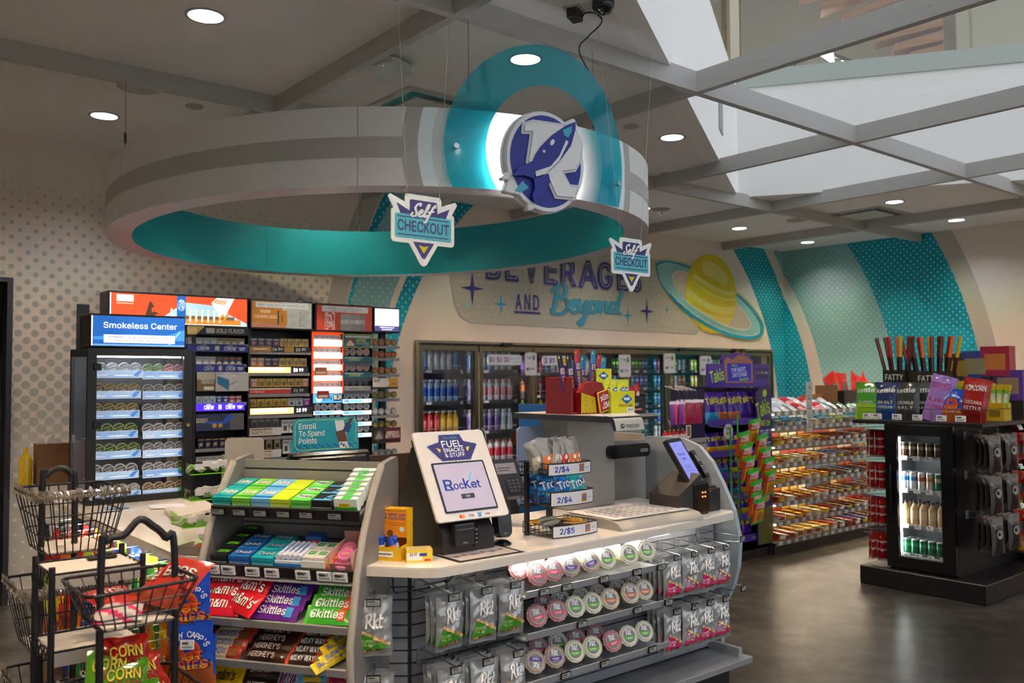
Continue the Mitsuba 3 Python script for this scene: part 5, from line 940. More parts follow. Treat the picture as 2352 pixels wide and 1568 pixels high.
# cable trays of green-edged acrylic beside the candy rack
k = thing('acrylic_tray_stack', 'clear acrylic trays with green glowing edges left of the candy rack', 'tray stack')
part(k, 'upright', G().bb(1.60, 1.612, 4.08, 4.10, CT, 1.30, '#8a9a80', 2).bb(1.50, 1.62, 4.02, 4.12, CT, CT + .01, '#8a9a80', 2))
cab = []
for i, (x0, y, z) in enumerate(((1.50, 3.95, 1.235), (1.47, 3.93, 1.095), (1.43, 3.90, .985))):
    cz = at([437, 437, 420][i], [1090, 1150, 1213][i], y=y); x0, z = cz[0], cz[2]; w = .155
    part(k, 'tray', G().add([[x0, y, z], [x0 + w, y, z], [x0 + w, y + .16, z], [x0, y + .16, z]], [[0, 1, 2, 3]], '#fff').add([[x0, y, z], [x0 + w, y, z], [x0 + w, y, z + .045], [x0, y, z + .045]], [[0, 1, 2, 3]], '#fff').add([[x0, y, z], [x0, y, z + .045], [x0, y + .16, z + .06], [x0, y + .16, z]], [[0, 1, 2, 3]], '#fff'), bsdf='greenacrylic')
    part(k, 'green_edge', G().bb(x0, x0 + w, y - .003, y + .002, z - .003, z + .001, '#7fdc1f', 2)); cab.append((x0, y, z))
rs = random.Random(4)
for i, (x0, y, z) in enumerate(cab):
    for j in range(4):
        c = np.array([x0 + .03 + .035 * j, y + .05, z + .02 + .012 * (j % 2)]); col = ['#d8d6d2', '#1d1d1f', '#cfccc6', '#dedcd8'][(j + i) % 4]
        pts = [c + [.035 * math.cos(t) * (1 - .03 * q), .03 * math.sin(t) - .02, .003 * q + .012 * math.sin(2 * t)] for q in range(4) for t in np.linspace(0, 2 * PI, 9)[:-1]]
        g = G().tube(spline(pts, 2), .0042, col, 0, 5).bb(c[0] - .01, c[0] + .03, c[1] - .055, c[1] - .045, c[2] + .0, c[2] + .025, '#ece9e4', 0)
        solo('charging_cable', g, f'coiled {"black" if col == "#1d1d1f" else "white"} charging cable, {ORD[j]} in the {["top", "middle", "lower"][i]} green-edged tray', 'cable')
k = thing('clear_tray', 'low clear tray of brown-wrapped sweets on the left counter edge', 'tray'); x0, y0 = 1.29, 3.72
TR = rotz(-52, (1.30, 3.76, CT)); part(k, 'tray', G().bb(-.02, .12, 0, .002, 0, .035, '#77716a', 2).bb(-.02, -.018, 0, .12, 0, .035, '#77716a', 2).bb(-.02, .12, 0, .12, 0, .002, '#77716a', 2), TR)
sg, sb = bag(.05, .035, .018, lambda u, v: ('#6b2a17' if abs(u - .5) < .3 else '#8a4a2a', 2), 5, 6, 6); sg = sg.ply()
for i in range(9): solo('wrapped_sweet', sg, f'brown wrapped sweet in the clear counter tray, {ORD[i]} of nine', 'sweet', TR @ mv(.01 + .033 * (i % 4), .02 + .033 * (i // 4), .006 + .004 * (i % 3)) @ rotz(i * 40) @ rotx(-70))
# ---------------------------------------------------------------- the tobacco wall behind the counter
YR = 7.03
def pr_(px0, px1, py0, py1, y=YR):
    a, b = at(px0, (py0 + py1) / 2, y=y), at(px1, (py0 + py1) / 2, y=y); m = (px0 + px1) / 2
    return a[0], b[0], at(m, py1, y=y)[2], at(m, py0, y=y)[2]
TR_ = thing('tobacco_rack', 'tall black wall rack of lit tobacco shelves behind the counter', 'display rack')
g = G()
for px0, px1 in ((445, 571), (572, 716), (717, 786), (787, 855)):
    x0, x1, *_ = pr_(px0, px1, 760, 1060, 7.3); g.bb(x0, x1, 7.3, 7.33, 0, 2.1, '#1b1b1e')
part(TR_, 'back_panel', g)
for px in (445, 571.5, 716.5, 786.5): x = pr_(px, px, 800, 900)[0]; part(TR_, 'upright', G().bb(x - .012, x + .012, 7.02, 7.33, 0, 2.1, '#141416'))
x = pr_(880, 880, 800, 900, 7.2)[0]; part(TR_, 'upright', G().bb(x - .03, x + .03, 7.2, 7.24, 0, 2.1, '#19191b'))
def header(px0, px1, pyt, pyb, name, label, draw, lit):
    x0, x1, z0, z1 = pr_(px0, px1, pyt, pyb, 7.0); k = thing('header_sign', label, 'sign'); part(k, 'box', G().bb(x0, x1, 7.002, 7.22, z0, z1, '#17161b', 0, bev=.006))
    w, h = x1 - x0 - .03, z1 - z0 - .03; M = frame(((x0 + x1) / 2, 7.0, (z0 + z1) / 2), (1, 0, 0), (0, 0, 1)); g = G(); draw(g, w, h, M)
    part(k, 'print', backlit(g.ply(), lit) if lit else g); return k
def d1(g, w, h, M):
    x = -w / 2; y = -h / 2
    g.rect(x, -x, y, -y, '#e2512a', 0, M).poly(Polygon([(x + .3 * w, y), (x + .52 * w, y + .78 * h), (x + .72 * w, y + .72 * h), (x + 1 * w, y + .1 * h), (x + w, y)]), '#a8cfe4', 0, M, .001).rect(x + .30 * w, x + .95 * w, y + .02 * h, y + .22 * h, '#c97f33', 0, M, .0014).rect(x + .5 * w, x + .9 * w, y + .2 * h, y + .32 * h, '#6f5238', 0, M, .0016)
    for i in range(9): g.rect(x + (.42 + .045 * i) * w, x + (.435 + .045 * i) * w, y + .1 * h, y + .55 * h, '#e9e2c4', 0, M, .0018)
    g.rect(x + .045 * w, x + .16 * w, y + .72 * h, y + .95 * h, '#f2f2f2', 0, M, .0014).rect(x + .045 * w, x + .16 * w, y + .64 * h, y + .67 * h, '#f6c3b0', 0, M, .0014)
    horse = [(.20, 0), (.235, .18), (.25, .42), (.262, .62), (.272, .78), (.285, .72), (.30, .62), (.302, .55), (.29, .56), (.283, .5), (.288, .38), (.31, .42), (.33, .36), (.342, .30), (.318, .34), (.298, .22), (.29, .08), (.262, 0)]
    g.poly(Polygon([(x + a * w, y + b * h) for a, b in horse]), '#4a2f1f', 0, M, .002)
    cx = x + .5 * w; g.rect(cx - .035 * w, cx + .03 * w, y + .05 * h, -y, '#235a9c', 0, M, .0022).poly(affinity.scale(circ(1, cx - .0025 * w, y + .68 * h), .029 * w, .2 * h), '#dfe9f2', 0, M, .0026).poly(affinity.scale(circ(1, cx - .0025 * w, y + .68 * h), .027 * w, .18 * h), '#3f78b8', 0, M, .003).text('70', .06, '#eaf2f8', M, cx - .002 * w, y + .56 * h, w=.04, z=.0034)
    g.poly(Polygon([(x + .72 * w, y + .80 * h), (x + .76 * w, y + 1.0 * h), (x + .90 * w, y + 1.0 * h), (x + .84 * w, y + .45 * h), (x + .80 * w, y + .30 * h), (x + .76 * w, y + .5 * h)]), '#eef0f2', 0, M, .0026)
    for i in range(5): g.poly(Polygon([(x + (.735 + .018 * i) * w, y + (.80 - .01 * i) * h), (x + (.748 + .018 * i) * w, y + (.80 - .01 * i) * h), (x + (.772 + .018 * i) * w, y + (.95 - .01 * i) * h), (x + (.759 + .018 * i) * w, y + (.95 - .01 * i) * h)]), '#d98c2e', 0, M, .003)
    for a, b in ((.755, .10), (.80, .16)): g.poly(Polygon([(x + a * w, y + b * h), (x + (a + .012) * w, y + (b - .04) * h), (x + (a + .065) * w, y + (b + .28) * h), (x + (a + .05) * w, y + (b + .32) * h)]), '#e0942f', 0, M, .0034)
    g.rect(x, -x, y, y + .03 * h, '#ffffff', 0, M, .0036).rect(x, x + .008 * w, y, -y, '#ffffff', 0, M, .0036)
header(247, 571, 675, 749, 'a', 'long glowing red and blue header sign with a rearing horse, above the rack', d1, .62)
def warn(g, w, h, M, y, t1, t2, col='#34424a', bg='#b9c2c2'): g.rect(-w * .44, w * .44, y, y + h * .2, bg, 0, M, .001).text(t1, h * .06, col, M, 0, y + h * (.115 if t2 else .07), w=w * .8 if not t2 else w * .6, z=.0016, bold=False); t2 and g.text(t2, h * .06, col, M, 0, y + h * .02, w=w * .5, z=.0016, bold=False)
def d2(g, w, h, M):
    x, y = -w / 2, -h / 2; g.rect(x, x + .56 * w, y, -y, '#a8702c', 0, M).rect(x + .5 * w, -x, y, -y, '#9fa6a2', 0, M, .0008).rect(x, x + .56 * w, y, y + .2 * h, '#a07058', 0, M, .0009)
    warn(g, w, h, M, y + .76 * h, 'WARNING: This product contains nicotine. Nicotine is an addictive chemical.', None)
    g.text('vuse', .035, '#e3d3b0', M, x + .22 * w, y + .55 * h, w=.16 * w).text('2.5X MORE LIQUID', .025, '#e3d3b0', M, x + .23 * w, y + .36 * h, w=.37 * w).rect(x + .42 * w, x + .445 * w, y + .12 * h, y + .66 * h, '#1f3a33', 0, M, .0014).rect(x + .46 * w, x + .58 * w, y + .1 * h, y + .66 * h, '#a06a24', 0, M, .0014).rect(x + .49 * w, x + .505 * w, y + .22 * h, y + .5 * h, '#3a4a38', 0, M, .002)
    g.text('ALL-IN-ONE', .014, '#333b40', M, x + .68 * w, y + .47 * h, w=.13 * w).text('KIT', .014, '#333b40', M, x + .68 * w, y + .38 * h, w=.05 * w).text('SAVE', .014, '#333b40', M, x + .87 * w, y + .62 * h, w=.07 * w).text('$6', .055, '#2c343a', M, x + .84 * w, y + .38 * h, w=.10 * w).text('99', .03, '#2c343a', M, x + .93 * w, y + .5 * h, w=.06 * w).text('4-POD', .014, '#333b40', M, x + .68 * w, y + .20 * h, w=.08 * w).text('PACK', .014, '#333b40', M, x + .68 * w, y + .10 * h, w=.07 * w).text('$31', .055, '#2c343a', M, x + .84 * w, y + .08 * h, w=.12 * w).text('99', .03, '#2c343a', M, x + .94 * w, y + .2 * h, w=.06 * w)
header(574, 719, 689, 757, 'b', 'amber and grey vapor price header sign, second from the left', d2, .18)
def d3(g, w, h, M):
    x, y = -w / 2, -h / 2; g.rect(x, -x, y, -y, '#a83f2c', 0, M); g.rect(-w * .41, w * .43, y + .74 * h, y + .98 * h, '#b9b4b2', 0, M, .001).text('WARNING: This product contains nicotine.', .012, '#4a4446', M, 0, y + .86 * h, w=w * .62, z=.0016, bold=False).text('Nicotine is an addictive chemical.', .012, '#4a4446', M, 0, y + .77 * h, w=w * .48, z=.0016, bold=False)
    g.text("IT'S", .05, '#e6d8d2', M, x + .22 * w, y + .40 * h, w=.10 * w, slant=-.1).text('ON!', .055, '#e6d8d2', M, x + .24 * w, y + .12 * h, w=.13 * w, slant=-.1).poly(rrect(.17 * w, .68 * h, .01, x + .23 * w, y + .37 * h).difference(rrect(.155 * w, .62 * h, .01, x + .23 * w, y + .37 * h)).difference(sbox(x + .2 * w, y, x + .27 * w, -y)), '#e6d8d2', 0, M, .001)
    for i, a in enumerate((.78, .68, .52)): g.poly(rrect(.2 * w, .68 * h, .012, x + a * w, y + .34 * h), ('#6f6a66', '#7a756f', '#85807b')[i], 0, M, .001 + .0005 * i)
    for i, a in enumerate((.79, .67, .50)): g.text('on!', .045, '#dcdad6', M, x + a * w, y + .28 * h, w=.14 * w, z=.0026, bold=False)
header(724, 857, 699, 763, 'c', 'brick red header sign reading ITS ON, third from the left', d3, .15)
def d4(g, w, h, M):
    x, y = -w / 2, -h / 2; g.rect(x, -x, y, -y, '#ffffff', 0, M).rect(x, -x, y, y + .24 * h, '#3a3660', 0, M, .001).text('Copenhagen', .03, '#8a8f98', M, 0, y + .66 * h, w=w * .62, slant=.2, bold=False).poly(circ(.05, 0, y + .34 * h).intersection(sbox(-1, y + .3 * h, 1, 1)), '#b6bac2', 0, M, .001).text('WARNING: This product can', .01, '#fff', M, 0, y + .14 * h, w=w * .6, z=.002).text('cause mouth cancer', .01, '#fff', M, 0, y + .05 * h, w=w * .45, z=.002)
header(858, 919, 706, 764, 'd', 'small glowing white header sign at the right end of the rack', d4, 1.3)
solo('header_cable', G().tube(spline([(3.42, 7.12, 2.30), (3.44, 7.10, 2.35), (3.49, 7.09, 2.35), (3.53, 7.09, 2.30)], 5), .004, '#15151a', 0, 6), 'loop of black cable on top of the header signs', 'cable')
# printed strips
def strip(px0, px1, py0, py1, draw, label, lit=0, y=YR - .012, cat='price strip', name='price_strip', tilt=0):
    x0, x1, z0, z1 = pr_(px0, px1, py0, py1, y); w, h = x1 - x0, z1 - z0; M = frame(((x0 + x1) / 2, y, (z0 + z1) / 2), (1, 0, 0), (0, 0, 1)); g = G(); draw(g, w, h, M)
    k = thing(name, label, cat); part(k, 'backing', G().bb(x0, x1, y + .0005, y + .01, z0, z1, '#1a1a1e')); part(k, 'print', backlit(g.ply(), lit) if lit else g); return k
def crew(c, t):
    def d(g, w, h, M):
        g.rect(-w / 2, w / 2, -h / 2, h / 2, c, 0, M)
        for s in (-.24, .2): g.text('CREW', h * .5, t, M, s * w, -h * .28, w=w * .2).text('MONEY', h * .12, t, M, s * w, h * .3, w=w * .1)
        g.rect(-.05 * w, .02 * w, -.32 * h, .32 * h, shade(t, .7), 0, M, .001).rect(.34 * w, .46 * w, -.02 * h, .14 * h, t, 0, M, .001).rect(.36 * w, .44 * w, -.26 * h, -.12 * h, t, 0, M, .001)
    return d
def shelf(px0, px1, py, y=YR, lab=None, dep=.25):
    x0, x1, z0, z1 = pr_(px0, px1, py, py, y); part(TR_, 'shelf', G().bb(x0, x1, y - .005, y + dep, z0 - .014, z0 - .002, '#4b4b50').bb(x0, x1, y - .012, y - .005, z0 - .022, z0 + .004, '#77777c'))
def packs(px0, px1, py0, py1, specs, where, name='cigarette_pack', cat='cigarettes', y=YR + .012, gap=.94):
    x0, x1, z0, z1 = pr_(px0, px1, py0, py1, y); n = len(specs); w = (x1 - x0) / n
    for i, s in enumerate(specs):
        if s is None: continue
        c, c2, c3, nm = PK[s]; key = (s, round(w, 3), round(z1 - z0, 3))
        if key not in _PK:
            h = z1 - z0; g = carton(w * gap, .06, h, c, 2); 
            if s in 'ABCD': g.poly(Polygon([(-w * .4, h * .05), (w * .4, h * .05), (w * .4, h * .2), (0, h * .5), (-w * .4, h * .2)]), c2, 2, front(), .001).rect(-w * .35, w * .35, h * .68, h * .86, c3, 2, front(), .001)
            elif s == 'Y': g.poly(circ(w * .26, 0, h * .38, 4).difference(circ(w * .12, 0, h * .38, 3)), c2, 2, front(), .001).rect(-w * .36, -w * .1, h * .78, h * .9, c3, 2, front(), .001)
            elif s == 'K': g.poly(circ(w * .30, 0, h * .42, 4), '#2f6aa8', 2, front(), .0006).poly(Polygon([(-w * .28, h * .12), (-w * .16, h * .3), (-w * .2, h * .45), (-w * .02, h * .58), (w * .08, h * .44), (w * .2, h * .6), (w * .3, h * .56), (w * .2, h * .4), (w * .2, h * .12), (w * .12, h * .3), (-w * .1, h * .3), (-w * .2, h * .12)]), c2, 2, front(), .0012).rect(-w * .4, w * .4, h * .78, h * .9, c3, 2, front(), .001)
            else: g.rect(-w * .38, w * .38, h * .72, h * .88, c3, 2, front(), .001).rect(-w * .2, w * .2, h * .18, h * .55, c2, 2, front(), .001)
            _PK[key] = g.ply()
        solo(name, _PK[key], f'{nm} {where}, {ORD[i]} of {n}', cat, mv(x0 + w * (i + .5), y, z0))
_PK = {}
PK = dict(A=('#c9c8c6', '#efefee', '#8d8c8a', 'white pack'), B=('#b59a66', '#efe6d2', '#2a2725', 'gold pack'), C=('#2a2728', '#d8d4d0', '#b32c2c', 'black pack'), D=('#c23a45', '#e9e6e6', '#f2f2f2', 'red pack'), U=('#2c4aa8', '#e9ecf2', '#f2f2f2', 'blue pack'), W=('#dfe4ea', '#6fa8d2', '#f2f2f2', 'white and blue pack'), K=('#1c1f33', '#b18a3f', '#a8884a', 'navy pack with a gold camel'),
          Y=('#d2a51f', '#4a3a12', '#f0dd9a', 'yellow box'), O=('#e0894a', '#efe0d2', '#f6e6d6', 'orange box'), X=('#25222c', '#a0527a', '#c9c2cc', 'dark box'), P=('#8a2f8f', '#e2b8e2', '#e9d2ea', 'purple box'), S=('#d8d6d2', '#4a4a4e', '#8a8a8c', 'pale box'), N=('#57544f', '#2c3a4a', '#8a8680', 'grey box'), T=('#8a7a52', '#2a241a', '#b5a67a', 'tan box'), I=('#e6e8ee', '#9aa2b0', '#c9ced8', 'white lit box'), Q=('#a8552f', '#e0c8b0', '#d8a888', 'rust box'))
def dbf(g, w, h, M): g.rect(-w / 2, w / 2, -h / 2, h / 2, '#121215', 0, M).poly(Polygon([(-w / 2, h / 2), (-w * .22, h / 2), (-w * .36, -h / 2), (-w / 2, -h / 2)]), '#b59a55', 0, M, .001).text('BOLD FLAVOR', h * .5, '#d8d8d8', M, w * .2, -h * .25, w=w * .46).rect(-w * .2, -w * .06, -h * .3, h * .3, '#9a9a9a', 0, M, .001).text('FLAVOR', h * .45, '#f0e6c8', M, -w * .42, -h * .2, w=w * .14, z=.0014)
strip(430, 570, 750, 769, dbf, 'black and gold strip reading BOLD FLAVOR under the long header', y=YR - .04)
packs(432, 562, 776, 791, 'AAAABBBB', 'on the top cigarette shelf'); shelf(432, 569, 791); strip(430, 569, 791, 808, crew('#232b78', '#e8e8ee'), 'navy CREW strip, topmost of three')
packs(449, 556, 819, 837, 'AAACCCC', 'on the second cigarette shelf'); shelf(449, 565, 837); strip(450, 563, 837, 854, crew('#222b80', '#e8e8ee'), 'navy CREW strip, middle of three')
def dmb(g, w, h, M): g.rect(-w / 2, w / 2, -h / 2, h / 2, '#6a5a44', 0, M).rect(-w / 2, w / 2, h * .1, h / 2, '#a8a49c', 0, M, .0008).text('Marlboro', h * .22, '#b9b4a8', M, w * .1, -h * .1, w=w * .7, z=.0014).rect(-w * .12, w * .42, -h * .44, -h * .26, '#c9c6c0', 0, M, .0012)
def dpl(g, w, h, M): g.rect(-w / 2, w / 2, -h / 2, h / 2, '#a8abb2', 0, M).poly(Polygon([(-w * .45, h * .3), (-w * .1, h * .1), (-w * .1, -h * .45), (-w * .45, -h * .1)]), '#2a6a9c', 0, M, .001).poly(Polygon([(-w * .1, h * .12), (w * .2, h * .32), (w * .2, -h * .2), (-w * .1, -h * .46)]), '#c3c6cc', 0, M, .001).poly(Polygon([(-w * .45, h * .3), (-w * .15, h * .48), (w * .2, h * .32), (-w * .1, h * .12)]), '#d2d5d9', 0, M, .0012).text('Parliament', h * .14, '#3a4a66', M, w * .05, -h * .12, w=w * .26, rot=24, z=.0018, bold=False)
strip(452, 494, 854, 898, dmb, 'brown poster reading Marlboro on the cigarette rack', cat='poster', name='poster'); strip(495, 571, 854, 898, dpl, 'pale blue poster of a cigarette box on the rack', cat='poster', name='poster')
packs(450, 555, 909, 925, 'WWWUUDD', 'on the lit cigarette shelf'); shelf(450, 565, 925); strip(450, 562, 926, 943, crew('#4428c8', '#ffffff'), 'glowing violet CREW strip, lowest of three', .8)
def dcm(g, w, h, M): g.rect(-w / 2, w / 2, -h / 2, h / 2, '#2a3350', 0, M).rect(w * .2, w / 2, -h / 2, h / 2, '#55555c', 0, M, .0006).text('SERIES', h * .24, '#b3ad9a', M, -w * .38, 0, w=w * .24).poly(Polygon([(-w * .3, h * .05), (w * .05, h * .02), (w * .15, h * .42), (w * .3, h * .38), (w * .2, h * .1), (w * .12, -h * .12), (-w * .3, -h * .05)]), '#2a55c8', 0, M, .001).poly(circ(h * .14, -w * .12, -h * .2, 4), '#b18a3f', 0, M, .0014).poly(circ(h * .14, 0, -h * .2, 4), '#b18a3f', 0, M, .0014)
strip(450, 560, 950, 988, dcm, 'dark blue poster with a blue camel on the rack', cat='poster', name='poster')
packs(453, 566, 1004, 1028, 'KKKKKKK', 'on the low cigarette shelf'); shelf(448, 574, 1029); packs(450, 540, 1047, 1064, 'AAAAAA', 'on the lowest cigarette shelf in view'); shelf(448, 574, 1064)
def dpr(p1, p2, c):
    def d(g, w, h, M):
        g.rect(-w / 2, w / 2, -h / 2, h / 2, '#16161c', 0, M).rect(-w * .49, -w * .15 if p2 else w * .2, -h * .44, h * .44, c, 0, M, .0008)
        g.text(p1, h * .5, '#f0f0f0', M, (w * .33 if not p2 else -w * .05), -h * .25, w=w * .17)
        if p2: g.rect(w * .06, w * .22, -h * .44, h * .44, c, 0, M, .0008).text(p2, h * .5, '#f0f0f0', M, w * .34, -h * .25, w=w * .17).rect(-w * .44, -w * .2, -h * .1, h * .1, '#efe2c8', 0, M, .0012)
        elif c == '#a83227': g.text('4-Pod Pack', h * .4, '#e6c8c0', M, -w * .36, -h * .3, w=w * .22, z=.0014).rect(-w * .49, w * .2, h * .2, h * .44, '#c9c4c0', 0, M, .0012)
        else: g.rect(-w * .46, w * .1, -h * .1, h * .3, '#fff8ee', 0, M, .0012)
    return d
packs(574, 709, 777, 795, 'XXXXYYYY', 'on the top vapor shelf', 'vapor_box', 'vapor box'); shelf(572, 713, 808); strip(572, 713, 795, 809, dpr('24 99', '26 99', '#8a6a3a'), 'black vapor price strip with 24 99 and 26 99')
packs(573, 705, 822, 841, 'OOXXYYYY', 'on the second vapor shelf', 'vapor_box', 'vapor box'); shelf(570, 710, 857); strip(569, 708, 842, 857, dpr('$8 99', None, '#ffb070'), 'glowing orange vapor price strip on the second vapor shelf', 1.3)
packs(575, 709, 869, 888, 'OYYYYYYO', 'on the third vapor shelf', 'vapor_box', 'vapor box'); shelf(570, 710, 905); strip(571, 708, 890, 904, dpr('31 99', None, '#a83227'), 'red vapor price strip reading 4-Pod Pack')
packs(571, 713, 915, 933, 'YYYYYSSP', 'on the fourth vapor shelf', 'vapor_box', 'vapor box'); shelf(570, 716, 953); strip(573, 716, 935, 951, dpr('18 99', None, '#ffa878'), 'glowing orange vapor price strip on the fourth vapor shelf', 1.3)
packs(576, 641, 961, 983, 'NNNN', 'on the fifth vapor shelf', 'vapor_box', 'vapor box'); packs(646, 716, 963, 993, 'SSSS', 'at the right of the fifth vapor shelf', 'vapor_box', 'vapor box'); shelf(572, 716, 1002)
def dnj(t):
    def d(g, w, h, M): g.rect(-w / 2, w / 2, -h / 2, h / 2, '#b5aea4', 0, M).rect(w * .22, w / 2, -h / 2, h / 2, '#b9bbc2', 0, M, .0008).text('NJOY', h * .4, '#33302e', M, -w * .27, -h * .3, w=w * .34, bold=False).text(t, h * .3, '#77706a', M, w * .06, -h * .28, w=w * .22, bold=False).rect(-w * .46, w * .2, h * .25, h * .36, '#33364a', 0, M, .001)
    return d
strip(573, 646, 982, 1000, dnj('Device'), 'beige strip reading NJOY Device'); packs(571, 646, 1009, 1033, 'TTTT', 'on the sixth vapor shelf', 'vapor_box', 'vapor box', gap=.75); packs(649, 712, 1008, 1040, 'SSSS', 'at the right of the sixth vapor shelf', 'vapor_box', 'vapor box'); shelf(572, 716, 1051); strip(573, 646, 1033, 1051, dnj('2 Pods'), 'beige strip reading NJOY 2 Pods'); packs(600, 680, 1056, 1070, 'QQSSS', 'on the lowest vapor shelf in view', 'vapor_box', 'vapor box'); shelf(572, 716, 1070)
# the glowing orange tower
k = thing('orange_tower', 'glowing orange and white pouch tower in the middle of the tobacco wall', 'display rack'); x0, x1, z0, z1 = pr_(716, 786, 763, 903, YR)
g = G().bb(x0, x1, YR + .02, YR + .05, z0, z1, '#e2481a').bb(x0 - .006, x0 + .008, YR - .02, YR + .3, z0, z1, '#e2481a').bb(x1 - .008, x1 + .002, YR - .02, YR + .05, z0, z1, '#e2481a').bb(x0, x1, YR - .02, YR + .2, z1 - .01, z1, '#e2481a'); part(k, 'case', backlit(g.ply(), .5))
for i, (a, b) in enumerate(((768, 796), (798, 824), (826, 851), (853, 875), (877, 903))):
    xa, xb, za, zb = pr_(719, 784, a, b, YR); h = zb - za; part(k, 'light_panel', emit(G().bb(xa, xb, YR - .01, YR - .004, za + .004, za + h * .55, '#fff').ply(), 2.2 * LED, .15, (1, .96, 1)))
    packs(720, 783, a + 1, b - .62 * (b - a), 'IIIII', f'in tier {ORD[i]} of the orange tower', 'pouch_box', 'pouch box', YR - .008)
for px, py in ((737, 852), (742, 906)): x0, x1, z0, z1 = pr_(px - 14, px + 14, py - 9, py + 9, YR - .06); solo('red_tag', G().bb(x0, x1, YR - .062, YR - .058, z0, z1, '#9a5a3c' if py < 880 else '#8a2f30').rect(x0 + .01, x1 - .01, z0 + .01, z0 + .03, '#d8c8b8', 0, front(YR - .062)), f'{"tan" if py < 880 else "red"} coupon tag hanging before the orange tower', 'tag')
# tins
TIN = {n: tin(.031, .02, *a).ply() for n, a in dict(copper=('#b5793f', '#4a352a', '#c98f5a'), redcop=('#a8793f', '#5a3a30', '#b0452f', '#a83a2c'), redwhite=('#e2ded8', '#a84a38', '#e9e2d6'), dark=('#6f7478', '#33383c', '#9aa2a6'), zyn=('#f0f0f0', '#c9ccd0', '#3a3d42'), gold=('#a08a3f', '#4a4022', '#bfa85a'), white=('#c9c9c6', '#8a8886', '#e6e6e2'), silver=('#a9abad', '#5a5c5e', '#d2d4d6')).items()}
def tins(px0, px1, pyc, kind, n, where, lab, y=YR):
    x0, x1, z0, z1 = pr_(px0, px1, pyc + 8, pyc + 8, y)
    for i in range(n): solo('tobacco_tin', TIN[kind], f'{lab} tin {where}, {ORD[i]} of {n}', 'tin', mv(x0 + (x1 - x0) * (i + .5) / n, y + (i % 2) * .004, z0 + .0))
def dmo(g, w, h, M): g.rect(-w / 2, w / 2, -h / 2, h / 2, '#b9b02a', 0, M).rect(-w * .47, w * .47, -h * .45, h * .45, '#235a6a', 0, M, .0006).rect(-w * .42, w * .44, h * .22, h * .38, '#b5bfc0', 0, M, .001).poly(circ(h * .32, -w * .24, -h * .1), '#8a3a34', 0, M, .001).poly(Polygon([(-w * .4, -h * .35), (-w * .25, h * .1), (-w * .08, -h * .35)]), '#d9d2c8', 0, M, .0014).text('MORE', h * .22, '#d0c22a', M, w * .12, -h * .06, w=w * .34, slant=.2).text('LONG LASTING', h * .11, '#b9c8c8', M, w * .17, -h * .22, w=w * .46, slant=.2).text('TASTE', h * .11, '#b9c8c8', M, w * .3, -h * .38, w=w * .2, slant=.2)
strip(787, 854, 767, 799, dmo, 'teal sign reading MORE long lasting taste', y=YR - .03, name='shelf_sign', cat='sign')
def dst(c, t): return lambda g, w, h, M: g.rect(-w / 2, w / 2, -h / 2, h / 2, c, 0, M).text(t, h * .36, '#c9bf3a' if c != '#8a8c8e' else '#55585a', M, -w * .1, -h * .2, w=w * .4).rect(-w * .44, w * .2, h * .16, h * .34, '#9aa9ac', 0, M, .001)
def dzy(g, w, h, M): g.rect(-w / 2, w / 2, -h / 2, h / 2, '#dff0fa', 0, M).rect(-w * .46, w * .2, -h * .36, h * .36, '#7fc0e6', 0, M, .0008).text('ZYN', h * .55, '#1a5a9c', M, -w * .38, -h * .28, w=w * .15, z=.0014).rect(w * .24, w * .46, -h * .3, h * .3, '#ffffff', 0, M, .001)
tins(787, 850, 808, 'redwhite', 4, 'on the first shelf under the MORE sign', 'red and white'); strip(788, 853, 818, 832, dst('#235a6a', 'Buy More Save'), 'teal price strip, upper', y=YR - .03); shelf(786, 854, 833)
tins(787, 850, 844, 'redwhite', 4, 'on the second shelf under the MORE sign', 'red and white'); strip(788, 853, 854, 868, dst('#235a6a', 'Buy More Save'), 'teal price strip, lower', y=YR - .03); shelf(786, 854, 869)
tins(789, 850, 877, 'dark', 4, 'on the shelf of dark tins', 'dark grey'); strip(790, 852, 886, 897, dst('#8a8c8e', 'GRIZZLY'), 'grey price strip reading GRIZZLY', y=YR - .03); shelf(786, 854, 898)
def dz5(g, w, h, M): g.rect(-w / 2, w / 2, -h / 2, h / 2, '#4f9fcf', 0, M).text('ZYN', h * .5, '#12406f', M, w * .0, -h * .2, w=w * .3).rect(w * .2, w * .48, -h * .3, h * .4, '#1a1d22', 0, M, .001).text('$5.29', h * .42, '#e9e2c0', M, w * .34, -h * .12, w=w * .24, z=.0018).poly(circ(h * .36, -w * .3, -h * .05), '#d5dde3', 0, M, .001)
strip(719, 785, 904, 925, dz5, 'blue ZYN strip priced 5.29 below the orange tower', .7, y=YR - .03)
for j, (py, a, b, pa) in enumerate(((907, 788, 850, 0), (934, 721, 850, 0), (960, 721, 850, 0), (986, 721, 850, 0))):
    n = 4 if j == 0 else 8; tins(a, b, py, 'zyn', n, f'on the {ORD[j]} white pouch shelf', 'white pouch'); shelf(a - 2, 854, py + 9)
    for q, (s, t) in enumerate(((787, 853),) if j == 0 else ((720, 786), (787, 853))): strip(s, t, py + 9, py + 18, dzy, f'glowing pale blue pouch strip, {ORD[j]} row, {["left", "right"][q] if j else "right"}', .7, y=YR - .03)
for j, (py, kind, lab) in enumerate(((785, 'copper', 'copper-rimmed'), (813, 'redcop', 'red and copper'), (850, 'copper', 'copper-rimmed'), (906, 'gold', 'gold-rimmed'), (944, 'white', 'whitish'), (973, 'gold', 'gold-rimmed'), (1038, 'silver', 'silver'), (1065, 'dark', 'dark'), (1092, 'gold', 'gold-rimmed'), (1120, 'silver', 'silver'))):
    tins(854 + 2 * (j > 5), 913 + (j > 5), py, kind, 4, f'on the {ORD[j]} shelf of the rightmost column', lab, YR - .01); shelf(852, 916, py + 10, YR - .01)
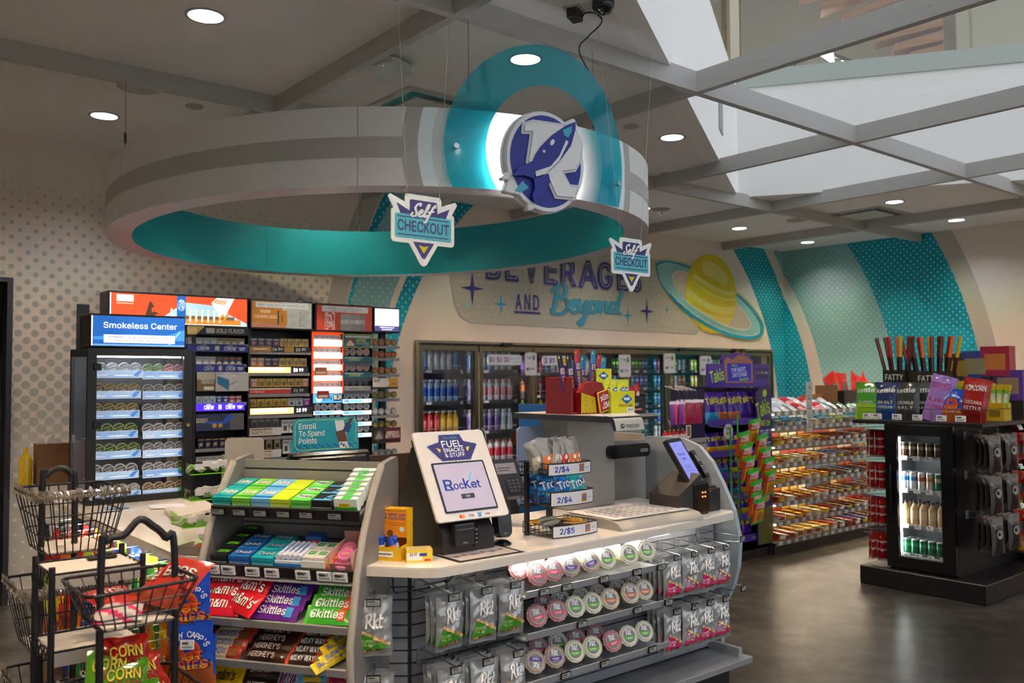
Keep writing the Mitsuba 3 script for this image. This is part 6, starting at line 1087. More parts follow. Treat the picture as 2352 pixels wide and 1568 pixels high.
def dsv(g, w, h, M): g.rect(-w / 2, w / 2, -h / 2, h / 2, '#b98a35', 0, M).poly(Polygon([(-w / 2, -h * .3), (w * .08, -h * .3), (w * .16, 0), (w * .08, h / 2), (-w / 2, h / 2)]), '#c9c5c0', 0, M, .0008).text('SAVE', h * .26, '#2a2a2c', M, -w * .34, h * .12, w=w * .22, z=.0014).rect(-w / 2, w / 2, -h / 2, -h * .32, '#26241f', 0, M, .001).rect(w * .2, w * .44, -h * .1, .0, '#8a5f1f', 0, M, .001)
strip(856, 914, 868, 893, dsv, 'gold and white coupon sign reading SAVE', y=YR - .05, name='shelf_sign', cat='sign')
def dab(g, w, h, M): g.rect(-w / 2, w / 2, -h / 2, h / 2, '#5a1f22', 0, M).rect(-w / 2, -w * .05, -h / 2, h / 2, '#2a2422', 0, M, .0006).poly(circ(h * .36, -w * .27, 0), '#4a443f', 0, M, .001).poly(Polygon([(-w * .42, -h * .2), (-w * .27, h * .3), (-w * .12, -h * .2)]), '#8a8680', 0, M, .0014).text("AMERICA'S", h * .2, '#e0d8d2', M, w * .22, h * .06, w=w * .46).text('BEST POUCH', h * .2, '#e0d8d2', M, w * .21, -h * .17, w=w * .48).rect(-w * .46, w * .46, -h * .42, -h * .28, '#1a1716', 0, M, .001)
strip(855, 920, 982, 1017, dab, "dark red sign reading AMERICA'S BEST POUCH", y=YR - .05, name='shelf_sign', cat='sign')
# ---------------------------------------------------------------- smokeless cabinet on the side counter
k = thing('smokeless_cabinet', 'black glass-fronted cabinet of round tins, brightly lit, on the left counter', 'cabinet'); X0, X1, Y0, Y1, Z0, Z1 = 1.375, 1.99, 5.60, 6.02, CT, 1.848
for x in (X0, X1 - .05):
    for y in (Y0, Y1 - .03): part(k, 'post', G().bb(x, x + (.05 if y == Y0 else .02), y, y + .03, Z0, Z1, '#141416'))
part(k, 'top_panel', G().bb(X0, X1, Y0, Y1, Z1 - .045, Z1, '#17171a')); part(k, 'bottom_panel', G().bb(X0, X1, Y0, Y1, Z0, Z0 + .035, '#17171a')); part(k, 'back_panel', G().bb(X0 + .02, X1 - .02, Y1 - .02, Y1 - .01, Z0, Z1, '#4a4c52'))
part(k, 'glass_door', G().add([[X0 + .05, Y0 + .004, Z0 + .03], [X1 - .03, Y0 + .004, Z0 + .03], [X1 - .03, Y0 + .004, Z1 - .045], [X0 + .05, Y0 + .004, Z1 - .045]], [[0, 1, 2, 3]], '#fff'), bsdf='clear'); part(k, 'glass_side', G().add([[X0 + .004, Y0 + .03, Z0 + .03], [X0 + .004, Y0 + .03, Z1 - .045], [X0 + .004, Y1 - .03, Z1 - .045], [X0 + .004, Y1 - .03, Z0 + .03]], [[0, 1, 2, 3]], '#fff'), bsdf='clear')
for z in (1.735, 1.39, 1.03): part(k, 'hinge', G().bb(X0 + .03, X0 + .075, Y0 - .012, Y0 + .002, z - .022, z + .022, '#0e0e10', 0, bev=.005))
part(k, 'lock', G().cyl((X1 - .025, Y0 - .012, 1.37), (X1 - .025, Y0, 1.37), .011, '#b59a5a', 4, 12))
part(k, 'light_strip', emit(G().bb(X0 + .06, X1 - .06, Y0 + .03, Y0 + .045, Z1 - .055, Z1 - .046, '#fff').ply(), 24 * LED, .5, (.9, .94, 1)), label='white light strip'); part(k, 'light_strip', emit(G().bb(X0 + .022, X0 + .03, Y0 + .06, Y0 + .07, Z0 + .05, Z1 - .06, '#fff').ply(), 16 * LED, .4, (.9, .94, 1)))
ST = {n: tin(.037, .022, *a).ply() for n, a in dict(frost=('#b9bec4', '#8d9398', '#d8dde2'), gold=('#c9b56a', '#5a5348', '#c4b890'), grey=('#c3c8cc', '#4a4e54', '#aab2b8'), green=('#a9c48a', '#3f4a33', '#a8c88a'), greenlid=('#8a9a7a', '#4f5f3f', '#9fb88a'), pink=('#b98a94', '#8a5a64', '#d8c2c8'), bright=('#eef2f6', '#5a5e66', '#dfe6ec'), tan=('#d2c2ae', '#5f5248', '#d8c0a0')).items()}
SN = dict(frost='frosted', gold='gold-rimmed', grey='grey', green='green-rimmed', greenlid='dull green', pink='pink', bright='bright white-rimmed', tan='tan')
def dtr(g, w, h, M): g.rect(-w / 2, w / 2, -h / 2, h / 2, '#b9d2f0', 0, M).rect(-w * .49, w * .49, -h * .42, h * .42, '#4a8ade', 0, M, .0005).poly(Polygon([(-w * .3, -h * .42), (w * .36, -h * .42), (w * .3, h * .05), (-w * .1, h * .1)]), '#8fc2f6', 0, M, .0008).poly(Polygon([(w * .36, -h * .42), (w * .49, h * .42), (w * .40, h * .42), (w * .30, -h * .1)]), '#4a86dc', 0, M, .001).rect(-w * .44, -w * .24, -h * .2, -h * .1, '#ffffff', 0, M, .0012).poly(affinity.scale(circ(1, w * .08, -h * .16), w * .22, h * .09), '#ffffff', 0, M, .0014)
SL = [('frost', 'frost'), ('gold', 'grey'), ('gold', 'grey'), ('green', 'bright'), ('green', 'bright'), ('bright', 'bright'), ('frost', 'tan')]
for r in range(7):
    for c in range(2):
        px0, px1 = ((217, 328), (212, 323), (208, 320), (203, 316), (210, 323), (206, 318), (211, 323))[r] if c == 0 else (327, 427.5)
        pyc = 820 + ((178, 397, 607, 822, 1033, 1252, 1467) if c == 0 else (190, 400, 606, 814, 1014, 1224, 1432))[r] / 4.611; y = Y0 + .05
        x0, x1, z0, z1 = pr_(px0, px1, pyc - 9, pyc + 9, y); M = frame(((x0 + x1) / 2, y - .006, (z0 + z1) / 2), (1, 0, 0), (0, 0, 1)); g = G(); dtr(g, x1 - x0, z1 - z0, M)
        part(k, 'tray', G().bb(x0, x1, y - .005, y, z0, z1, '#9fb6d0').bb(x0, x1, y, y + .15, z0, z0 + .004, '#8a929c')); part(k, 'tray_print', backlit(g.ply(), .22))
        for i in range(4):
            kd = SL[r][c] if not (r == 0 and c == 1) else ('greenlid', 'greenlid', 'pink', 'pink')[i]; w = (x1 - x0) * .97
            solo('smokeless_tin', ST[kd], f'{SN[kd]} tin, {ORD[i]} in the {["left", "right"][c]} tray of row {["one", "two", "three", "four", "five", "six", "seven"][r]}, lit cabinet', 'tin', mv(x0 + w * (i + .5) / 4 + .004, y + .008 + .003 * (i % 2), z1 - .028) @ rotx(6))
k = thing('smokeless_sign', 'glowing blue sign reading Smokeless Center on top of the lit cabinet', 'sign'); x0, x1, z0, z1 = 1.385, 1.945, 1.850, 2.055
part(k, 'box', G().bb(x0, x1, 5.602, 5.85, z0, z1, '#15141c', 0, bev=.006)); M = frame(((x0 + x1) / 2, 5.60, (z0 + z1) / 2), (1, 0, 0), (0, 0, 1)); w, h = x1 - x0 - .01, z1 - z0 - .025; g = G()
g.rect(-w / 2, w / 2, -h / 2, h / 2, '#1f5fb2', 0, M).rect(-w / 2, w / 2, h * .1, h / 2, '#2470c4', 0, M, .0004).poly(Polygon([(-w * .48, -h * .2), (-w * .1, -h * .1), (w * .3, -h * .12), (w * .5, h * .1), (w * .5, -h * .3), (-w * .48, -h * .3)]), '#3f8ad8', 0, M, .0006).poly(Polygon([(w * .3, -h * .5), (w * .44, h * .05), (w * .46, h * .02), (w * .33, -h * .5)]), '#8abcf0', 0, M, .0008).rect(-w / 2, -w * .484, -h / 2, h / 2, '#ffffff', 0, M, .001).rect(-w * .48, w / 2, -h * .5, -h * .44, '#6fa6f2', 0, M, .0008)
g.text('Smokeless Center', .034, '#ffffff', M, .01, .018, w=.435, z=.0014).rect(-.205, .215, -.072, -.022, '#f4f4f6', 0, M, .0012).text('WARNING: This product contains nicotine.', .012, '#4a4a58', M, .005, -.042, w=.37, bold=False, z=.0018).text('Nicotine is an addictive chemical.', .012, '#4a4a58', M, .005, -.063, w=.285, bold=False, z=.0018); part(k, 'print', backlit(g.ply(), .62))
solo('black_backboard', G().bb(1.62, 1.70, 6.9, 6.93, .0, 2.21, '#121214'), 'narrow black upright behind the Smokeless Center sign', 'board')
# papers on the counter, tissue box
solo('paper_sheet', G().prism(Polygon([(1.62, 5.20), (1.80, 5.12), (1.84, 5.30), (1.66, 5.38)]), .001, '#c9ccd2', 1, mv(0, 0, CT)), 'white paper sheet lying on the side counter before the cabinet', 'paper')
solo('paper_sheet', G().prism(Polygon([(1.42, 5.36), (1.54, 5.33), (1.56, 5.42), (1.44, 5.46)]), .001, '#7f9fc4', 1, mv(0, 0, CT)), 'small blue paper slip lying on the side counter before the cabinet', 'paper')
solo('newspaper', G().prism(Polygon([(1.60, 4.72), (1.80, 4.84), (1.90, 4.98), (1.66, 5.02)]).buffer(.02), .018, '#c4bfb6', 1, mv(0, 0, CT)).rect(0, .14, 0, .004, '#6a7a9a', 1, frame((1.66, 4.90, CT), (.9, .2, 0), (-.2, .9, 0)), .019), 'folded newspaper lying on the side counter near the cable trays', 'newspaper')
p = at(123, 1112, y=6.22); k = thing('tissue_box', 'brown tissue box with a white tissue, on a white carton by the wall', 'tissue box'); part(k, 'box', carton(.19, .12, .26, '#6a4c33', 1, '#4a3626').text('KLEENEX', .014, '#4a3424', front(), .05, .21, w=.06), mv(*p) ); part(k, 'tissue', G().add([[-.04, .05, 0], [.04, .06, 0], [.05, .05, .04], [.015, .06, .02], [0, .05, .055], [-.05, .06, .045]], [[0, 1, 3, 3], [1, 2, 3, 3], [0, 3, 4, 4], [0, 4, 5, 5]], '#e6e2da', 1), mv(*p) @ mv(0, 0, .26))
solo('white_carton', G().bb(-.11, .13, -.01, .15, 0, p[2] - CT, '#c9c6c2', 1, mv(p[0], p[1], CT)), 'white carton under the brown tissue box', 'carton')
solo('yellow_bottle', G().lathe([(.035, 0), (.04, .02), (.04, .17), (.015, .21), (.015, .25)], '#c9a51f', 2, 12, mv(p[0] - .15, p[1] + .06, p[2] - .01)), 'yellow cleaner bottle standing left of the tissue box', 'bottle') 
# ---------------------------------------------------------------- the walk-in cooler doors
DW = (11.05 - 4.925) / 8; DX0 = 4.925; DT = 2.0; FC = '#76715f'
DL = ['leftmost', 'second', 'third', 'fourth', 'fifth', 'sixth', 'seventh', 'rightmost']
struct('trim_1', G().bb(4.90, 4.925, 7.42, 7.50, .08, 2.045, '#8f8a76', 4).bb(11.05, 11.075, 7.42, 7.50, .08, 2.045, '#8f8a76', 4).bb(4.90, 11.075, 7.42, 7.50, 2.02, 2.045, '#8f8a76', 4).bb(4.90, 11.075, 7.40, 7.50, .0, .10, '#4a4844'))
struct('trim_2', G().bb(4.925, 11.05, 7.44, 7.5, 2.0, 2.02, '#121216'))
for d in range(8):
    x0 = DX0 + d * DW; x1 = x0 + DW; k = thing('cooler_door', f'{DL[d]} glass cooler door in the mural wall', 'cooler door'); a, b = x0 + .006, x1 - .006
    for n, q in (('stile', (a, a + .05, .10, DT)), ('stile', (b - .05, b, .10, DT)), ('rail', (a, b, DT - .055, DT)), ('rail', (a, b, .10, .17))): part(k, n, G().bb(q[0], q[1], 7.43, 7.475, q[2], q[3], FC, 4, bev=.004))
    part(k, 'pane', G().add([[a + .04, 7.455, .16], [b - .04, 7.455, .16], [b - .04, 7.455, DT - .05], [a + .04, 7.455, DT - .05]], [[0, 1, 2, 3]], '#fff'), bsdf='glass')
    if d in (0, 1, 4, 5):
        hx = b - .025 if d in (0, 4) else a + .025; part(k, 'handle', G().tube(spline([(hx, 7.43, 1.12), (hx + (.01 if d % 4 else -.01), 7.385, 1.06), (hx, 7.375, .9), (hx, 7.385, .70), (hx, 7.43, .64)], 4), .013, '#a39d90', 4, 8))
    # behind it: shelves and light
    K2 = thing('cooler_shelving', f'black cooler shelving with price rails behind the {DL[d]} glass door', 'shelving')
    zs = [1.75, 1.415, 1.08, .74] if d < 2 else [1.72, 1.46, 1.21, .88] if d < 4 else [1.75, 1.53, 1.30, 1.08, .88, .66]
    for z in zs:
        part(K2, 'shelf', G().bb(x0 + .03, x1 - .03, 7.70, 8.4, z - .02, z - .006, '#2a2c30')); g = G().bb(x0 + .03, x1 - .03, 7.688, 7.70, z - .04, z + .0, '#2b2d31')
        for t in range(4 if d > 3 else 2): g.rect(x0 + .10 + .16 * t, x0 + .17 + .16 * t, z - .034, z - .006, '#c9ccd0', 0, front(7.687))
        part(K2, 'price_rail', g)
        part(K2, 'guard_rail', G().bb(x0 + .04, x1 - .04, 7.69, 7.692, z + .04, z + .045, '#b9c2c8', 2))
    part(K2, 'light_strip', emit(G().bb(x0 + .028, x0 + .04, 7.52, 7.53, .5, 1.93, '#fff').ply(), (40 if d < 2 else 26 if d < 4 else 16) * LED, .4, (.86, .93, 1)))
    part(K2, 'post', G().bb(x0 - .02, x0 + .02, 7.5, 7.56, .1, 2.0, '#1a1b1e'))
_bt = {}
def bt(*a, **kw):
    q = repr((a, kw))
    if q not in _bt: _bt[q] = (bottle if kw.pop('kind', 'b') == 'b' else can)(*a, **kw).ply()
    return _bt[q]
BT = dict(aqua=('#2a6fb8', '#dfe8f0', '#1f7fc0', '#cfe2f0', 'blue and white water bottle'), prop=('#9aa4ac', '#e6e8ea', '#b4bcc2', '#a9b2b8', 'grey sports water bottle'), water=('#5f86b0', '#e2e8ee', '#1d4fae', '#9db8d2', 'clear water bottle with a blue label'), plum=('#2c1a2e', '#dfdfe2', '#e2e2e6', '#2c1a2e', 'dark purple drink bottle'), red=('#8e1a1f', '#e2dfe0', '#c23a3a', '#7a1a1c', 'red drink bottle'), yel=('#a8861a', '#e2dfd0', '#d2b02a', '#8a701a', 'amber drink bottle'),
          green=('#3a84c0', '#4fbf6a', '#e6eef2', '#a9c9dc', 'blue bottle with a green cap'), clr=('#a9b9c4', '#dfe4e8', '#8fa4b2', '#c9d4da', 'clear water bottle'), pink=('#a9a4b2', '#c97a8a', '#b9566e', '#c9c4cc', 'clear bottle with a pink label'), vio=('#6a5a86', '#c9c9d2', '#4a3a6a', '#9a8fae', 'violet water bottle'), blu=('#3a6f9e', '#d2d6da', '#245a9a', '#7fa6c4', 'blue drink bottle'), rose=('#b9b0b6', '#d2743a', '#c23a4e', '#d2ccd0', 'orange-capped bottle with a red label'),
          purp=('#6a2f8a', '#8a4fa8', '#8a5ab0', '#4f2a6a', 'purple drink bottle'), mag=('#8a2f4a', '#c94a5f', '#a83a52', '#7a2a40', 'raspberry drink bottle'), orng=('#3a2a22', '#1a1a1c', '#d2682a', '#8a4a22', 'black and orange bottle'), drkr=('#4a1f22', '#1a1a1c', '#3a2a2c', '#4a1f22', 'dark red bottle'), lime=('#5a9a3a', '#d2803a', '#8ab05a', '#7fae5a', 'green tea bottle with an orange cap'), lemon=('#a9b23a', '#d2803a', '#c9c95a', '#b2b84a', 'yellow-green bottle with an orange cap'), milk=('#c9ccd2', '#5a6a9a', '#e2e4e8', '#c9ccd2', 'white bottle'))
def brow(d, z, kinds, r=.036, h=.235):
    n = len(kinds); x0 = DX0 + d * DW + .05; w = (DW - .10) / n
    for i, c in enumerate(kinds):
        b, cap, lab, fill, nm = BT[c]; tx = {'prop': 'propel', 'aqua': None, 'red': 'VITAMIN', 'yel': 'VITAMIN', 'pink': 'BUBLY'}.get(c)
        p = bt(min(r, w * .47), h, b, cap, lab, fill, tx, '#3a3f66' if c == 'prop' else '#e9e6e2')
        solo('drink_bottle', p, f'{nm}, {ORD[i]} on the {shn(d, z)} shelf, {DL[d]} cooler door', 'bottle', mv(x0 + w * (i + .5), 7.745 + .004 * (i % 2), z - .006))
        if d < 2: solo('drink_bottle', bt(min(r, w * .47), h, b, cap, lab, fill, None, '#fff'), f'{nm}, back row, {ORD[i]}, {shn(d, z)} shelf, {DL[d]} cooler door', 'bottle', mv(x0 + w * (i + .6), 7.835, z - .006))
def shn(d, z):
    zs = [1.75, 1.415, 1.08, .74] if d < 2 else [1.72, 1.46, 1.21, .88] if d < 4 else [1.75, 1.53, 1.30, 1.08, .88, .66]
    return ['top', 'second', 'third', 'fourth', 'fifth', 'sixth'][zs.index(z)]
brow(0, 1.75, ['aqua', 'aqua', 'aqua', 'prop', 'prop', 'prop', 'prop', 'blu'], h=.25); brow(0, 1.415, ['water'] * 8); brow(0, 1.08, ['plum', 'plum', 'red', 'red', 'red', 'yel', 'yel', 'yel']); brow(0, .74, ['blu', 'plum', 'red', 'yel', 'clr', 'clr', 'vio', 'vio'])
brow(1, 1.75, ['blu', 'green', 'green', 'green', 'clr', 'clr', 'clr']); brow(1, 1.415, ['vio', 'vio', 'pink', 'pink', 'pink', 'pink', 'pink']); brow(1, 1.08, ['vio', 'vio', 'vio', 'vio', 'vio', 'clr', 'clr']); brow(1, .74, ['blu', 'blu', 'blu', 'rose', 'rose', 'rose', 'rose'])
brow(2, 1.72, ['purp', 'mag', 'mag', 'mag', 'blu', 'milk', 'milk'], h=.2); brow(2, 1.46, ['orng', 'orng', 'drkr', 'drkr', 'drkr', 'orng', 'drkr'], h=.2); brow(2, 1.21, ['lime', 'lime', 'clr', 'lemon', 'lemon', 'drkr', 'lime'], h=.2)
brow(3, 1.72, ['blu', 'milk', 'milk', 'milk', 'clr', 'milk', 'blu'], h=.2); brow(3, 1.46, ['clr', 'clr', 'milk', 'mag', 'clr', 'milk', 'clr'], h=.2); brow(3, 1.21, ['lemon', 'lime', 'drkr', 'lemon', 'clr', 'lime', 'drkr'], h=.2)
solo('drink_carton', carton(.30, .2, .17, '#d2602a', 0).rect(.04, .10, .05, .13, '#d9cfc4', 0, front()).rect(-.11, .0, .02, .05, '#a84a1a', 0, front()).text('ENERGY', .02, '#e9c09a', front(), -.06, .13, w=.09), 'orange carton on a low shelf behind the third cooler door', 'carton', mv(6.70, 7.72, .88)); solo('drink_carton', carton(.26, .2, .14, '#3f6a2a', 0).rect(-.1, .1, .03, .1, '#20241f', 0, front()), 'green and black carton beside the orange one behind the third cooler door', 'carton', mv(7.00, 7.72, .88))
CN_ = dict(g=('#1f3a1f', '#6fc23a', 'black and green can'), n=('#2a3a7a', '#8a9ac9', 'navy can'), t=('#1f5a66', '#5a9aa8', 'teal can'), r=('#8a2a2a', '#d2a8a8', 'red can'), b=('#1f5fa8', '#a9c9e6', 'blue can'), w=('#c9ccd0', '#9aa2aa', 'silver can'), o=('#8a4f2a', '#d2a880', 'brown can'), y=('#c9b93a', '#e9e6c9', 'yellow can'), l=('#5aa83a', '#c9e6a8', 'light green can'), e=('#1f8a6a', '#8ad2b8', 'emerald can'), p=('#b98a9a', '#e6d2d8', 'pale pink can'))
def crow(d, z, ks, r=.031, h=.155):
    n = len(ks); x0 = DX0 + d * DW + .05; w = (DW - .10) / n
    for i, c in enumerate(ks):
        b, band, nm = CN_[c]; solo('drink_can', bt(min(r, w * .47), h, b, band if c == 'g' else '#c8ccd0', band, kind='c'), f'{nm}, {ORD[i]} on the {shn(d, z)} shelf, {DL[d]} cooler door', 'can', mv(x0 + w * (i + .5), 7.74, z - .006))
for d, rows in ((4, ['gggggggggnn', 'tttttnnn', 'ttotoont', 'wwtwwttw', 'bbwbbwtt']), (5, ['nrbrolww', 'tbtrowoo', 'tbtbwwtt', 'bbtbbwtt', 'wwbbtttw']), (6, ['ylyyypwel', 'yylyywlw', 'wtwtwtwt']), (7, ['yeylwwww', 'eelwwtww', 'wtwwtwww'])):
    for z, ks in zip([1.75, 1.53, 1.30, 1.08, .88], rows): crow(d, z, ks)
# price signs on the glass
def dsign(px0, px1, py0, py1, label, fn, tall=True):
    x0, x1, z0, z1 = pr_(px0, px1, py0, py1, 7.40); w, h = x1 - x0, z1 - z0; M = frame(((x0 + x1) / 2, 7.40, (z0 + z1) / 2), (1, 0, 0), (0, 0, 1)); k = thing('door_sign', label, 'sign'); part(k, 'board', G().prism(rrect(w, h, .03), .012, '#b9bac2', 0, M, -.012)); g = G(); g.poly(rrect(w * .92, h * .94, .025).difference(rrect(w * .90, h * .93, .024)), '#8a8c9c', 0, M, .0006); fn(g, w, h, M); part(k, 'print', g)
def fn1(g, w, h, M):
    for t, x in (('$1', -.38), ('$2', -.17), ('$3', .05)): g.text(t, h * .42, '#262f7a', M, x * w, -h * .2, w=w * .13); g.poly(affinity.rotate(sbox(x * w + w * .085, -h * .3, x * w + w * .095, h * .32), -14), '#9a6a6a', 0, M, .001)
    g.text('What You', h * .2, '#4aa0b8', M, w * .30, h * .02, w=w * .28).text('Crave', h * .2, '#4aa0b8', M, w * .30, -h * .27, w=w * .18)
dsign(1120, 1198, 814, 838, 'long pale sign reading $1 $2 $3 on the second cooler door', fn1)
def fn2(g, w, h, M): g.text('2', h * .5, '#262f7a', M, -w * .38, -h * .24, w=w * .1).text('$5', h * .45, '#262f7a', M, -w * .16, -h * .2, w=w * .2).rect(w * .05, w * .2, -h * .3, h * .3, '#5a3a3a', 0, M, .001).rect(w * .2, w * .32, -h * .36, h * .3, '#b9a82a', 0, M, .001).rect(w * .32, w * .46, -h * .3, h * .3, '#8a4a4a', 0, M, .001)
dsign(1246, 1310, 817, 839, 'pale sign reading 2 $5 on the third cooler door', fn2)
def fn3(a, b, pc):
    def f(g, w, h, M): g.text(a, h * .09, '#2b3175', M, -w * .16, h * .22, w=w * .42).rect(w * .14, w * .34, h * .16, h * .38, pc, 0, M, .001).rect(-w * .4, w * .38, h * .08, h * .09, '#8a8c9a', 0, M, .001).rect(-w * .3, w * .3, -h * .02, -h * .005, '#9a9ca8', 0, M, .001).text(b, h * .09, '#2b3175', M, w * .06, -h * .25, w=w * .5).rect(-w * .38, -w * .2, -h * .3, -h * .16, pc, 0, M, .001)
    return f
for px0, px1, py0, py1, a, b, c, l in ((1206, 1233, 809, 862, '2 $5', '2 $6', '#5a5c6a', 'between the second and third cooler doors'), (1422, 1449, 814, 866, '2 $', '2 $4', '#3a6a4a', 'between the fourth and fifth cooler doors'), (1525, 1551, 811, 857, 'FREE', '2 $', '#4a5a3a', 'between the fifth and sixth cooler doors'), (1608, 1634, 817, 861, 'FREE', '2 $4', '#3a5a8a', 'between the sixth and seventh cooler doors')): dsign(px0, px1, py0, py1, 'upright pale price sign ' + l, fn3(a, b, c))
for px, c in ((1692, '#1b1b1d'), (1705, '#1b1b1d')):
    p = at(px, 806, y=7.40); solo('door_clamp', G().bb(-.05, .05, -.02, .02, -.01, .03, c).bb(-.012, .02, -.025, -.01, -.06, -.01, '#b23a2a'), f'black clamp with a red tip on the cooler frame, {"left" if px < 1700 else "right"}', 'clamp', mv(*p))
p = at(1165, 792, y=7.41); solo('door_sensor', G().bb(-.06, .06, -.02, .02, -.015, .02, '#141417'), 'small black box on the cooler frame above the second door', 'sensor', mv(*p))
p = at(1566, 803, y=7.41); solo('door_sensor', G().bb(-.06, .06, -.02, .02, -.015, .02, '#141417'), 'small black box on the cooler frame above the sixth door', 'sensor', mv(*p))
# ---------------------------------------------------------------- BEVERAGES AND Beyond, stars and planet on the wall above
WS = thing('wall_sign', 'grey wall panel lettered BEVERAGES AND Beyond with stars, above the cooler', 'sign'); WM = frame((0, 7.47, 0), (1, 0, 0), (0, 0, 1)); wp = lambda x, y: tuple(at(1000 + x / 2.94, 560 + y / 2.94, y=7.46)[[0, 2]])
pan = Polygon([wp(90, 120), wp(140, 400), wp(175, 480), wp(240, 522), wp(1760, 600), wp(1960, 420), (10.0, 3.15), (5.50, 3.15)]).buffer(.02)
part(WS, 'panel', G().prism(pan, .006, '#aaa99a', 0, WM, 0)); g = G()
for i in range(52):
    for j in range(11):
        q = (5.45 + .09 * i + .045 * (j % 2), 2.26 + .085 * j)
        if pan.buffer(-.03).contains(Point(q)): g.poly(circ(.009, *q, 2), '#c3c1b2', 0, WM, .0066)
part(WS, 'pale_dots', g); labels[WS + '__pale_dots'] = {'kind': 'stuff'}
nv2 = '#1c1c5e'; zb = 2.735; xs = [(wp(a, 250)[0], wp(b, 250)[0]) for a, b in ((340, 440), (470, 560), (610, 688), (735, 822), (845, 945), (965, 1095), (1095, 1195), (1225, 1297), (1318, 1390))]
for ch, (xa, xb) in zip('BEVERAGES', xs): x, w = (xa + xb) / 2, xb - xa; part(WS, 'letter', G().text(ch, .31, '#8f8d86', WM, x + .012, zb - .014, w=w, z=.008).text(ch, .31, nv2, WM, x, zb, w=w, z=.020).text(ch, .265, '#c9c5b4', WM, x - .002, zb + .021, w=w * .70, bold=False, z=.0205).text(ch, .25, nv2, WM, x - .002, zb + .028, w=w * .64, bold=False, z=.021))
for ch, x in zip('AND', (6.27, 6.40, 6.53)): part(WS, 'letter', G().text(ch, .165, nv2, WM, x, 2.425, w=.085, z=.012))
part(WS, 'underline', G().poly(sbox(6.21, 2.375, 6.59, 2.40), nv2, 0, WM, .01))
BEY = [[(.02, .06), (.10, .5), (.16, .98)], [(.02, .80), (.18, 1.02), (.34, .96), (.32, .72), (.16, .58), (.34, .56), (.40, .30), (.26, .08), (.06, .06), (.0, .20)], [(.46, .30), (.58, .40), (.60, .54), (.52, .52), (.47, .28), (.54, .12), (.66, .22)], [(.68, .56), (.68, .28), (.76, .18), (.86, .54), (.84, .2), (.74, -.24), (.66, -.20), (.80, .0), (.94, .28)], [(1.02, .56), (.94, .40), (.96, .2), (1.06, .18), (1.12, .40), (1.04, .54), (1.16, .48)], [(1.18, .56), (1.20, .2), (1.24, .44), (1.34, .56), (1.38, .42), (1.37, .22), (1.44, .22)], [(1.66, .48), (1.54, .56), (1.48, .36), (1.52, .2), (1.62, .30), (1.72, .7), (1.80, 1.0)], [(1.72, .7), (1.66, .28), (1.74, .2)]]
by = affinity.translate(affinity.scale(stroke(BEY, .095), .655, .35, origin=(0, 0)), 6.76, 2.375); part(WS, 'script_lettering', G().poly(affinity.translate(by, .014, -.014), '#8f9a96', 0, WM, .008).prism(by, .012, '#3f93a8', 0, WM, .008))
def star(x, y, r, c): 
    q = wp(x, y); part(WS, 'star', G().poly(Polygon([(q[0] + (r if i % 2 == 0 else r * .17) * math.sin(i * PI / 4) * (.8 if i % 4 == 2 else 1), q[1] + (r if i % 2 == 0 else r * .17) * math.cos(i * PI / 4)) for i in range(8)]), c, 0, WM, .009))
for s in ((250, 300, .20, nv2), (322, 336, .045, '#c9b02a'), (213, 412, .09, '#8ac0b8'), (443, 407, .125, '#1f86a0'), (1300, 484, .12, '#1f86a0'), (1428, 455, .165, nv2), (1563, 445, .07, '#1f86a0'), (1464, 358, .075, '#6fb0ae'), (1540, 520, .06, '#d2bf2a'), (1382, 516, .04, '#c9b02a'), (1444, 275, .035, '#c9b02a')): star(*s)
PN = thing('planet_mural', 'yellow planet with tilted teal rings on the wall right of the lettering', 'wall decoration')
def wpoly(pts, n=8): return Polygon(spline([wp(*p) for p in pts] + [wp(*pts[0])], n)).buffer(0)
ro = wpoly([(1485, 130), (1560, 110), (1700, 145), (1850, 220), (2010, 310), (2140, 430), (2210, 540), (2200, 620), (2130, 645), (1980, 620), (1800, 540), (1640, 420), (1520, 270)]); ri = wpoly([(1505, 150), (1570, 132), (1700, 168), (1850, 240), (2000, 330), (2110, 430), (2180, 535), (2180, 605), (2110, 622), (1980, 598), (1810, 520), (1650, 400), (1530, 260)])
rin = wpoly([(1600, 205), (1650, 185), (1740, 210), (1850, 270), (1970, 350), (2060, 430), (2115, 510), (2120, 565), (2060, 575), (1950, 545), (1830, 480), (1700, 390), (1620, 290)])
ball = affinity.rotate(affinity.scale(circ(1, *[(a + b) / 2 for a, b in zip(wp(1690, 330), wp(2032, 345))], 16), (wp(2032, 340)[0] - wp(1690, 340)[0]) / 2, (wp(1850, 112)[1] - wp(1850, 650)[1]) / 2), 0)
part(PN, 'outer_line', G().poly(ro.buffer(.03).difference(ro.buffer(.018)), '#c9b02a', 0, WM, .0075)); part(PN, 'ring_back', G().poly(ro, '#1487a0', 0, WM, .0085).poly(ri.buffer(.006), '#ded6c8', 0, WM, .0095).poly(ri, '#7fb4b4', 0, WM, .0105).poly(rin.buffer(.008), '#ded6c8', 0, WM, .0115).poly(rin, '#b9ad9c', 0, WM, .0125))
part(PN, 'planet', G().poly(ball, '#cdb512', 0, WM, .0135)); stp = G()
for a, b, c in (([(1750, 215), (1850, 285), (1960, 330), (2010, 330)], .03, '#d6cb6a'), ([(1735, 250), (1840, 330), (1950, 375), (2020, 372)], .012, '#d6cb6a'), ([(1715, 330), (1800, 400), (1930, 450), (2025, 445)], .05, '#d2c660'), ([(1830, 160), (1890, 190), (1945, 235)], .10, '#d8cc70'), ([(1700, 400), (1790, 460), (1900, 500), (2005, 520)], .022, '#d6cb6a'), ([(1840, 500), (1920, 530), (1990, 540)], .07, '#d2c660')): stp.poly(LineString(spline([wp(*p) for p in a], 5)).buffer(b, quad_segs=3).intersection(ball), c, 0, WM, .0145)
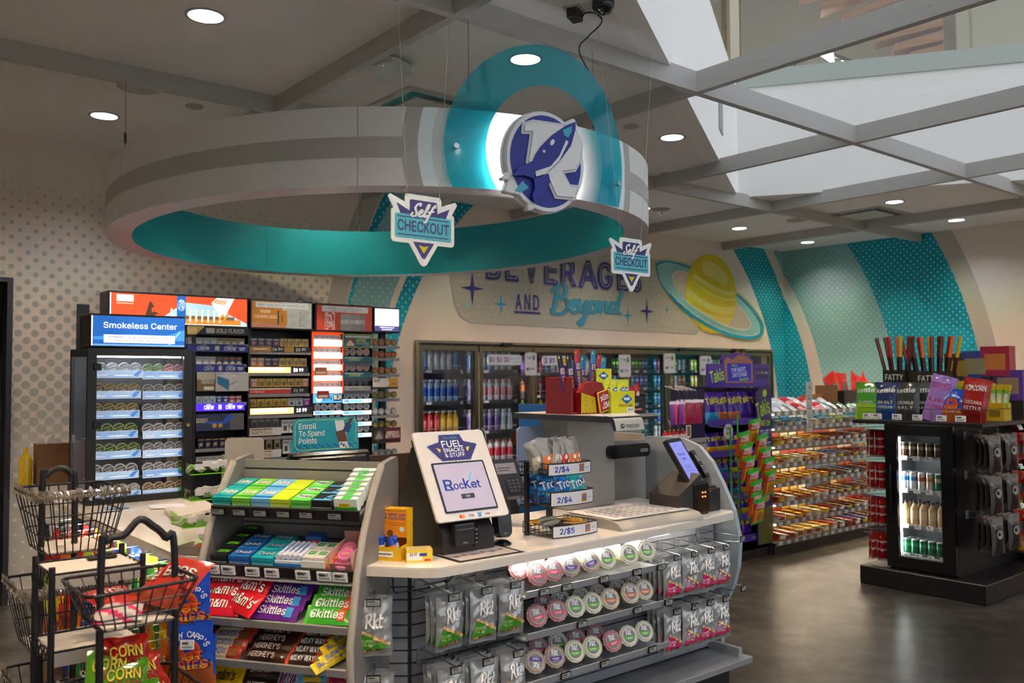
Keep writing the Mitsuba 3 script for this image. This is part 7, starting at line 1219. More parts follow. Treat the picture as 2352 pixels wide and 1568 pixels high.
part(PN, 'cloud_bands', stp); half = Polygon([wp(1480, 60), wp(1500, 320), wp(1700, 330 + 30), wp(1760, 420), wp(1900, 500), wp(2020, 520), wp(2060, 480), wp(2300, 560), wp(2300, 800), wp(1400, 800), wp(1400, 60)])
fr_ = ro.difference(rin).intersection(half); part(PN, 'ring_front', G().poly(fr_.difference(ball).union(ro.difference(rin).intersection(half)), '#1487a0', 0, WM, .0155).poly(ri.difference(rin).intersection(half), '#ded6c8', 0, WM, .0165).poly(ri.buffer(-.012).difference(rin.buffer(.012)).intersection(half), '#7fb4b4', 0, WM, .0175))
# ---------------------------------------------------------------- the purple chip rack
PU = '#33207e'; k = thing('chip_rack', 'purple and black chip rack with a lit header, right of the checkout counter', 'display rack'); RX0, RX1, RY = 6.20, 7.06, 4.82
part(k, 'back_panel', G().bb(RX0, RX1, 5.22, 5.24, .08, 1.56, '#15121f'))
for x in (RX0, RX1 - .02): part(k, 'side_panel', G().bb(x, x + .02, RY + .05, 5.24, .08, 1.55, '#1d1740'))
for i, z in enumerate((1.255, .98, .78, .59, .40, .20)):
    part(k, 'shelf', G().bb(RX0, RX1, RY, 5.22, z - .02, z - .008, '#1a1626').bb(RX0, RX1 - .12, RY - .012, RY, z - .035, z + .025, PU).text('Takis', .022, '#8f8a2a', front(RY - .012), RX0 + .35, z - .016, w=.05).text('Takis', .022, '#8f8a2a', front(RY - .012), RX0 + .62, z - .016, w=.05))
part(k, 'base', G().bb(RX0, RX1, RY, 5.24, .0, .08, '#121014'))
M = frame((0, RY - .02, 0), (1, 0, 0), (0, 0, 1)); g = G(); tg = '#8fb52f'
part(k, 'header_board', G().prism(sbox(6.20, 1.57, 7.08, 1.76).union(Polygon([(6.42, 1.60), (6.40, 1.80), (6.44, 1.84), (6.52, 1.82), (6.60, 1.86), (6.76, 1.85), (6.84, 1.80), (6.86, 1.60)])).buffer(.01), .03, PU, 2, M, -.03))
g.poly(Polygon([(6.43, 1.60), (6.41, 1.79), (6.45, 1.83), (6.53, 1.81), (6.62, 1.85), (6.75, 1.84), (6.83, 1.79), (6.84, 1.60)]).difference(Polygon([(6.46, 1.615), (6.45, 1.77), (6.80, 1.77), (6.81, 1.615)])), '#8a5a4a', 0, M, .0008).poly(sbox(6.455, 1.612, 6.81, 1.775), '#2a2a9a', 0, M, .001)
g.text('Takis', .10, tg, M, 6.315, 1.615, w=.20, rot=10, z=.0016).text('TAKE ON', .02, tg, M, 6.56, 1.745, w=.09, z=.0016).text('THE MOST', .036, '#a9b6e0', M, 6.62, 1.70, w=.22, rot=4, z=.0016).text('INTENSE', .036, '#a9b6e0', M, 6.64, 1.655, w=.22, rot=4, z=.0016).text('SNACKS', .022, tg, M, 6.70, 1.62, w=.14, rot=3, z=.0016)
for i in range(3): g.rect(6.89 + .062 * i, 6.945 + .062 * i, 1.63, 1.73, '#2c2050', 0, M, .001).text('Takis', .022, ('#7a86a8', tg, '#b9b6c9')[i], M, 6.917 + .062 * i, 1.68, w=.045, z=.0016)
part(k, 'header_print', g)
S2 = frame((0, RY - .03, 0), (1, 0, 0), (0, 0, 1)); sp_ = Polygon([(6.86, .12), (7.09, .12), (7.11, 1.52), (7.06, 1.58), (6.93, 1.56), (6.87, 1.50)]); part(k, 'side_board', G().prism(sp_, .012, '#241a52', 0, S2, -.012).poly(Polygon([(6.865, .12), (7.09, .12), (7.09, .46), (6.865, .44)]), '#4a4a20', 0, S2, .0006))
part(k, 'side_lettering', G().text('Takis', .13, tg, S2, 6.985, 1.30, w=.21, rot=14).text('TAKE ON', .05, tg, S2, 6.985, 1.20, w=.18).text('THE', .07, '#8fa6d6', S2, 6.985, 1.09, w=.13).text('MOST', .07, '#8fa6d6', S2, 6.985, .98, w=.18).text('INTENSE', .06, '#8fa6d6', S2, 6.985, .88, w=.19).text('SNACKS', .05, tg, S2, 6.985, .79, w=.17).poly(circ(.05, 7.0, .55), '#b5893f', 0, S2, .001).poly(circ(.035, 7.0, 1.50), tg, 0, S2, .001))
def takis(c2, t, s, pic='#c9682a'): 
    g, b = bag(.20, .27, .06, lambda u, v: ('#3d2080' if v > .34 else c2 if abs(u - .5) < .45 else '#2a175e', 2), s, 9, 12)
    g.text(t, .06, '#1d1246', None, .003, .165, w=.175, rot=10, bend=b, z=.0006).text(t, .058, '#e0cf22', None, 0, .168, w=.17, rot=10, bend=b, z=.0018); return g.ply()
TK = [takis('#2f7fae', 'Takis', 1), takis('#b5622a', 'Kettlez', 2), takis('#d2941f', 'Takis', 3), takis('#4a2a8a', 'Takis', 4), takis('#d2b01f', 'Takis', 5)]; TN = ['blue-footed', 'orange-footed', 'amber-footed', 'all purple', 'yellow-footed']
for r, (z, vs) in enumerate(((1.255, [0, 1, 1, 3, 3]), (.98, [2, 4, 2, 4]), (.78, [0, 0, 4, 0]), (.59, [0, 3, 0, 4]), (.40, [1, 2, 1, 4]), (.20, [3, 3, 1, 3]))):
    n = len(vs)
    for i, v in enumerate(vs): solo('chip_bag', TK[v], f'{TN[v]} purple chip bag, {ORD[i]} from the left on shelf {["one", "two", "three", "four", "five", "six"][r]} of the chip rack', 'chip bag', mv(RX0 + .09 + (i + .3) * .165, RY + .06 + .012 * (i % 2), z - .006) @ rotz((i * 7) % 9 - 4) @ rotx(-7) @ np.diag([.92, 1, 1 if r == 0 else .68, 1]))
M = upf((6.43, RY - .04, 1.17), 0); sb_ = Polygon([((.062 + .010 * (i % 2)) * math.cos(i * PI / 18), (.062 + .010 * (i % 2)) * math.sin(i * PI / 18)) for i in range(36)]); solo('star_tag', G().prism(sb_, .003, '#a9acb5', 0, M, -.003).text('2 $4', .028, '#27336f', M, 0, .012, w=.06).rect(-.028, -.006, -.03, .0, '#7a6a4a', 0, M).rect(.004, .026, -.03, .0, '#5a7a3a', 0, M), 'round toothed price tag reading 2 $4 on the chip rack', 'price tag')
def chu(s): 
    g, b = bag(.135, .20, .045, lambda u, v: ('#3fa83a' if v > .86 or v < .05 else '#b5382a' if v > .62 else '#c9a01f' if abs(u - .5) < .36 and v > .12 else '#c23a22', 2), s, 8, 12)
    g.text('CHILE', .020, '#5a1a14', None, .002, .150, w=.085, bend=b, z=.0006).text('CHILE', .019, '#f0e6d8', None, 0, .152, w=.082, bend=b, z=.0016).text('CHURRO', .018, '#f0e6d8', None, 0, .128, w=.095, bend=b, z=.0016).poly(circ(.036, 0, .062), '#b5622a', 2, None, .001, b); return g.ply()
CH = [chu(1), chu(2)]
for j, (pts, l) in enumerate((([(1697, 1050), (1703, 1078), (1708, 1106), (1716, 1134), (1722, 1160), (1722, 1186), (1728, 1200)], 'left'), ([(1722, 1020), (1738, 1056), (1745, 1084), (1752, 1108), (1756, 1136)], 'right'))):
    tp = at(*pts[0], y=4.52); k = solo('clip_strip', G().bb(-.012, .012, 0, .002, -.9, .25, '#2f8a3a', 0, mv(tp[0], 4.60 + .04 * j, tp[2])).tube([(tp[0], 4.60 + .04 * j, tp[2] + .24), (tp[0], 4.83, tp[2] + .25)], .004, '#b9b6b0', 4, 5), f'green hanging clip strip for snack bags, {l} of two', 'clip strip')
    for i, (px, py) in enumerate(pts): p = at(px, py, y=4.52 + .03 * j); solo('chip_bag', CH[i % 2], f'red and yellow corn snack bag, {ORD[i]} from the top of the {l} clip strip', 'chip bag', mv(p[0], 4.50 + .03 * j - .004 * i, p[2]) @ roty(-6) @ rotx(14) @ np.diag([1.3, 1, 1.15, 1]))
# magenta sachets and small red bottles on a wire stand
k = thing('wire_hook_stand', 'thin wire stand with long white hooks left of the chip rack', 'display stand')
for i in range(5): part(k, 'hook', G().tube([(5.98 + .055 * i, 5.12, 1.575), (5.70 + .055 * i, 4.72, 1.54), (5.70 + .055 * i, 4.72, 1.50)], .005, '#cfcbc6', 0, 5)); part(k, 'tag_arm', G().bb(5.694 + .055 * i, 5.706 + .055 * i, 4.715, 4.72, 1.44, 1.55, '#26242a'))
part(k, 'post', G().tube([(5.86, 4.9, .4), (5.84, 4.9, 1.58)], .008, '#1b1b1e', 0, 6).tube([(5.96, 5.1, .4), (5.98, 5.12, 1.58)], .008, '#1b1b1e', 0, 6))
g, b = bag(.085, .20, .012, lambda u, v: ('#d9cdd2' if v > .84 else '#8a1238' if .2 < u < .8 else '#6a0f2e', 2), 3, 6, 8); g = g.ply(); g2, b = bag(.06, .19, .012, lambda u, v: ('#c9b6d2' if v > .84 else '#6a2f8a' if u < .6 else '#c23a5e', 2), 4, 6, 8); g2 = g2.ply()
for i in range(12): solo('sachet', (g2, g)[i > 3], f'{"purple" if i < 4 else "magenta"} drink sachet on the white hooks, {ORD[i]} from the left', 'sachet', mv(5.60 + .034 * i, 4.70 + .03 * (i % 3), 1.265) @ rotz(-30) @ roty((i * 7) % 9 - 2))
for i in range(6): solo('energy_shot', bottle(.021, .11, '#b5242c', '#c9b23a', '#e0d6d2', '#8a1a20').ply() if i == 0 else scene['energy_shot'], f'small red shot bottle on the lower wire shelf, {ORD[i]} from the left', 'bottle', mv(5.58 + .075 * i, 4.78 + .015 * i, 1.105))
solo('shot_shelf', G().bb(5.50, 6.04, 4.72, 4.95, 1.09, 1.103, '#1c1c20').bb(5.50, 6.04, 4.72, 4.725, 1.05, 1.14, '#8a8478'), 'small black shelf of shot bottles left of the chip rack', 'shelf'); solo('white_card', G().bb(-.03, .03, 0, .004, -.05, .05, '#c9c4bc').rect(-.022, .022, -.042, .042, '#6a5038', 0, front(), .0006), 'white-framed brown card on the wire hook stand', 'card', mv(*at(1582, 990, y=4.7)))
solo('blue_crate', G().merge(sum_g) if False else (lambda q: [q.bb(4.70, 5.30, 5.2, 5.22, .9 + .05 * i, .93 + .05 * i, '#1f5fa8') for i in range(11)] + [q.bb(4.70 + .145 * i, 4.73 + .145 * i, 5.2, 5.22, .9, 1.46, '#1f5fa8') for i in range(5)] + [q.bb(4.70, 5.30, 5.22, 5.6, .0, .92, '#1a4f8a'), q.bb(4.70, 4.72, 5.2, 5.6, .9, 1.44, '#1f5fa8'), q.bb(5.28, 5.30, 5.2, 5.6, .9, 1.44, '#1f5fa8')] and q)(G()), 'blue slatted plastic crate stack behind the self checkout column', 'crate')
# ---------------------------------------------------------------- candy gondola
k = thing('candy_gondola', 'long open candy shelf unit with warm lights under eight shelves', 'shelving'); GX0, GX1, GY = 7.10, 9.30, 4.76
part(k, 'back_panel', G().bb(GX0, GX1, 5.22, 5.25, .0, 1.36, '#3a3630')); part(k, 'base', G().bb(GX0, GX1, GY + .02, 5.25, 0, .10, '#17161a')); part(k, 'end_panel', G().bb(GX0 - .02, GX0, GY + .05, 5.25, 0, 1.34, '#2a2826'))
GZ = [1.335, 1.195, 1.025, .85, .67, .49, .315, .135]; rs = random.Random(8)
LC = ['#e0a24a', '#d9a02a', '#c9682f', '#e6c050', '#e8d8b0', '#b5402f', '#e6b85a', '#f0e6d0']; RC_ = ['#5a2a22', '#8a2f2a', '#33262a', '#a8574a', '#c9b5a0', '#3f4a5a', '#7a4a2a', '#94302e', '#b08a4a']
bx = {}
def cbox(c, t, h, w):
    q = (c, t, h, w)
    if q not in bx:
        g = G().bb(-w / 2, w / 2, 0, .004, 0, h * .55, c, 0).bb(-w / 2, w / 2, .26, .264, 0, h, c, 0).bb(-w / 2, -w / 2 + .003, 0, .264, 0, h * .6, shade(c, .8)).bb(w / 2 - .003, w / 2, 0, .264, 0, h * .6, shade(c, .8)).rect(-w * .36, w * .36, h * .12, h * .42, t, 0, front(), .0006)
        bx[q] = g.ply()
    return bx[q]
br = {}
def cbar(c, t, w):
    q = (c, w)
    if q not in br: br[q] = bar(.24, w * .8, .016, c, None, '', hash(q) % 7 if False else len(br), t).ply()
    return br[q]
for r, z in enumerate(GZ):
    part(k, 'shelf', G().bb(GX0, GX1, GY + .03 * (r == 0), 5.22, z - .03, z - .015, '#8a867e').bb(GX0, GX1, GY - .01, GY, z - .05, z - .008, '#77736c')); g = G()
    for i in range(17): g.bb(GX0 + .03 + .128 * i, GX0 + .085 + .128 * i, GY - .014, GY - .010, z - .046, z - .012, '#c9c6c0')
    part(k, 'price_labels', g); labels[k + '__price_labels' + (f'_{r:03d}' if r else '')] = {'kind': 'stuff'}
    if r: part(k, 'light_strip', emit(G().bb(GX0 + .02, GX1 - .1, GY + .03, GY + .04, GZ[r - 1] - .044, GZ[r - 1] - .034, '#fff').ply(), (34 if r > 1 else 16) * LED, .4, (1, .83, .60) if r > 1 else (1, .9, .75)))
    n = 14
    for i in range(n):
        x = GX0 + .07 + (GX1 - GX0 - .1) * (i + .3) / n; lf = i < 6
        if r == 0:
            c = rs.choice(['#3a7a8a', '#2f6a4a', '#7a3a6a', '#a9b6c0', '#3a5a9a', '#4f8a6a', '#b02f3a', '#d0d4d8']); g, b = bag(.12, .15, .04, (lambda u, v, c=c: (c if v > .4 else lerpc(c, '#ffffff', .5), 2)), i, 6, 8) if c not in br else (br[c], None)
            if b is not None: br[c] = g = g.ply()
            for q in range(2): solo('sweets_bag', g, f'sweets bag lying {["in front", "behind"][q]} on the top gondola shelf, {ORD[i]} from the left', 'sweets bag', mv(x, GY + .03 + .13 * q, z - .012 + .05 * q) @ rotz(rs.uniform(-25, 25)) @ rotx(-62))
            continue
        c = rs.choice(['#d9d6c9', '#7fb2c9', '#cfd8d2', '#3a8ab5', '#e6e2d6'] if r == 1 else LC if lf else RC_); t = rs.choice(['#f0e2c0', '#8a2a1f', '#e0c23a', '#f2f0ea']); h = .085 if r < 7 else .12; w = .13
        solo('candy_box', cbox(c, t, h, w), f'candy box, {ORD[i]} from the left on the {["", "second", "third", "fourth", "fifth", "sixth", "seventh", "bottom"][r]} gondola shelf', 'candy box', mv(x, GY + .01, z - .014))
        cb = rs.choice(['#e0a03a', '#e8b860', '#e6c84a', '#c95a32', '#efe2c4'] if lf and r > 1 else ['#8a2f2a', '#4a3028', '#b5894a', '#d2cabb', '#3a4a6a'] if r > 1 else ['#dfe6e2', '#8ac2d2', '#5a9ac0', '#a8c46a'])
        for q in range(2): solo('candy_bar', cbar(cb, rs.choice([None, '#e6dcc2', '#6a2a1f']), .115), f'bar in the {ORD[i]} candy box from the left, {["front", "back"][q]}, {["", "second", "third", "fourth", "fifth", "sixth", "seventh", "bottom"][r]} gondola shelf', 'candy bar', mv(x, GY + .03 + .10 * q, z - .01 + h * .45 + .008 * q) @ rotz(90) @ rotx(-78) @ np.diag([.9, 1, 1, 1]))
k = thing('price_list_stand', 'upright white price list hanging before the gondola', 'sign'); M = upf((7.60, 4.70, 1.33), 0, 0); part(k, 'strip', G().prism(rrect(.10, .42, .01), .004, '#b5b2ae', 0, M, -.004)); g = G().prism(rrect(.11, .10, .015, 0, .22), .005, '#a9b0b6', 0, M, 0).rect(-.025, .025, .20, .24, '#b5a04a', 0, M, .0056)
for i in range(4): g.text('2 $5', .014, '#55575f', M, -.005, .13 - .09 * i, w=.05).rect(-.03, .03, .10 - .09 * i, .115 - .09 * i, '#7a7068', 0, M)
part(k, 'print', g)
solo('black_tray', G().bb(8.50, 9.28, 4.85, 4.86, 1.40, 1.50, '#17161a').bb(8.50, 9.28, 5.10, 5.11, 1.40, 1.50, '#17161a').bb(8.50, 8.51, 4.85, 5.11, 1.40, 1.5, '#17161a').bb(9.27, 9.28, 4.85, 5.11, 1.34, 1.5, '#17161a').bb(8.5, 9.28, 4.85, 5.11, 1.34, 1.41, '#17161a'), 'long black tray of red chip bags on top of the gondola', 'tray'); solo('cardboard_flap', G().bb(7.95, 8.35, 5.0, 5.005, 1.34, 1.47, '#8a6038', 1, bev=.002).bb(8.36, 8.37, 4.85, 5.1, 1.34, 1.56, '#7a5636', 1), 'open brown cardboard box on top of the gondola', 'carton')
g, b = bag(.24, .28, .07, lambda u, v: ('#b52a1f' if v > .62 or abs(u - .5) > .2 else '#5a5552', 2), 2); g = g.ply()
for i, (x, a, d) in enumerate(((8.60, -38, 0), (8.80, 8, .05), (8.98, 30, 0), (9.16, 62, .02))): solo('chip_bag', g, f'red chip bag in the black tray on the gondola, {ORD[i]} from the left', 'chip bag', mv(x, 4.98 + d, 1.415) @ roty(a * .6) @ rotx(-10))
# ---------------------------------------------------------------- black cooler island
k = thing('cooler_island', 'black island with a small glass-door drink cooler, pegged sides and a snack top', 'display island'); BX, BY0, BY1 = 6.75, 2.975, 3.505; blk = '#121214'
part(k, 'plinth', G().bb(6.66, 7.95, 2.735, 3.70, 0, .145, blk, 0, bev=.006)); part(k, 'top_deck', G().bb(6.63, 7.95, 2.72, 3.72, 1.275, 1.305, blk, 0, bev=.004))
part(k, 'body', G().bb(BX + .02, 7.9, BY0, BY0 + .02, .145, 1.28, '#19191b').bb(BX + .02, 7.9, BY1 - .02, BY1, .145, 1.28, '#19191b').bb(7.2, 7.9, BY0, BY1, .145, 1.28, '#19191b').bb(BX + .02, 7.2, BY0, BY1, .145, .24, blk).bb(BX + .02, 7.2, BY0, BY1, 1.19, 1.28, blk))
part(k, 'lining', G().bb(7.17, 7.19, BY0 + .03, BY1 - .03, .24, 1.19, '#c9cdd0').bb(BX + .05, 7.19, BY0 + .025, BY0 + .035, .24, 1.19, '#b9bdc0').bb(BX + .05, 7.19, BY1 - .035, BY1 - .025, .24, 1.19, '#b9bdc0').bb(BX + .05, 7.19, BY0 + .03, BY1 - .03, .235, .245, '#b9bdc0'))
g = G()
for a, b_, c, d in ((BY0, BY0 + .095, .16, 1.27), (BY1 - .095, BY1, .16, 1.27), (BY0, BY1, 1.19, 1.27), (BY0, BY1, .16, .245)): g.bb(BX - .02, BX + .015, a, b_, c, d, blk, 2)
dk = part(k, 'door', g); part(dk, 'pane', G().add([[BX - .005, BY0 + .08, .23], [BX - .005, BY0 + .08, 1.2], [BX - .005, BY1 - .08, 1.2], [BX - .005, BY1 - .08, .23]], [[0, 1, 2, 3]], '#fff'), bsdf='glass'); part(dk, 'handle', G().tube(spline([(BX - .02, 3.46, .95), (BX - .045, 3.455, .88), (BX - .045, 3.455, .65), (BX - .02, 3.46, .58)], 4), .008, '#0c0c0e', 2, 6))
part(k, 'light_strip', emit(G().bb(BX + .03, BX + .04, BY1 - .10, BY1 - .085, .27, 1.17, '#fff').ply(), 20 * LED, .3, (.95, 1, .96)))
FZ_ = [1.02, .765, .49, .262]
for z in FZ_[:3]: part(k, 'shelf', G().bb(BX + .06, 7.16, BY0 + .035, BY1 - .035, z - .012, z - .004, '#9a9ea2'))
for z, ks, h in ((1.02, [('#4a3a2a', '#8a8478')] * 5, .115), (.765, [('#c9cdd2', '#4a8ac0'), ('#c9cdd2', '#4a8ac0'), ('#d2c9c4', '#a85a4a'), ('#d9cfc0', '#b08a5a'), ('#2f6a52', '#c9b58a')], .14), (.262, [('#2a6a4a', '#4a9a72')] * 6, .12)):
    for i, (c, c2) in enumerate(ks):
        for q in range(2): solo('drink_can', bt(.03, h, c, '#c8ccd0', c2, kind='c'), f'can, {ORD[i]} from the left, {["front", "back"][q]} row, {["top", "second", "third", "bottom"][FZ_.index(z)]} shelf of the small cooler', 'can', frame((BX + .10 + .075 * q, BY1 - .10 - .066 * i, z - .004), (0, -1, 0), (1, 0, 0), (0, 0, 1)))
for i in range(5):
    for q in range(2): solo('coffee_bottle', bt(.032, .185, '#b59a72', '#2a2a2c', '#c9b28a', '#a98a5e'), f'tan coffee bottle, {ORD[i]} from the left, {["front", "back"][q]} row of the small cooler', 'bottle', frame((BX + .10 + .08 * q, BY1 - .10 - .07 * i, .486), (0, -1, 0), (1, 0, 0), (0, 0, 1)))
g = TAGW
for z in FZ_:
    for i in range(4): part(k, 'price_tag', g, frame((BX + .055, BY1 - .12 - .095 * i, z - .012), (0, -1, 0), (1, 0, 0), (0, 0, 1)))
part(k, 'wire_fence', (lambda q: [q.tube([(6.66, 3.68, 1.305), (6.66, 3.68, 1.40), (6.66, 2.74, 1.40), (6.66, 2.74, 1.305)], .003, '#6a6764', 4, 5), q.tube([(6.66, 2.74, 1.40), (7.2, 2.74, 1.40), (7.2, 2.74, 1.305)], .003, '#6a6764', 4, 5)] + [q.tube([(6.66, 2.9 + .2 * i, 1.305), (6.66, 2.9 + .2 * i, 1.40)], .0025, '#6a6764', 4, 5) for i in range(4)] and q)(G()))
for i, y in enumerate((3.60, 3.52, 3.36, 3.20, 3.02, 2.88)): part(k, 'shelf_tag', TAGW, frame((6.652, y, 1.335), (0, -1.5, 0), (1, 0, 0), (0, 0, 1.3)))
def cb2(c, c2, t, tc, t2, s, h=.30, w=.20):
    g, b = bag(w, h, .08, lambda u, v: (c2 if v < .42 else c, 2), s, 9, 12); g.text(t, h * .12, tc, None, 0, h * .72, w=w * .74, rot=4, bend=b, z=.0014); 
    for i, q in enumerate(t2): g.text(q, h * .075, tc, None, 0, h * (.42 - .13 * i), w=w * .62, bend=b, z=.0014)
    return g.ply()
TB = [(cb2('#3f8a2a', '#86b82a', 'kettle', '#e0dcc2', ['JALAPENO'], 1), 3.655, 0, 0, 'green'), (cb2('#23305a', '#234a8a', 'kettle', '#e0dcc2', ['SEA SALT', 'VINEGAR'], 2), 3.49, 0, 0, 'navy blue'), (cb2('#3a3d3a', '#3a3a3c', 'kettle', '#d2cfc0', ['CRINKLE', 'SALT'], 3), 3.325, 0, 0, 'dark grey'), (cb2('#3a3d3a', '#3a3a3c', 'kettle', '#d2cfc0', ['CRINKLE', 'SALT'], 4), 3.24, .09, 0, 'second dark grey'), (cb2('#9a78c0', '#9a78c0', 'DIPPED', '#b03a6a', ['UP', 'CORN'], 5, .36), 3.13, .02, 14, 'leaning lilac'), (HF, 2.985, 0, 4, 'blue and orange'), (cb2('#a8221c', '#8a1a16', 'POPCORN', '#e0d8c8', ['INDIANA', 'KETTLE'], 6, .33), 2.84, .0, 8, 'red popcorn')]
for p, y, dx, a, n in TB: solo('chip_bag', p, f'{n} snack bag standing at the front edge of the black island top', 'chip bag', mv(6.74 + dx, y, 1.303) @ rotz(-90) @ rotx(-6) @ roty(a))
# sticks behind them
for j, (px0, px1, pyb, x, c, n, l) in enumerate(((2028, 2080, 875, 7.02, '#1c1714', 7, 'left'), (2085, 2180, 878, 7.05, '#2a2216', 12, 'right'))):
    a, b = at(px0, pyb, x=x), at(px1, pyb, x=x); y1, y0 = a[1], b[1]; zz = a[2]; kx = thing('meat_stick_box', f'black box of tall meat sticks on the island top, {l} of two', 'display box'); FM = frame((x, (y0 + y1) / 2, zz - .09), (0, -1, 0), (1, 0, 0), (0, 0, 1)); w = y1 - y0
    part(kx, 'box', carton(w, .14, .18, c, 0), FM); part(kx, 'print', G().text('FATTY', .045, '#d9d4c8', front(), -.0, .10, w=min(.16, w * .8)).rect(-w * .4, w * .4, .06, .08, '#8a7a2a', 0, front()), FM); part(kx, 'riser', G().bb(-w / 2, w / 2, 0, .14, 1.305 - zz + .09, 0, '#1a1917'), FM)
    for i in range(n):
        cc = ['#5a2a1f', '#8a2a22', '#c9a83a', '#d2743a', '#a82a2a', '#6a3a2a'][(i * 5 + j) % 6]
        solo('meat_stick', G().tube([(0, 0, 0), (0, 0, .30)], .014, '#3a1f1a', 2, 6).tube([(0, 0, .19), (0, 0, .36)], .0145, cc, 2, 6) if (cc, 'ms') not in br else br[cc, 'ms'], f'long wrapped meat stick, {ORD[i]} from the left in the {l} black box', 'meat stick', FM @ mv(-w / 2 + w * (i + .5) / n, .05 + .04 * (i % 2), .10) @ roty(-14 + 28 * i / n))
for j, (px0, px1, pyb, x, c, n, l) in enumerate(((2142, 2215, 915, 7.05, '#7fb02a', 9, 'lime'), (2215, 2262, 920, 7.08, '#c96a2a', 8, 'orange'), (2262, 2305, 925, 7.1, '#8ab53a', 7, 'pale green'))):
    a, b = at(px0, pyb, x=x), at(px1, pyb, x=x); y1, y0 = a[1], b[1]; FM = frame((x, (y0 + y1) / 2, 1.305), (0, -1, 0), (1, 0, 0), (0, 0, 1)); w = y1 - y0; h = a[2] - 1.305
    solo('snack_stick_box', carton(w, .14, max(h, .1), '#c9a21f', 0).rect(-w * .3, w * .3, .03, h * .6, '#7a6a1f', 0, front()), f'yellow counter box of {l} snack sticks on the island top', 'display box', FM)
    for i in range(n): solo('snack_stick', G().bb(-.022, .022, -.008, .008, 0, .16, c, 2, bev=.004).bb(-.023, .023, -.009, .009, .13, .17, '#d2b52a', 2).bb(-.014, .014, -.0095, -.008, .03, .10, '#e0d6c2', 2), f'{l} snack stick with a yellow top, {ORD[i]} from the left in its box', 'snack stick', FM @ mv(-w / 2 + w * (i + .5) / n, .05 + .04 * (i % 2), max(h, .1) - .03) @ roty(-12 + 24 * i / n))
for i, (px, py, c, l) in enumerate(((2200, 850, '#4a3a1f', 'brown'), (2240, 845, '#3a4a8a', 'blue and yellow'), (2285, 835, '#a82a3a', 'red'), (2315, 890, '#5a3a8a', 'purple'))): p = at(px, py, x=7.5); solo('snack_carton', carton(.22, .12, .24, c, 0, '#8a6a3a').rect(-.08, .08, .05, .18, lerpc(c, '#e0c040', .5), 0, front()).bb(-.11, .11, 0, .12, 1.305 - p[2] + .1, 0, '#2a2622'), f'{l} snack carton at the back of the island top', 'carton', frame((p[0], p[1], p[2] - .1), (0, -1, 0), (1, 0, 0), (0, 0, 1)))
# pegged bags on its two sides
jk, b = bag(.15, .27, .04, lambda u, v: ('#77726e' if v > .82 else '#3a2a26' if abs(u - .5) < .34 and v < .7 else '#5a5552', 3), 2); b_ = b; jk.poly(circ(.035, 0, .15), '#8a8480', 2, None, .001, b); jk = jk.ply()
rj, b = bag(.12, .21, .03, lambda u, v: ('#b5301f' if v > .6 or v < .2 else '#6a5a54', 2), 3); rj.text('JERKY', .022, '#e6d8d0', None, 0, .15, w=.08, bend=b, z=.001); rj = rj.ply(); rt, b = bag(.10, .22, .02, lambda u, v: ('#9a1f1f' if (v * 3) % 1 > .2 else '#c9b5b0', 2), 5); rt = rt.ply()
for r, z in enumerate((1.20, .90, .60)):
    for c, x in enumerate((6.93, 7.20, 7.52)):
        Mh = mv(x, BY0, z); spawn(HOOK, 'peg_hook', f'peg hook on the right side of the black island, {["top", "middle", "bottom"][r]} row, {ORD[c]}', 'display hook', Mh)
        for q in range(4 if c == 0 else 3): solo('jerky_bag', jk if c < 2 else rj, f'{"clear" if c < 2 else "red and grey"} jerky bag, {ORD[q]} on the {ORD[c]} {["top", "middle", "bottom"][r]} peg, right side of the island', 'jerky bag', Mh @ mv(-.03 + .02 * q if c == 0 else 0, -.235 + .055 * q, -.265 if c < 2 else -.21) @ rotz(-12 + 6 * q) @ roty(3 * q - 4))
    for c in range(3):
        solo('tag_holder', price_tag(.06, .04, False), f'tilted white tag on the right side of the island, {["top", "middle", "bottom"][r]} row, {ORD[c]}', 'price tag', mv(7.34 + .16 * c, BY0 - .24, z + .05) @ rotx(-30))
for r, z in enumerate((1.20, .94, .66, .38)):
    for q in range(4): solo('jerky_bag', rt, f'red snack bag on the left face of the island, row {["one", "two", "three", "four"][r]}, {ORD[q]} from the island', 'jerky bag', mv(6.80 + .02 * (q % 2), BY1 + .05 + .045 * q, z - .20) @ rotz(180 - 20 + 12 * q))
    spawn(HOOK, 'peg_hook', f'peg hook on the left side of the black island, {ORD[r]} from the top', 'display hook', mv(6.82, BY1, z + .02) @ rotz(180))
# colourful rack at the right edge
k = thing('edge_rack', 'dark snack rack cut off by the right edge of the picture', 'display rack'); part(k, 'frame', G().bb(8.05, 8.09, 2.70, 3.5, 0, 1.62, '#19191b').bb(8.05, 8.5, 2.70, 2.74, 0, .1, '#19191b'))
for r in range(6): part(k, 'shelf', G().bb(7.80, 8.05, 2.66, 3.5, .2 + .235 * r, .212 + .235 * r, '#2a2a2c'))
for r in range(6):
    for i in range(4): v = (r * 3 + i * 2) % 7; solo('snack_pouch', WG[v], f'{WN[v]} snack bag on the rack at the right edge, shelf {ORD[r]} from below, {ORD[i]}', 'snack bag', frame((7.88, 3.36 - .18 * i, .214 + .235 * r), (0, -.85, 0), (1, 0, 0), (0, 0, .9)))
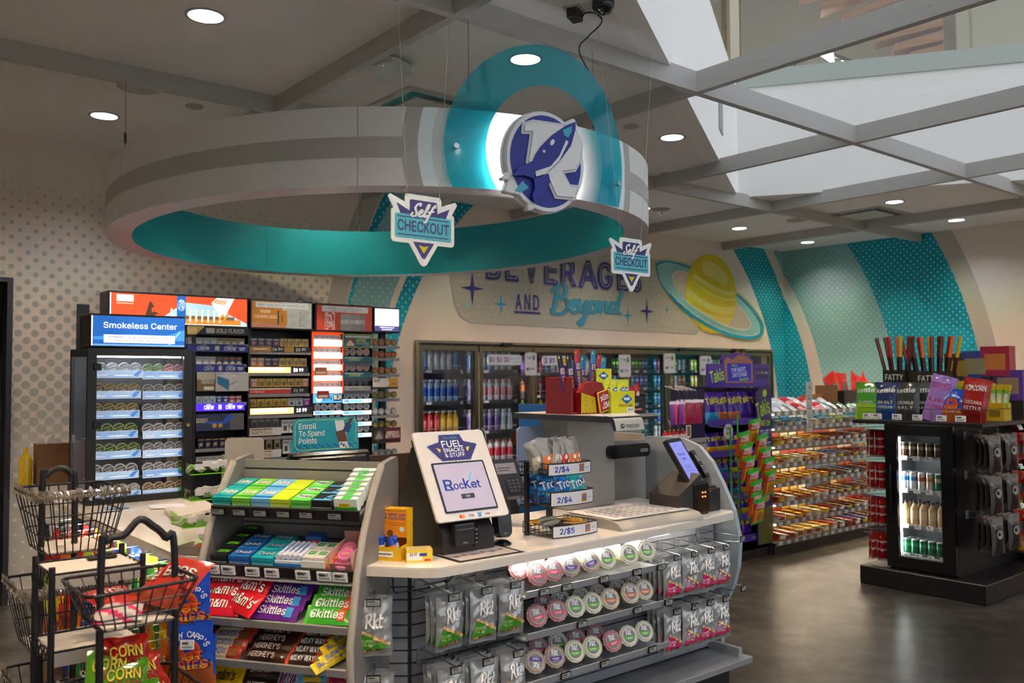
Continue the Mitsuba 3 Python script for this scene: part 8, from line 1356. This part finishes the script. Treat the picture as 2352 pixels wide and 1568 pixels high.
# ---------------------------------------------------------------- wire basket racks at the lower left
def wirebasket(k, x0, x1, y0, y1, z0, z1, flare=.05, nx=9, ny=6, sag=0, rim=.006, wrap=False):
    """basket with flaring walls"""
    g = G(); top = [(x0 - flare, y0 - flare, z1), (x1 + flare, y0 - flare, z1 - sag), (x1 + flare, y1 + flare, z1), (x0 - flare, y1 + flare, z1)]; bot = [(x0, y0, z0), (x1, y0, z0), (x1, y1, z0), (x0, y1, z0)]
    g.tube(top, rim, '#131215', 0, 6, closed=True, fillet=.05); L = lambda a, b, t: [p + (q - p) * t for p, q in zip(a, b)]
    for t in (0, .3, .65): g.tube([L(b, a, t) for a, b in zip(top, bot)], .0028, '#151417', 0, 5, closed=True, fillet=.03)
    for i in range(4):
        n = nx if i % 2 == 0 else ny
        for j in range(n): t = (j + .5) / n; g.tube([L(bot[i], bot[(i + 1) % 4], t), L(top[i], top[(i + 1) % 4], t)], .0024, '#151417', 0, 4)
    for j in range(nx): t = (j + .5) / nx; g.tube([L(bot[0], bot[1], t), L(bot[3], bot[2], t)], .0024, '#151417', 0, 4)
    b = part(k, 'basket', g)
    part(b, 'liner', G().bb(x0 + .01, x1 - .01, y0 + .01, y1 - .01, z0 + .003, z0 + .006, '#a9a29a', 1))
    if wrap:
        rs = np.random.default_rng(int(z1 * 100)); pts = np.array(spline([top[3], L(top[3], top[0], .5), top[0], L(top[0], top[1], .4), L(top[0], top[1], .8), top[1]], 14)); g = G()
        for a, c in zip(pts, pts[1:]): o = (rs.random(3) - .5) * .02; s = np.array([0, 0, .012 + .012 * rs.random()]); g.add([a + o + s, c + o + s * .7, c - o - s, a - o - s * .8], [[0, 1, 2, 3]], lerpc('#b9b2a6', '#6a645c', rs.random()), 3); g.add([a + s + [0, .012, 0], c + s + [0, .012, 0], c - s * .3 - [0, .014, 0], a - s - [0, .012, 0]], [[0, 1, 2, 3]], '#8f887e', 3)
        part(b, 'tape_wrap', g, label='crumpled clear tape around the rim')
def hoop(k, xa, xb, y, z0, z1, bumps, r=.0125): part(k, 'handle', G().tube(spline([(xa, y, z0), (xa, y, z1 - .12)] + [(xa + (xb - xa) * t, y, z1 + h) for t, h in bumps] + [(xb, y, z1 - .14), (xb, y, z0)], 8), r, '#17161a', 0, 8))
k = thing('basket_rack', 'black wire rack with a hooped handle and tape-wrapped empty baskets, at the far left', 'basket rack')
hoop(k, .80, .92, 3.92, .0, 1.30, ((.12, -.03), (.5, .0), (.88, -.03)))
wirebasket(k, .78, 1.02, 3.74, 4.06, .985, 1.215, .05, 9, 6, wrap=True); wirebasket(k, .74, 1.02, 3.72, 4.02, .62, .86, .05, 9, 6, wrap=True); wirebasket(k, .74, 1.02, 3.72, 4.02, .25, .50, .05, 9, 6, wrap=True)
k = thing('wire_shelf', 'black wire shelf unit with pale liners between the two basket racks', 'wire shelf'); X0, X1, Y0, Y1 = .72, 1.02, 3.36, 3.62
for x in (X0, X1):
    for y in (Y0, Y1): part(k, 'post', G().cyl((x, y, 0), (x, y, 1.01 if x == X0 else 1.02), .011, '#17161a', 0, 8))
for z in (.985, .72, .46):
    g = G()
    for zz in (z, z - .04): g.tube([(X0, Y0, zz), (X1, Y0, zz), (X1, Y1, zz), (X0, Y1, zz)], .004, '#17161a', 0, 5, closed=True)
    for (a, b) in (((X0, Y0), (X1, Y0)), ((X0, Y0), (X0, Y1)), ((X1, Y0), (X1, Y1))):
        g.tube([(a[0] + (b[0] - a[0]) * t, a[1] + (b[1] - a[1]) * t, z - .04 * (i % 2)) for i, t in enumerate(np.linspace(0, 1, 11))], .0025, '#17161a', 0, 4)
    s = part(k, 'shelf', g); part(s, 'liner', G().bb(X0 + .01, X1 - .01, Y0 + .01, Y1 - .01, z - .006, z - .002, '#a8a39d', 1).bb(X0 + .01, X1 - .01, Y0 - .006, Y0 - .004, z - .05, z - .004, '#a09b96', 1))
solo('dark_rag', G().bb(-.05, .05, -.02, .02, 0, .012, '#1c1a18', 1, bev=.004).bb(-.02, .04, .0, .03, .01, .02, '#262321', 1, bev=.004), 'dark scrap lying on the top wire shelf', 'scrap', mv(.93, 3.55, .984))
k = thing('basket_rack', 'black wire rack with a wavy handle and baskets of snack bags, front left', 'basket rack')
hoop(k, .815, 1.055, 3.12, .0, 1.155, ((.08, -.035), (.3, -.02), (.5, .025), (.68, .0), (.86, -.045)))
wirebasket(k, .78, 1.02, 2.98, 3.22, .86, .985, .055, 8, 6, sag=-.01); wirebasket(k, .78, 1.03, 2.95, 3.22, .46, .635, .06, 8, 6)
sd, b = bag(.16, .24, .035, lambda u, v: ('#8f2a22' if v > .3 else '#6a2a1f', 2), 7); sd.text('BIGS', .05, '#1a1210', None, .002, .125, w=.11, rot=6, bend=b, z=.0006).text('BIGS', .048, '#c9c0b8', None, 0, .128, w=.105, rot=6, bend=b, z=.0018); sd = sd.ply()
for i, (x, y, z, rz, rx, ry) in enumerate(((.975, 3.05, .90, -30, -62, 20), (.96, 3.12, .895, -60, -70, -10), (.90, 3.06, .885, 10, -80, 0))): solo('seed_bag', sd, f'red seed bag lying in the upper front basket, {ORD[i]} from the top', 'snack bag', mv(x, y, z) @ rotz(rz) @ rotx(rx) @ roty(ry))
wb, b = bag(.15, .12, .04, lambda u, v: ('#a9a4a0' if (u + v) % .6 > .2 else '#b02f5a', 2), 9); solo('snack_bag', wb, 'white and pink pouch lying at the left of the upper front basket', 'snack bag', mv(.84, 3.02, .875) @ rotz(-20) @ rotx(-75))
def corn(c, s): 
    g, b = bag(.155, .21, .045, lambda u, v: (c if v > .3 + .2 * abs(u - .5) else '#c9a03a', 2), s); g.text('CORN', .042, '#5a2a12', None, .002, .125, w=.11, bend=b, z=.0006).text('CORN', .04, '#e6cf4a', None, 0, .128, w=.105, bend=b, z=.0018).text('NUTS', .030, '#8f1f16', None, .01, .09, w=.09, bend=b, z=.0018); return g.ply()
cv = [corn('#4f8a22', 1), corn('#a8231c', 2)]
for i, (x, y, z, rz, rx, v) in enumerate(((.84, 3.00, .50, -12, -52, 0), (.92, 2.98, .50, -4, -50, 0), (.99, 3.0, .505, 8, -52, 1), (.88, 3.08, .54, -16, -44, 0), (.96, 3.09, .55, 0, -46, 1), (1.02, 3.10, .54, 20, -50, 1), (.92, 3.16, .585, -8, -36, 1), (.84, 3.14, .56, -22, -40, 0))): solo('corn_snack_bag', cv[v], f'{["green", "red"][v]} corn snack bag heaped in the lower front basket, {ORD[i]} of eight', 'snack bag', mv(x, y, z) @ rotz(rz) @ rotx(rx))
# ---------------------------------------------------------------- upstairs, ceiling fittings, the office
uf = frame((*V1, 0), (*VA, 0), (*(-VB), 0)) # local: x away from the well, y to the left along its far wall
k = thing('glass_railing', 'glass railing along the top of the white skylight well', 'railing')
bf = frame((*V1, 0), (*VB, 0), (*VA, 0), (0, 0, 1))
for i in range(4): part(k, 'pane', G().add([[.05 + 2.2 * i, .05, FZ - .06], [2.22 + 2.2 * i, .05, FZ - .06], [2.22 + 2.2 * i, .05, FZ + .95], [.05 + 2.2 * i, .05, FZ + .95]], [[0, 1, 2, 3]], '#fff', M=bf), bsdf='greenglass')
part(k, 'shoe', G().bb(.02, 9, -.02, .03, FZ - .06, FZ + .12, '#a4ada4', 0, bf)); 
k = thing('glass_railing', 'glass railing over the slanting left wall of the skylight well', 'railing'); lf = frame((*(V1), 0), (*(-VA), 0), (*VB, 0))
for i in range(4): part(k, 'pane', G().add([[.05 + 2.2 * i, -.05, FZ], [2.22 + 2.2 * i, -.05, FZ], [2.22 + 2.2 * i, -.05, FZ + .95], [.05 + 2.2 * i, -.05, FZ + .95]], [[0, 1, 2, 3]], '#fff', M=lf), bsdf='greenglass')
part(k, 'shoe', G().bb(0, 9, -.06, -.03, FZ, FZ + .06, '#2f332f', 0, lf))
solo('wall_vent', G().bb(-.13, .13, 0, .012, -.20, .20, '#8a8c8c', 0, frame(at(1656, 290, z=3.95) * 0 + np.array([*(V0 + VA * 3.55), 4.0]), (*VA, 0), (*(-VB), 0), (0, 0, 1)) @ np.diag([1, -1, 1, 1])), 'tall grey vent on the slanting left wall of the skylight well', 'vent')
def upt(px, py, dx): # point on the plane dx behind the well's far edge
    return onpl(px, py, np.array([*(V1 + VA * dx), 0]), np.array([*VA, 0]))
def quadbox(name, pts, t, col, label, cat, dx, fin=0, bsdf='paint'):
    P3 = np.array([upt(x, y, dx) for x, y in pts]); o = np.array([*(V1 + VA * dx), 0]); M = frame(o, (*VB, 0), (0, 0, 1)); q = (P3 - o); P2 = Polygon([(a @ np.array([*VB, 0]), a[2]) for a in q]); 
    return solo(name, G().prism(P2, t, col, fin, M), label, cat, bsdf=bsdf)
for i, (pts, l) in enumerate((([(1833, 0), (1875, 0), (1833, 12)], 'short wooden roof beam upstairs at the top edge'), ([(1883, 22), (1960, -12), (2010, -12), (1883, 40)], 'upper left wooden roof beam upstairs'), ([(1930, 45), (2090, -12), (2120, -6), (1930, 58)], 'wooden roof beam upstairs above the grey cross beam'), ([(2012, 92), (2160, 42), (2162, 68), (2012, 108)], 'wooden roof beam upstairs, first below the grey cross beam'), ([(2050, 112), (2163, 78), (2164, 100), (2050, 128)], 'wooden roof beam upstairs, second below the grey cross beam'), ([(2086, 130), (2164, 110), (2166, 132), (2086, 146)], 'wooden roof beam upstairs, lowest and shortest'))):
    quadbox('roof_beam', pts, .3, '#8a5a2a', l, 'beam', 3.2, bsdf='wood_mat')
struct('wall_upper_mid', (lambda o: G().bb(0, 9, 0, .1, FZ - .2, UZ, '#fff', 1, frame(o, (*VB, 0), (*VA, 0), (0, 0, 1))))(np.array([*(V1 + VA * 3.0), 0]) + (lambda a: np.array([*VB, 0]) * ((a - np.array([*V1, 0])) @ np.array([*VB, 0])))(upt(2164, 100, 3.0))), bsdf='greige_mat')
quadbox('white_column', [(1670, -30), (1697, -30), (1700, 200), (1672, 200)], .25, '#c9beac', 'pale column upstairs at the left end of the glass railing', 'column', .9)
quadbox('dark_post', [(1666, 62), (1673, 58), (1674, 155), (1667, 155)], .05, '#26221c', 'thin dark post upstairs beside the pale column', 'post', .85)
for i, pts in enumerate(([(1886, 125), (1914, 119), (1917, 141), (1908, 139)], [(1934, 136), (1977, 158), (1962, 163), (1935, 147)])):
    k = quadbox('upper_lamp', pts, .02, '#ffffff', f'bright slanting strip lamp seen upstairs, {["left", "right"][i]}', 'lamp', 3.9); scene[k] = emit(scene[k], 40, .5, (1, .86, .66))
quadbox('dark_rail', [(1920, 120), (2000, 150), (1990, 157), (1918, 128)], .03, '#3a362e', 'dark rail upstairs below the strip lamps', 'rail', 3.85)
q = upt(1826, 176, .35); k = thing('potted_plant', 'small dark spiky plant standing behind the glass railing upstairs', 'plant'); rs = np.random.default_rng(3); g = G()
for i in range(46):
    a, e = rs.random() * 2 * PI, rs.random() * 1.2 + .2; d = np.array([math.cos(a) * math.cos(e), math.sin(a) * math.cos(e), math.sin(e)]) * (.10 + .06 * rs.random()); s = np.cross(d, [0, 0, 1]); s = s / np.linalg.norm(s) * .018; b0 = q + d * .1; g.add([b0, b0 + d * .5 + s, b0 + d, b0 + d * .5 - s], [[0, 1, 2, 3]], lerpc('#1f3a20', '#3a5a2e', rs.random()), 1)
part(k, 'leaves', g); labels[k + '__leaves'] = {'kind': 'stuff'}; part(k, 'pot', G().lathe([(.05, -.20), (.065, -.06)], '#3a332c', 0, 12, mv(*q)))
q = upt(1766, 180, .35); solo('drink_can', can(.04, .15, '#d2d6dc', '#c9ccd0', '#24408a'), 'blue and white can standing behind the glass railing upstairs', 'can', mv(q[0], q[1], q[2] - .08))
# air units, access point, detectors
def vent4(x, y, s, lab, ang=0):
    k = thing('ceiling_vent', lab, 'air vent'); M = rotz(ang, (x, y, CZ)); part(k, 'frame', G().bb(-s, s, -s, s, -.012, 0, '#9c9a94', 0, M)); g = G()
    for a in range(4): g.bb(-s * .8, s * .8, s * .66, s * .84, -.0135, -.012, '#1b1a19', 2, M @ rotz(90 * a))
    part(k, 'slots', g); part(k, 'centre_panel', G().bb(-s * .64, s * .64, -s * .64, s * .64, -.022, -.012, '#b5b2aa', 0, M, bev=.004))
vent4(3.38, 5.02, .36, 'square ceiling air vent above the ring, left of the teal arch'); p = at(1988, 492, z=CZ); vent4(p[0], p[1], .36, 'square ceiling air vent near the right wall')
p = at(892, 152, z=CZ - .03); k = thing('wifi_access_point', 'white rounded access point on the ceiling above the ring', 'access point'); part(k, 'body', G().prism(rrect(.24, .24, .05), .035, '#b9b7b4', 0, rotz(20, (p[0], p[1], CZ - .06)))); part(k, 'status_light', emit(G().poly(circ(.003), '#00f', 0, frame((p[0] - .07, p[1] - .06, CZ - .0605), (1, 0, 0), (0, -1, 0))).ply(), 3, .01, (.3, .4, 1))); part(k, 'mount', G().bb(-.08, .08, -.08, .08, -.026, 0, '#3c3a38', 0, rotz(20, (p[0], p[1], CZ))))
for i, (px, py, r, l) in enumerate(((318, 200, .13, 'round flush speaker on the ceiling behind the front left beam'), (447, 243, .06, 'small round cover plate on the ceiling left of the ring'), (1450, 289, .06, 'small round sensor on the ceiling right of the teal arch'), (1830, 505, .13, 'round flush speaker on the ceiling near the coolers'), (1530, 398, .05, 'small round sensor on the ceiling beside the white well'))):
    p = at(px, py, z=CZ); solo('ceiling_disc', G().lathe([(r * .9, -.012), (r, -.004), (r, 0)], '#a19c95', 0, 24, mv(*p)), l, 'ceiling fitting')
p = at(1518, 480, z=CZ); k = thing('sprinkler', 'ceiling sprinkler head right of the ring', 'sprinkler'); part(k, 'plate', G().lathe([(.10, -.008), (.11, 0)], '#8d877e', 0, 20, mv(*p))); part(k, 'head', G().lathe([(.03, -.05), (.03, -.045), (.012, -.04), (.012, -.008)], '#b9b6ae', 4, 10, mv(*p)))
p = at(1385, 2, z=CZ); solo('dome_camera', G().lathe([(.01, -.07), (.045, -.055), (.055, -.03), (.055, 0)], '#141416', 2, 16, mv(*p)), 'black dome on the ceiling at the top edge of the picture', 'camera')
# doorway on the far left
struct('door_1', G().bb(1.262, 1.30, 7.44, 7.63, 0, 2.43, '#20222a').bb(.2, 1.30, 7.44, 7.63, 2.395, 2.43, '#20222a').bb(.2, .23, 7.44, 7.63, 0, 2.43, '#20222a'))
k = thing('office_shelf', 'dark shelf unit with papers inside the doorway at the far left', 'shelf'); part(k, 'frame', G().bb(1.0, 1.5, 8.6, 9.0, 0, 1.02, '#1a1816').bb(1.0, 1.5, 8.6, 9.0, 1.9, 2.2, '#15130f')); part(k, 'papers', G().bb(1.02, 1.3, 8.59, 8.6, 1.05, 1.5, '#9a8a6a').bb(1.05, 1.3, 8.55, 8.8, 1.02, 1.08, '#b9ab90')); part(k, 'box', G().bb(1.05, 1.35, 8.58, 8.8, 1.5, 1.56, '#1f5a8a'))
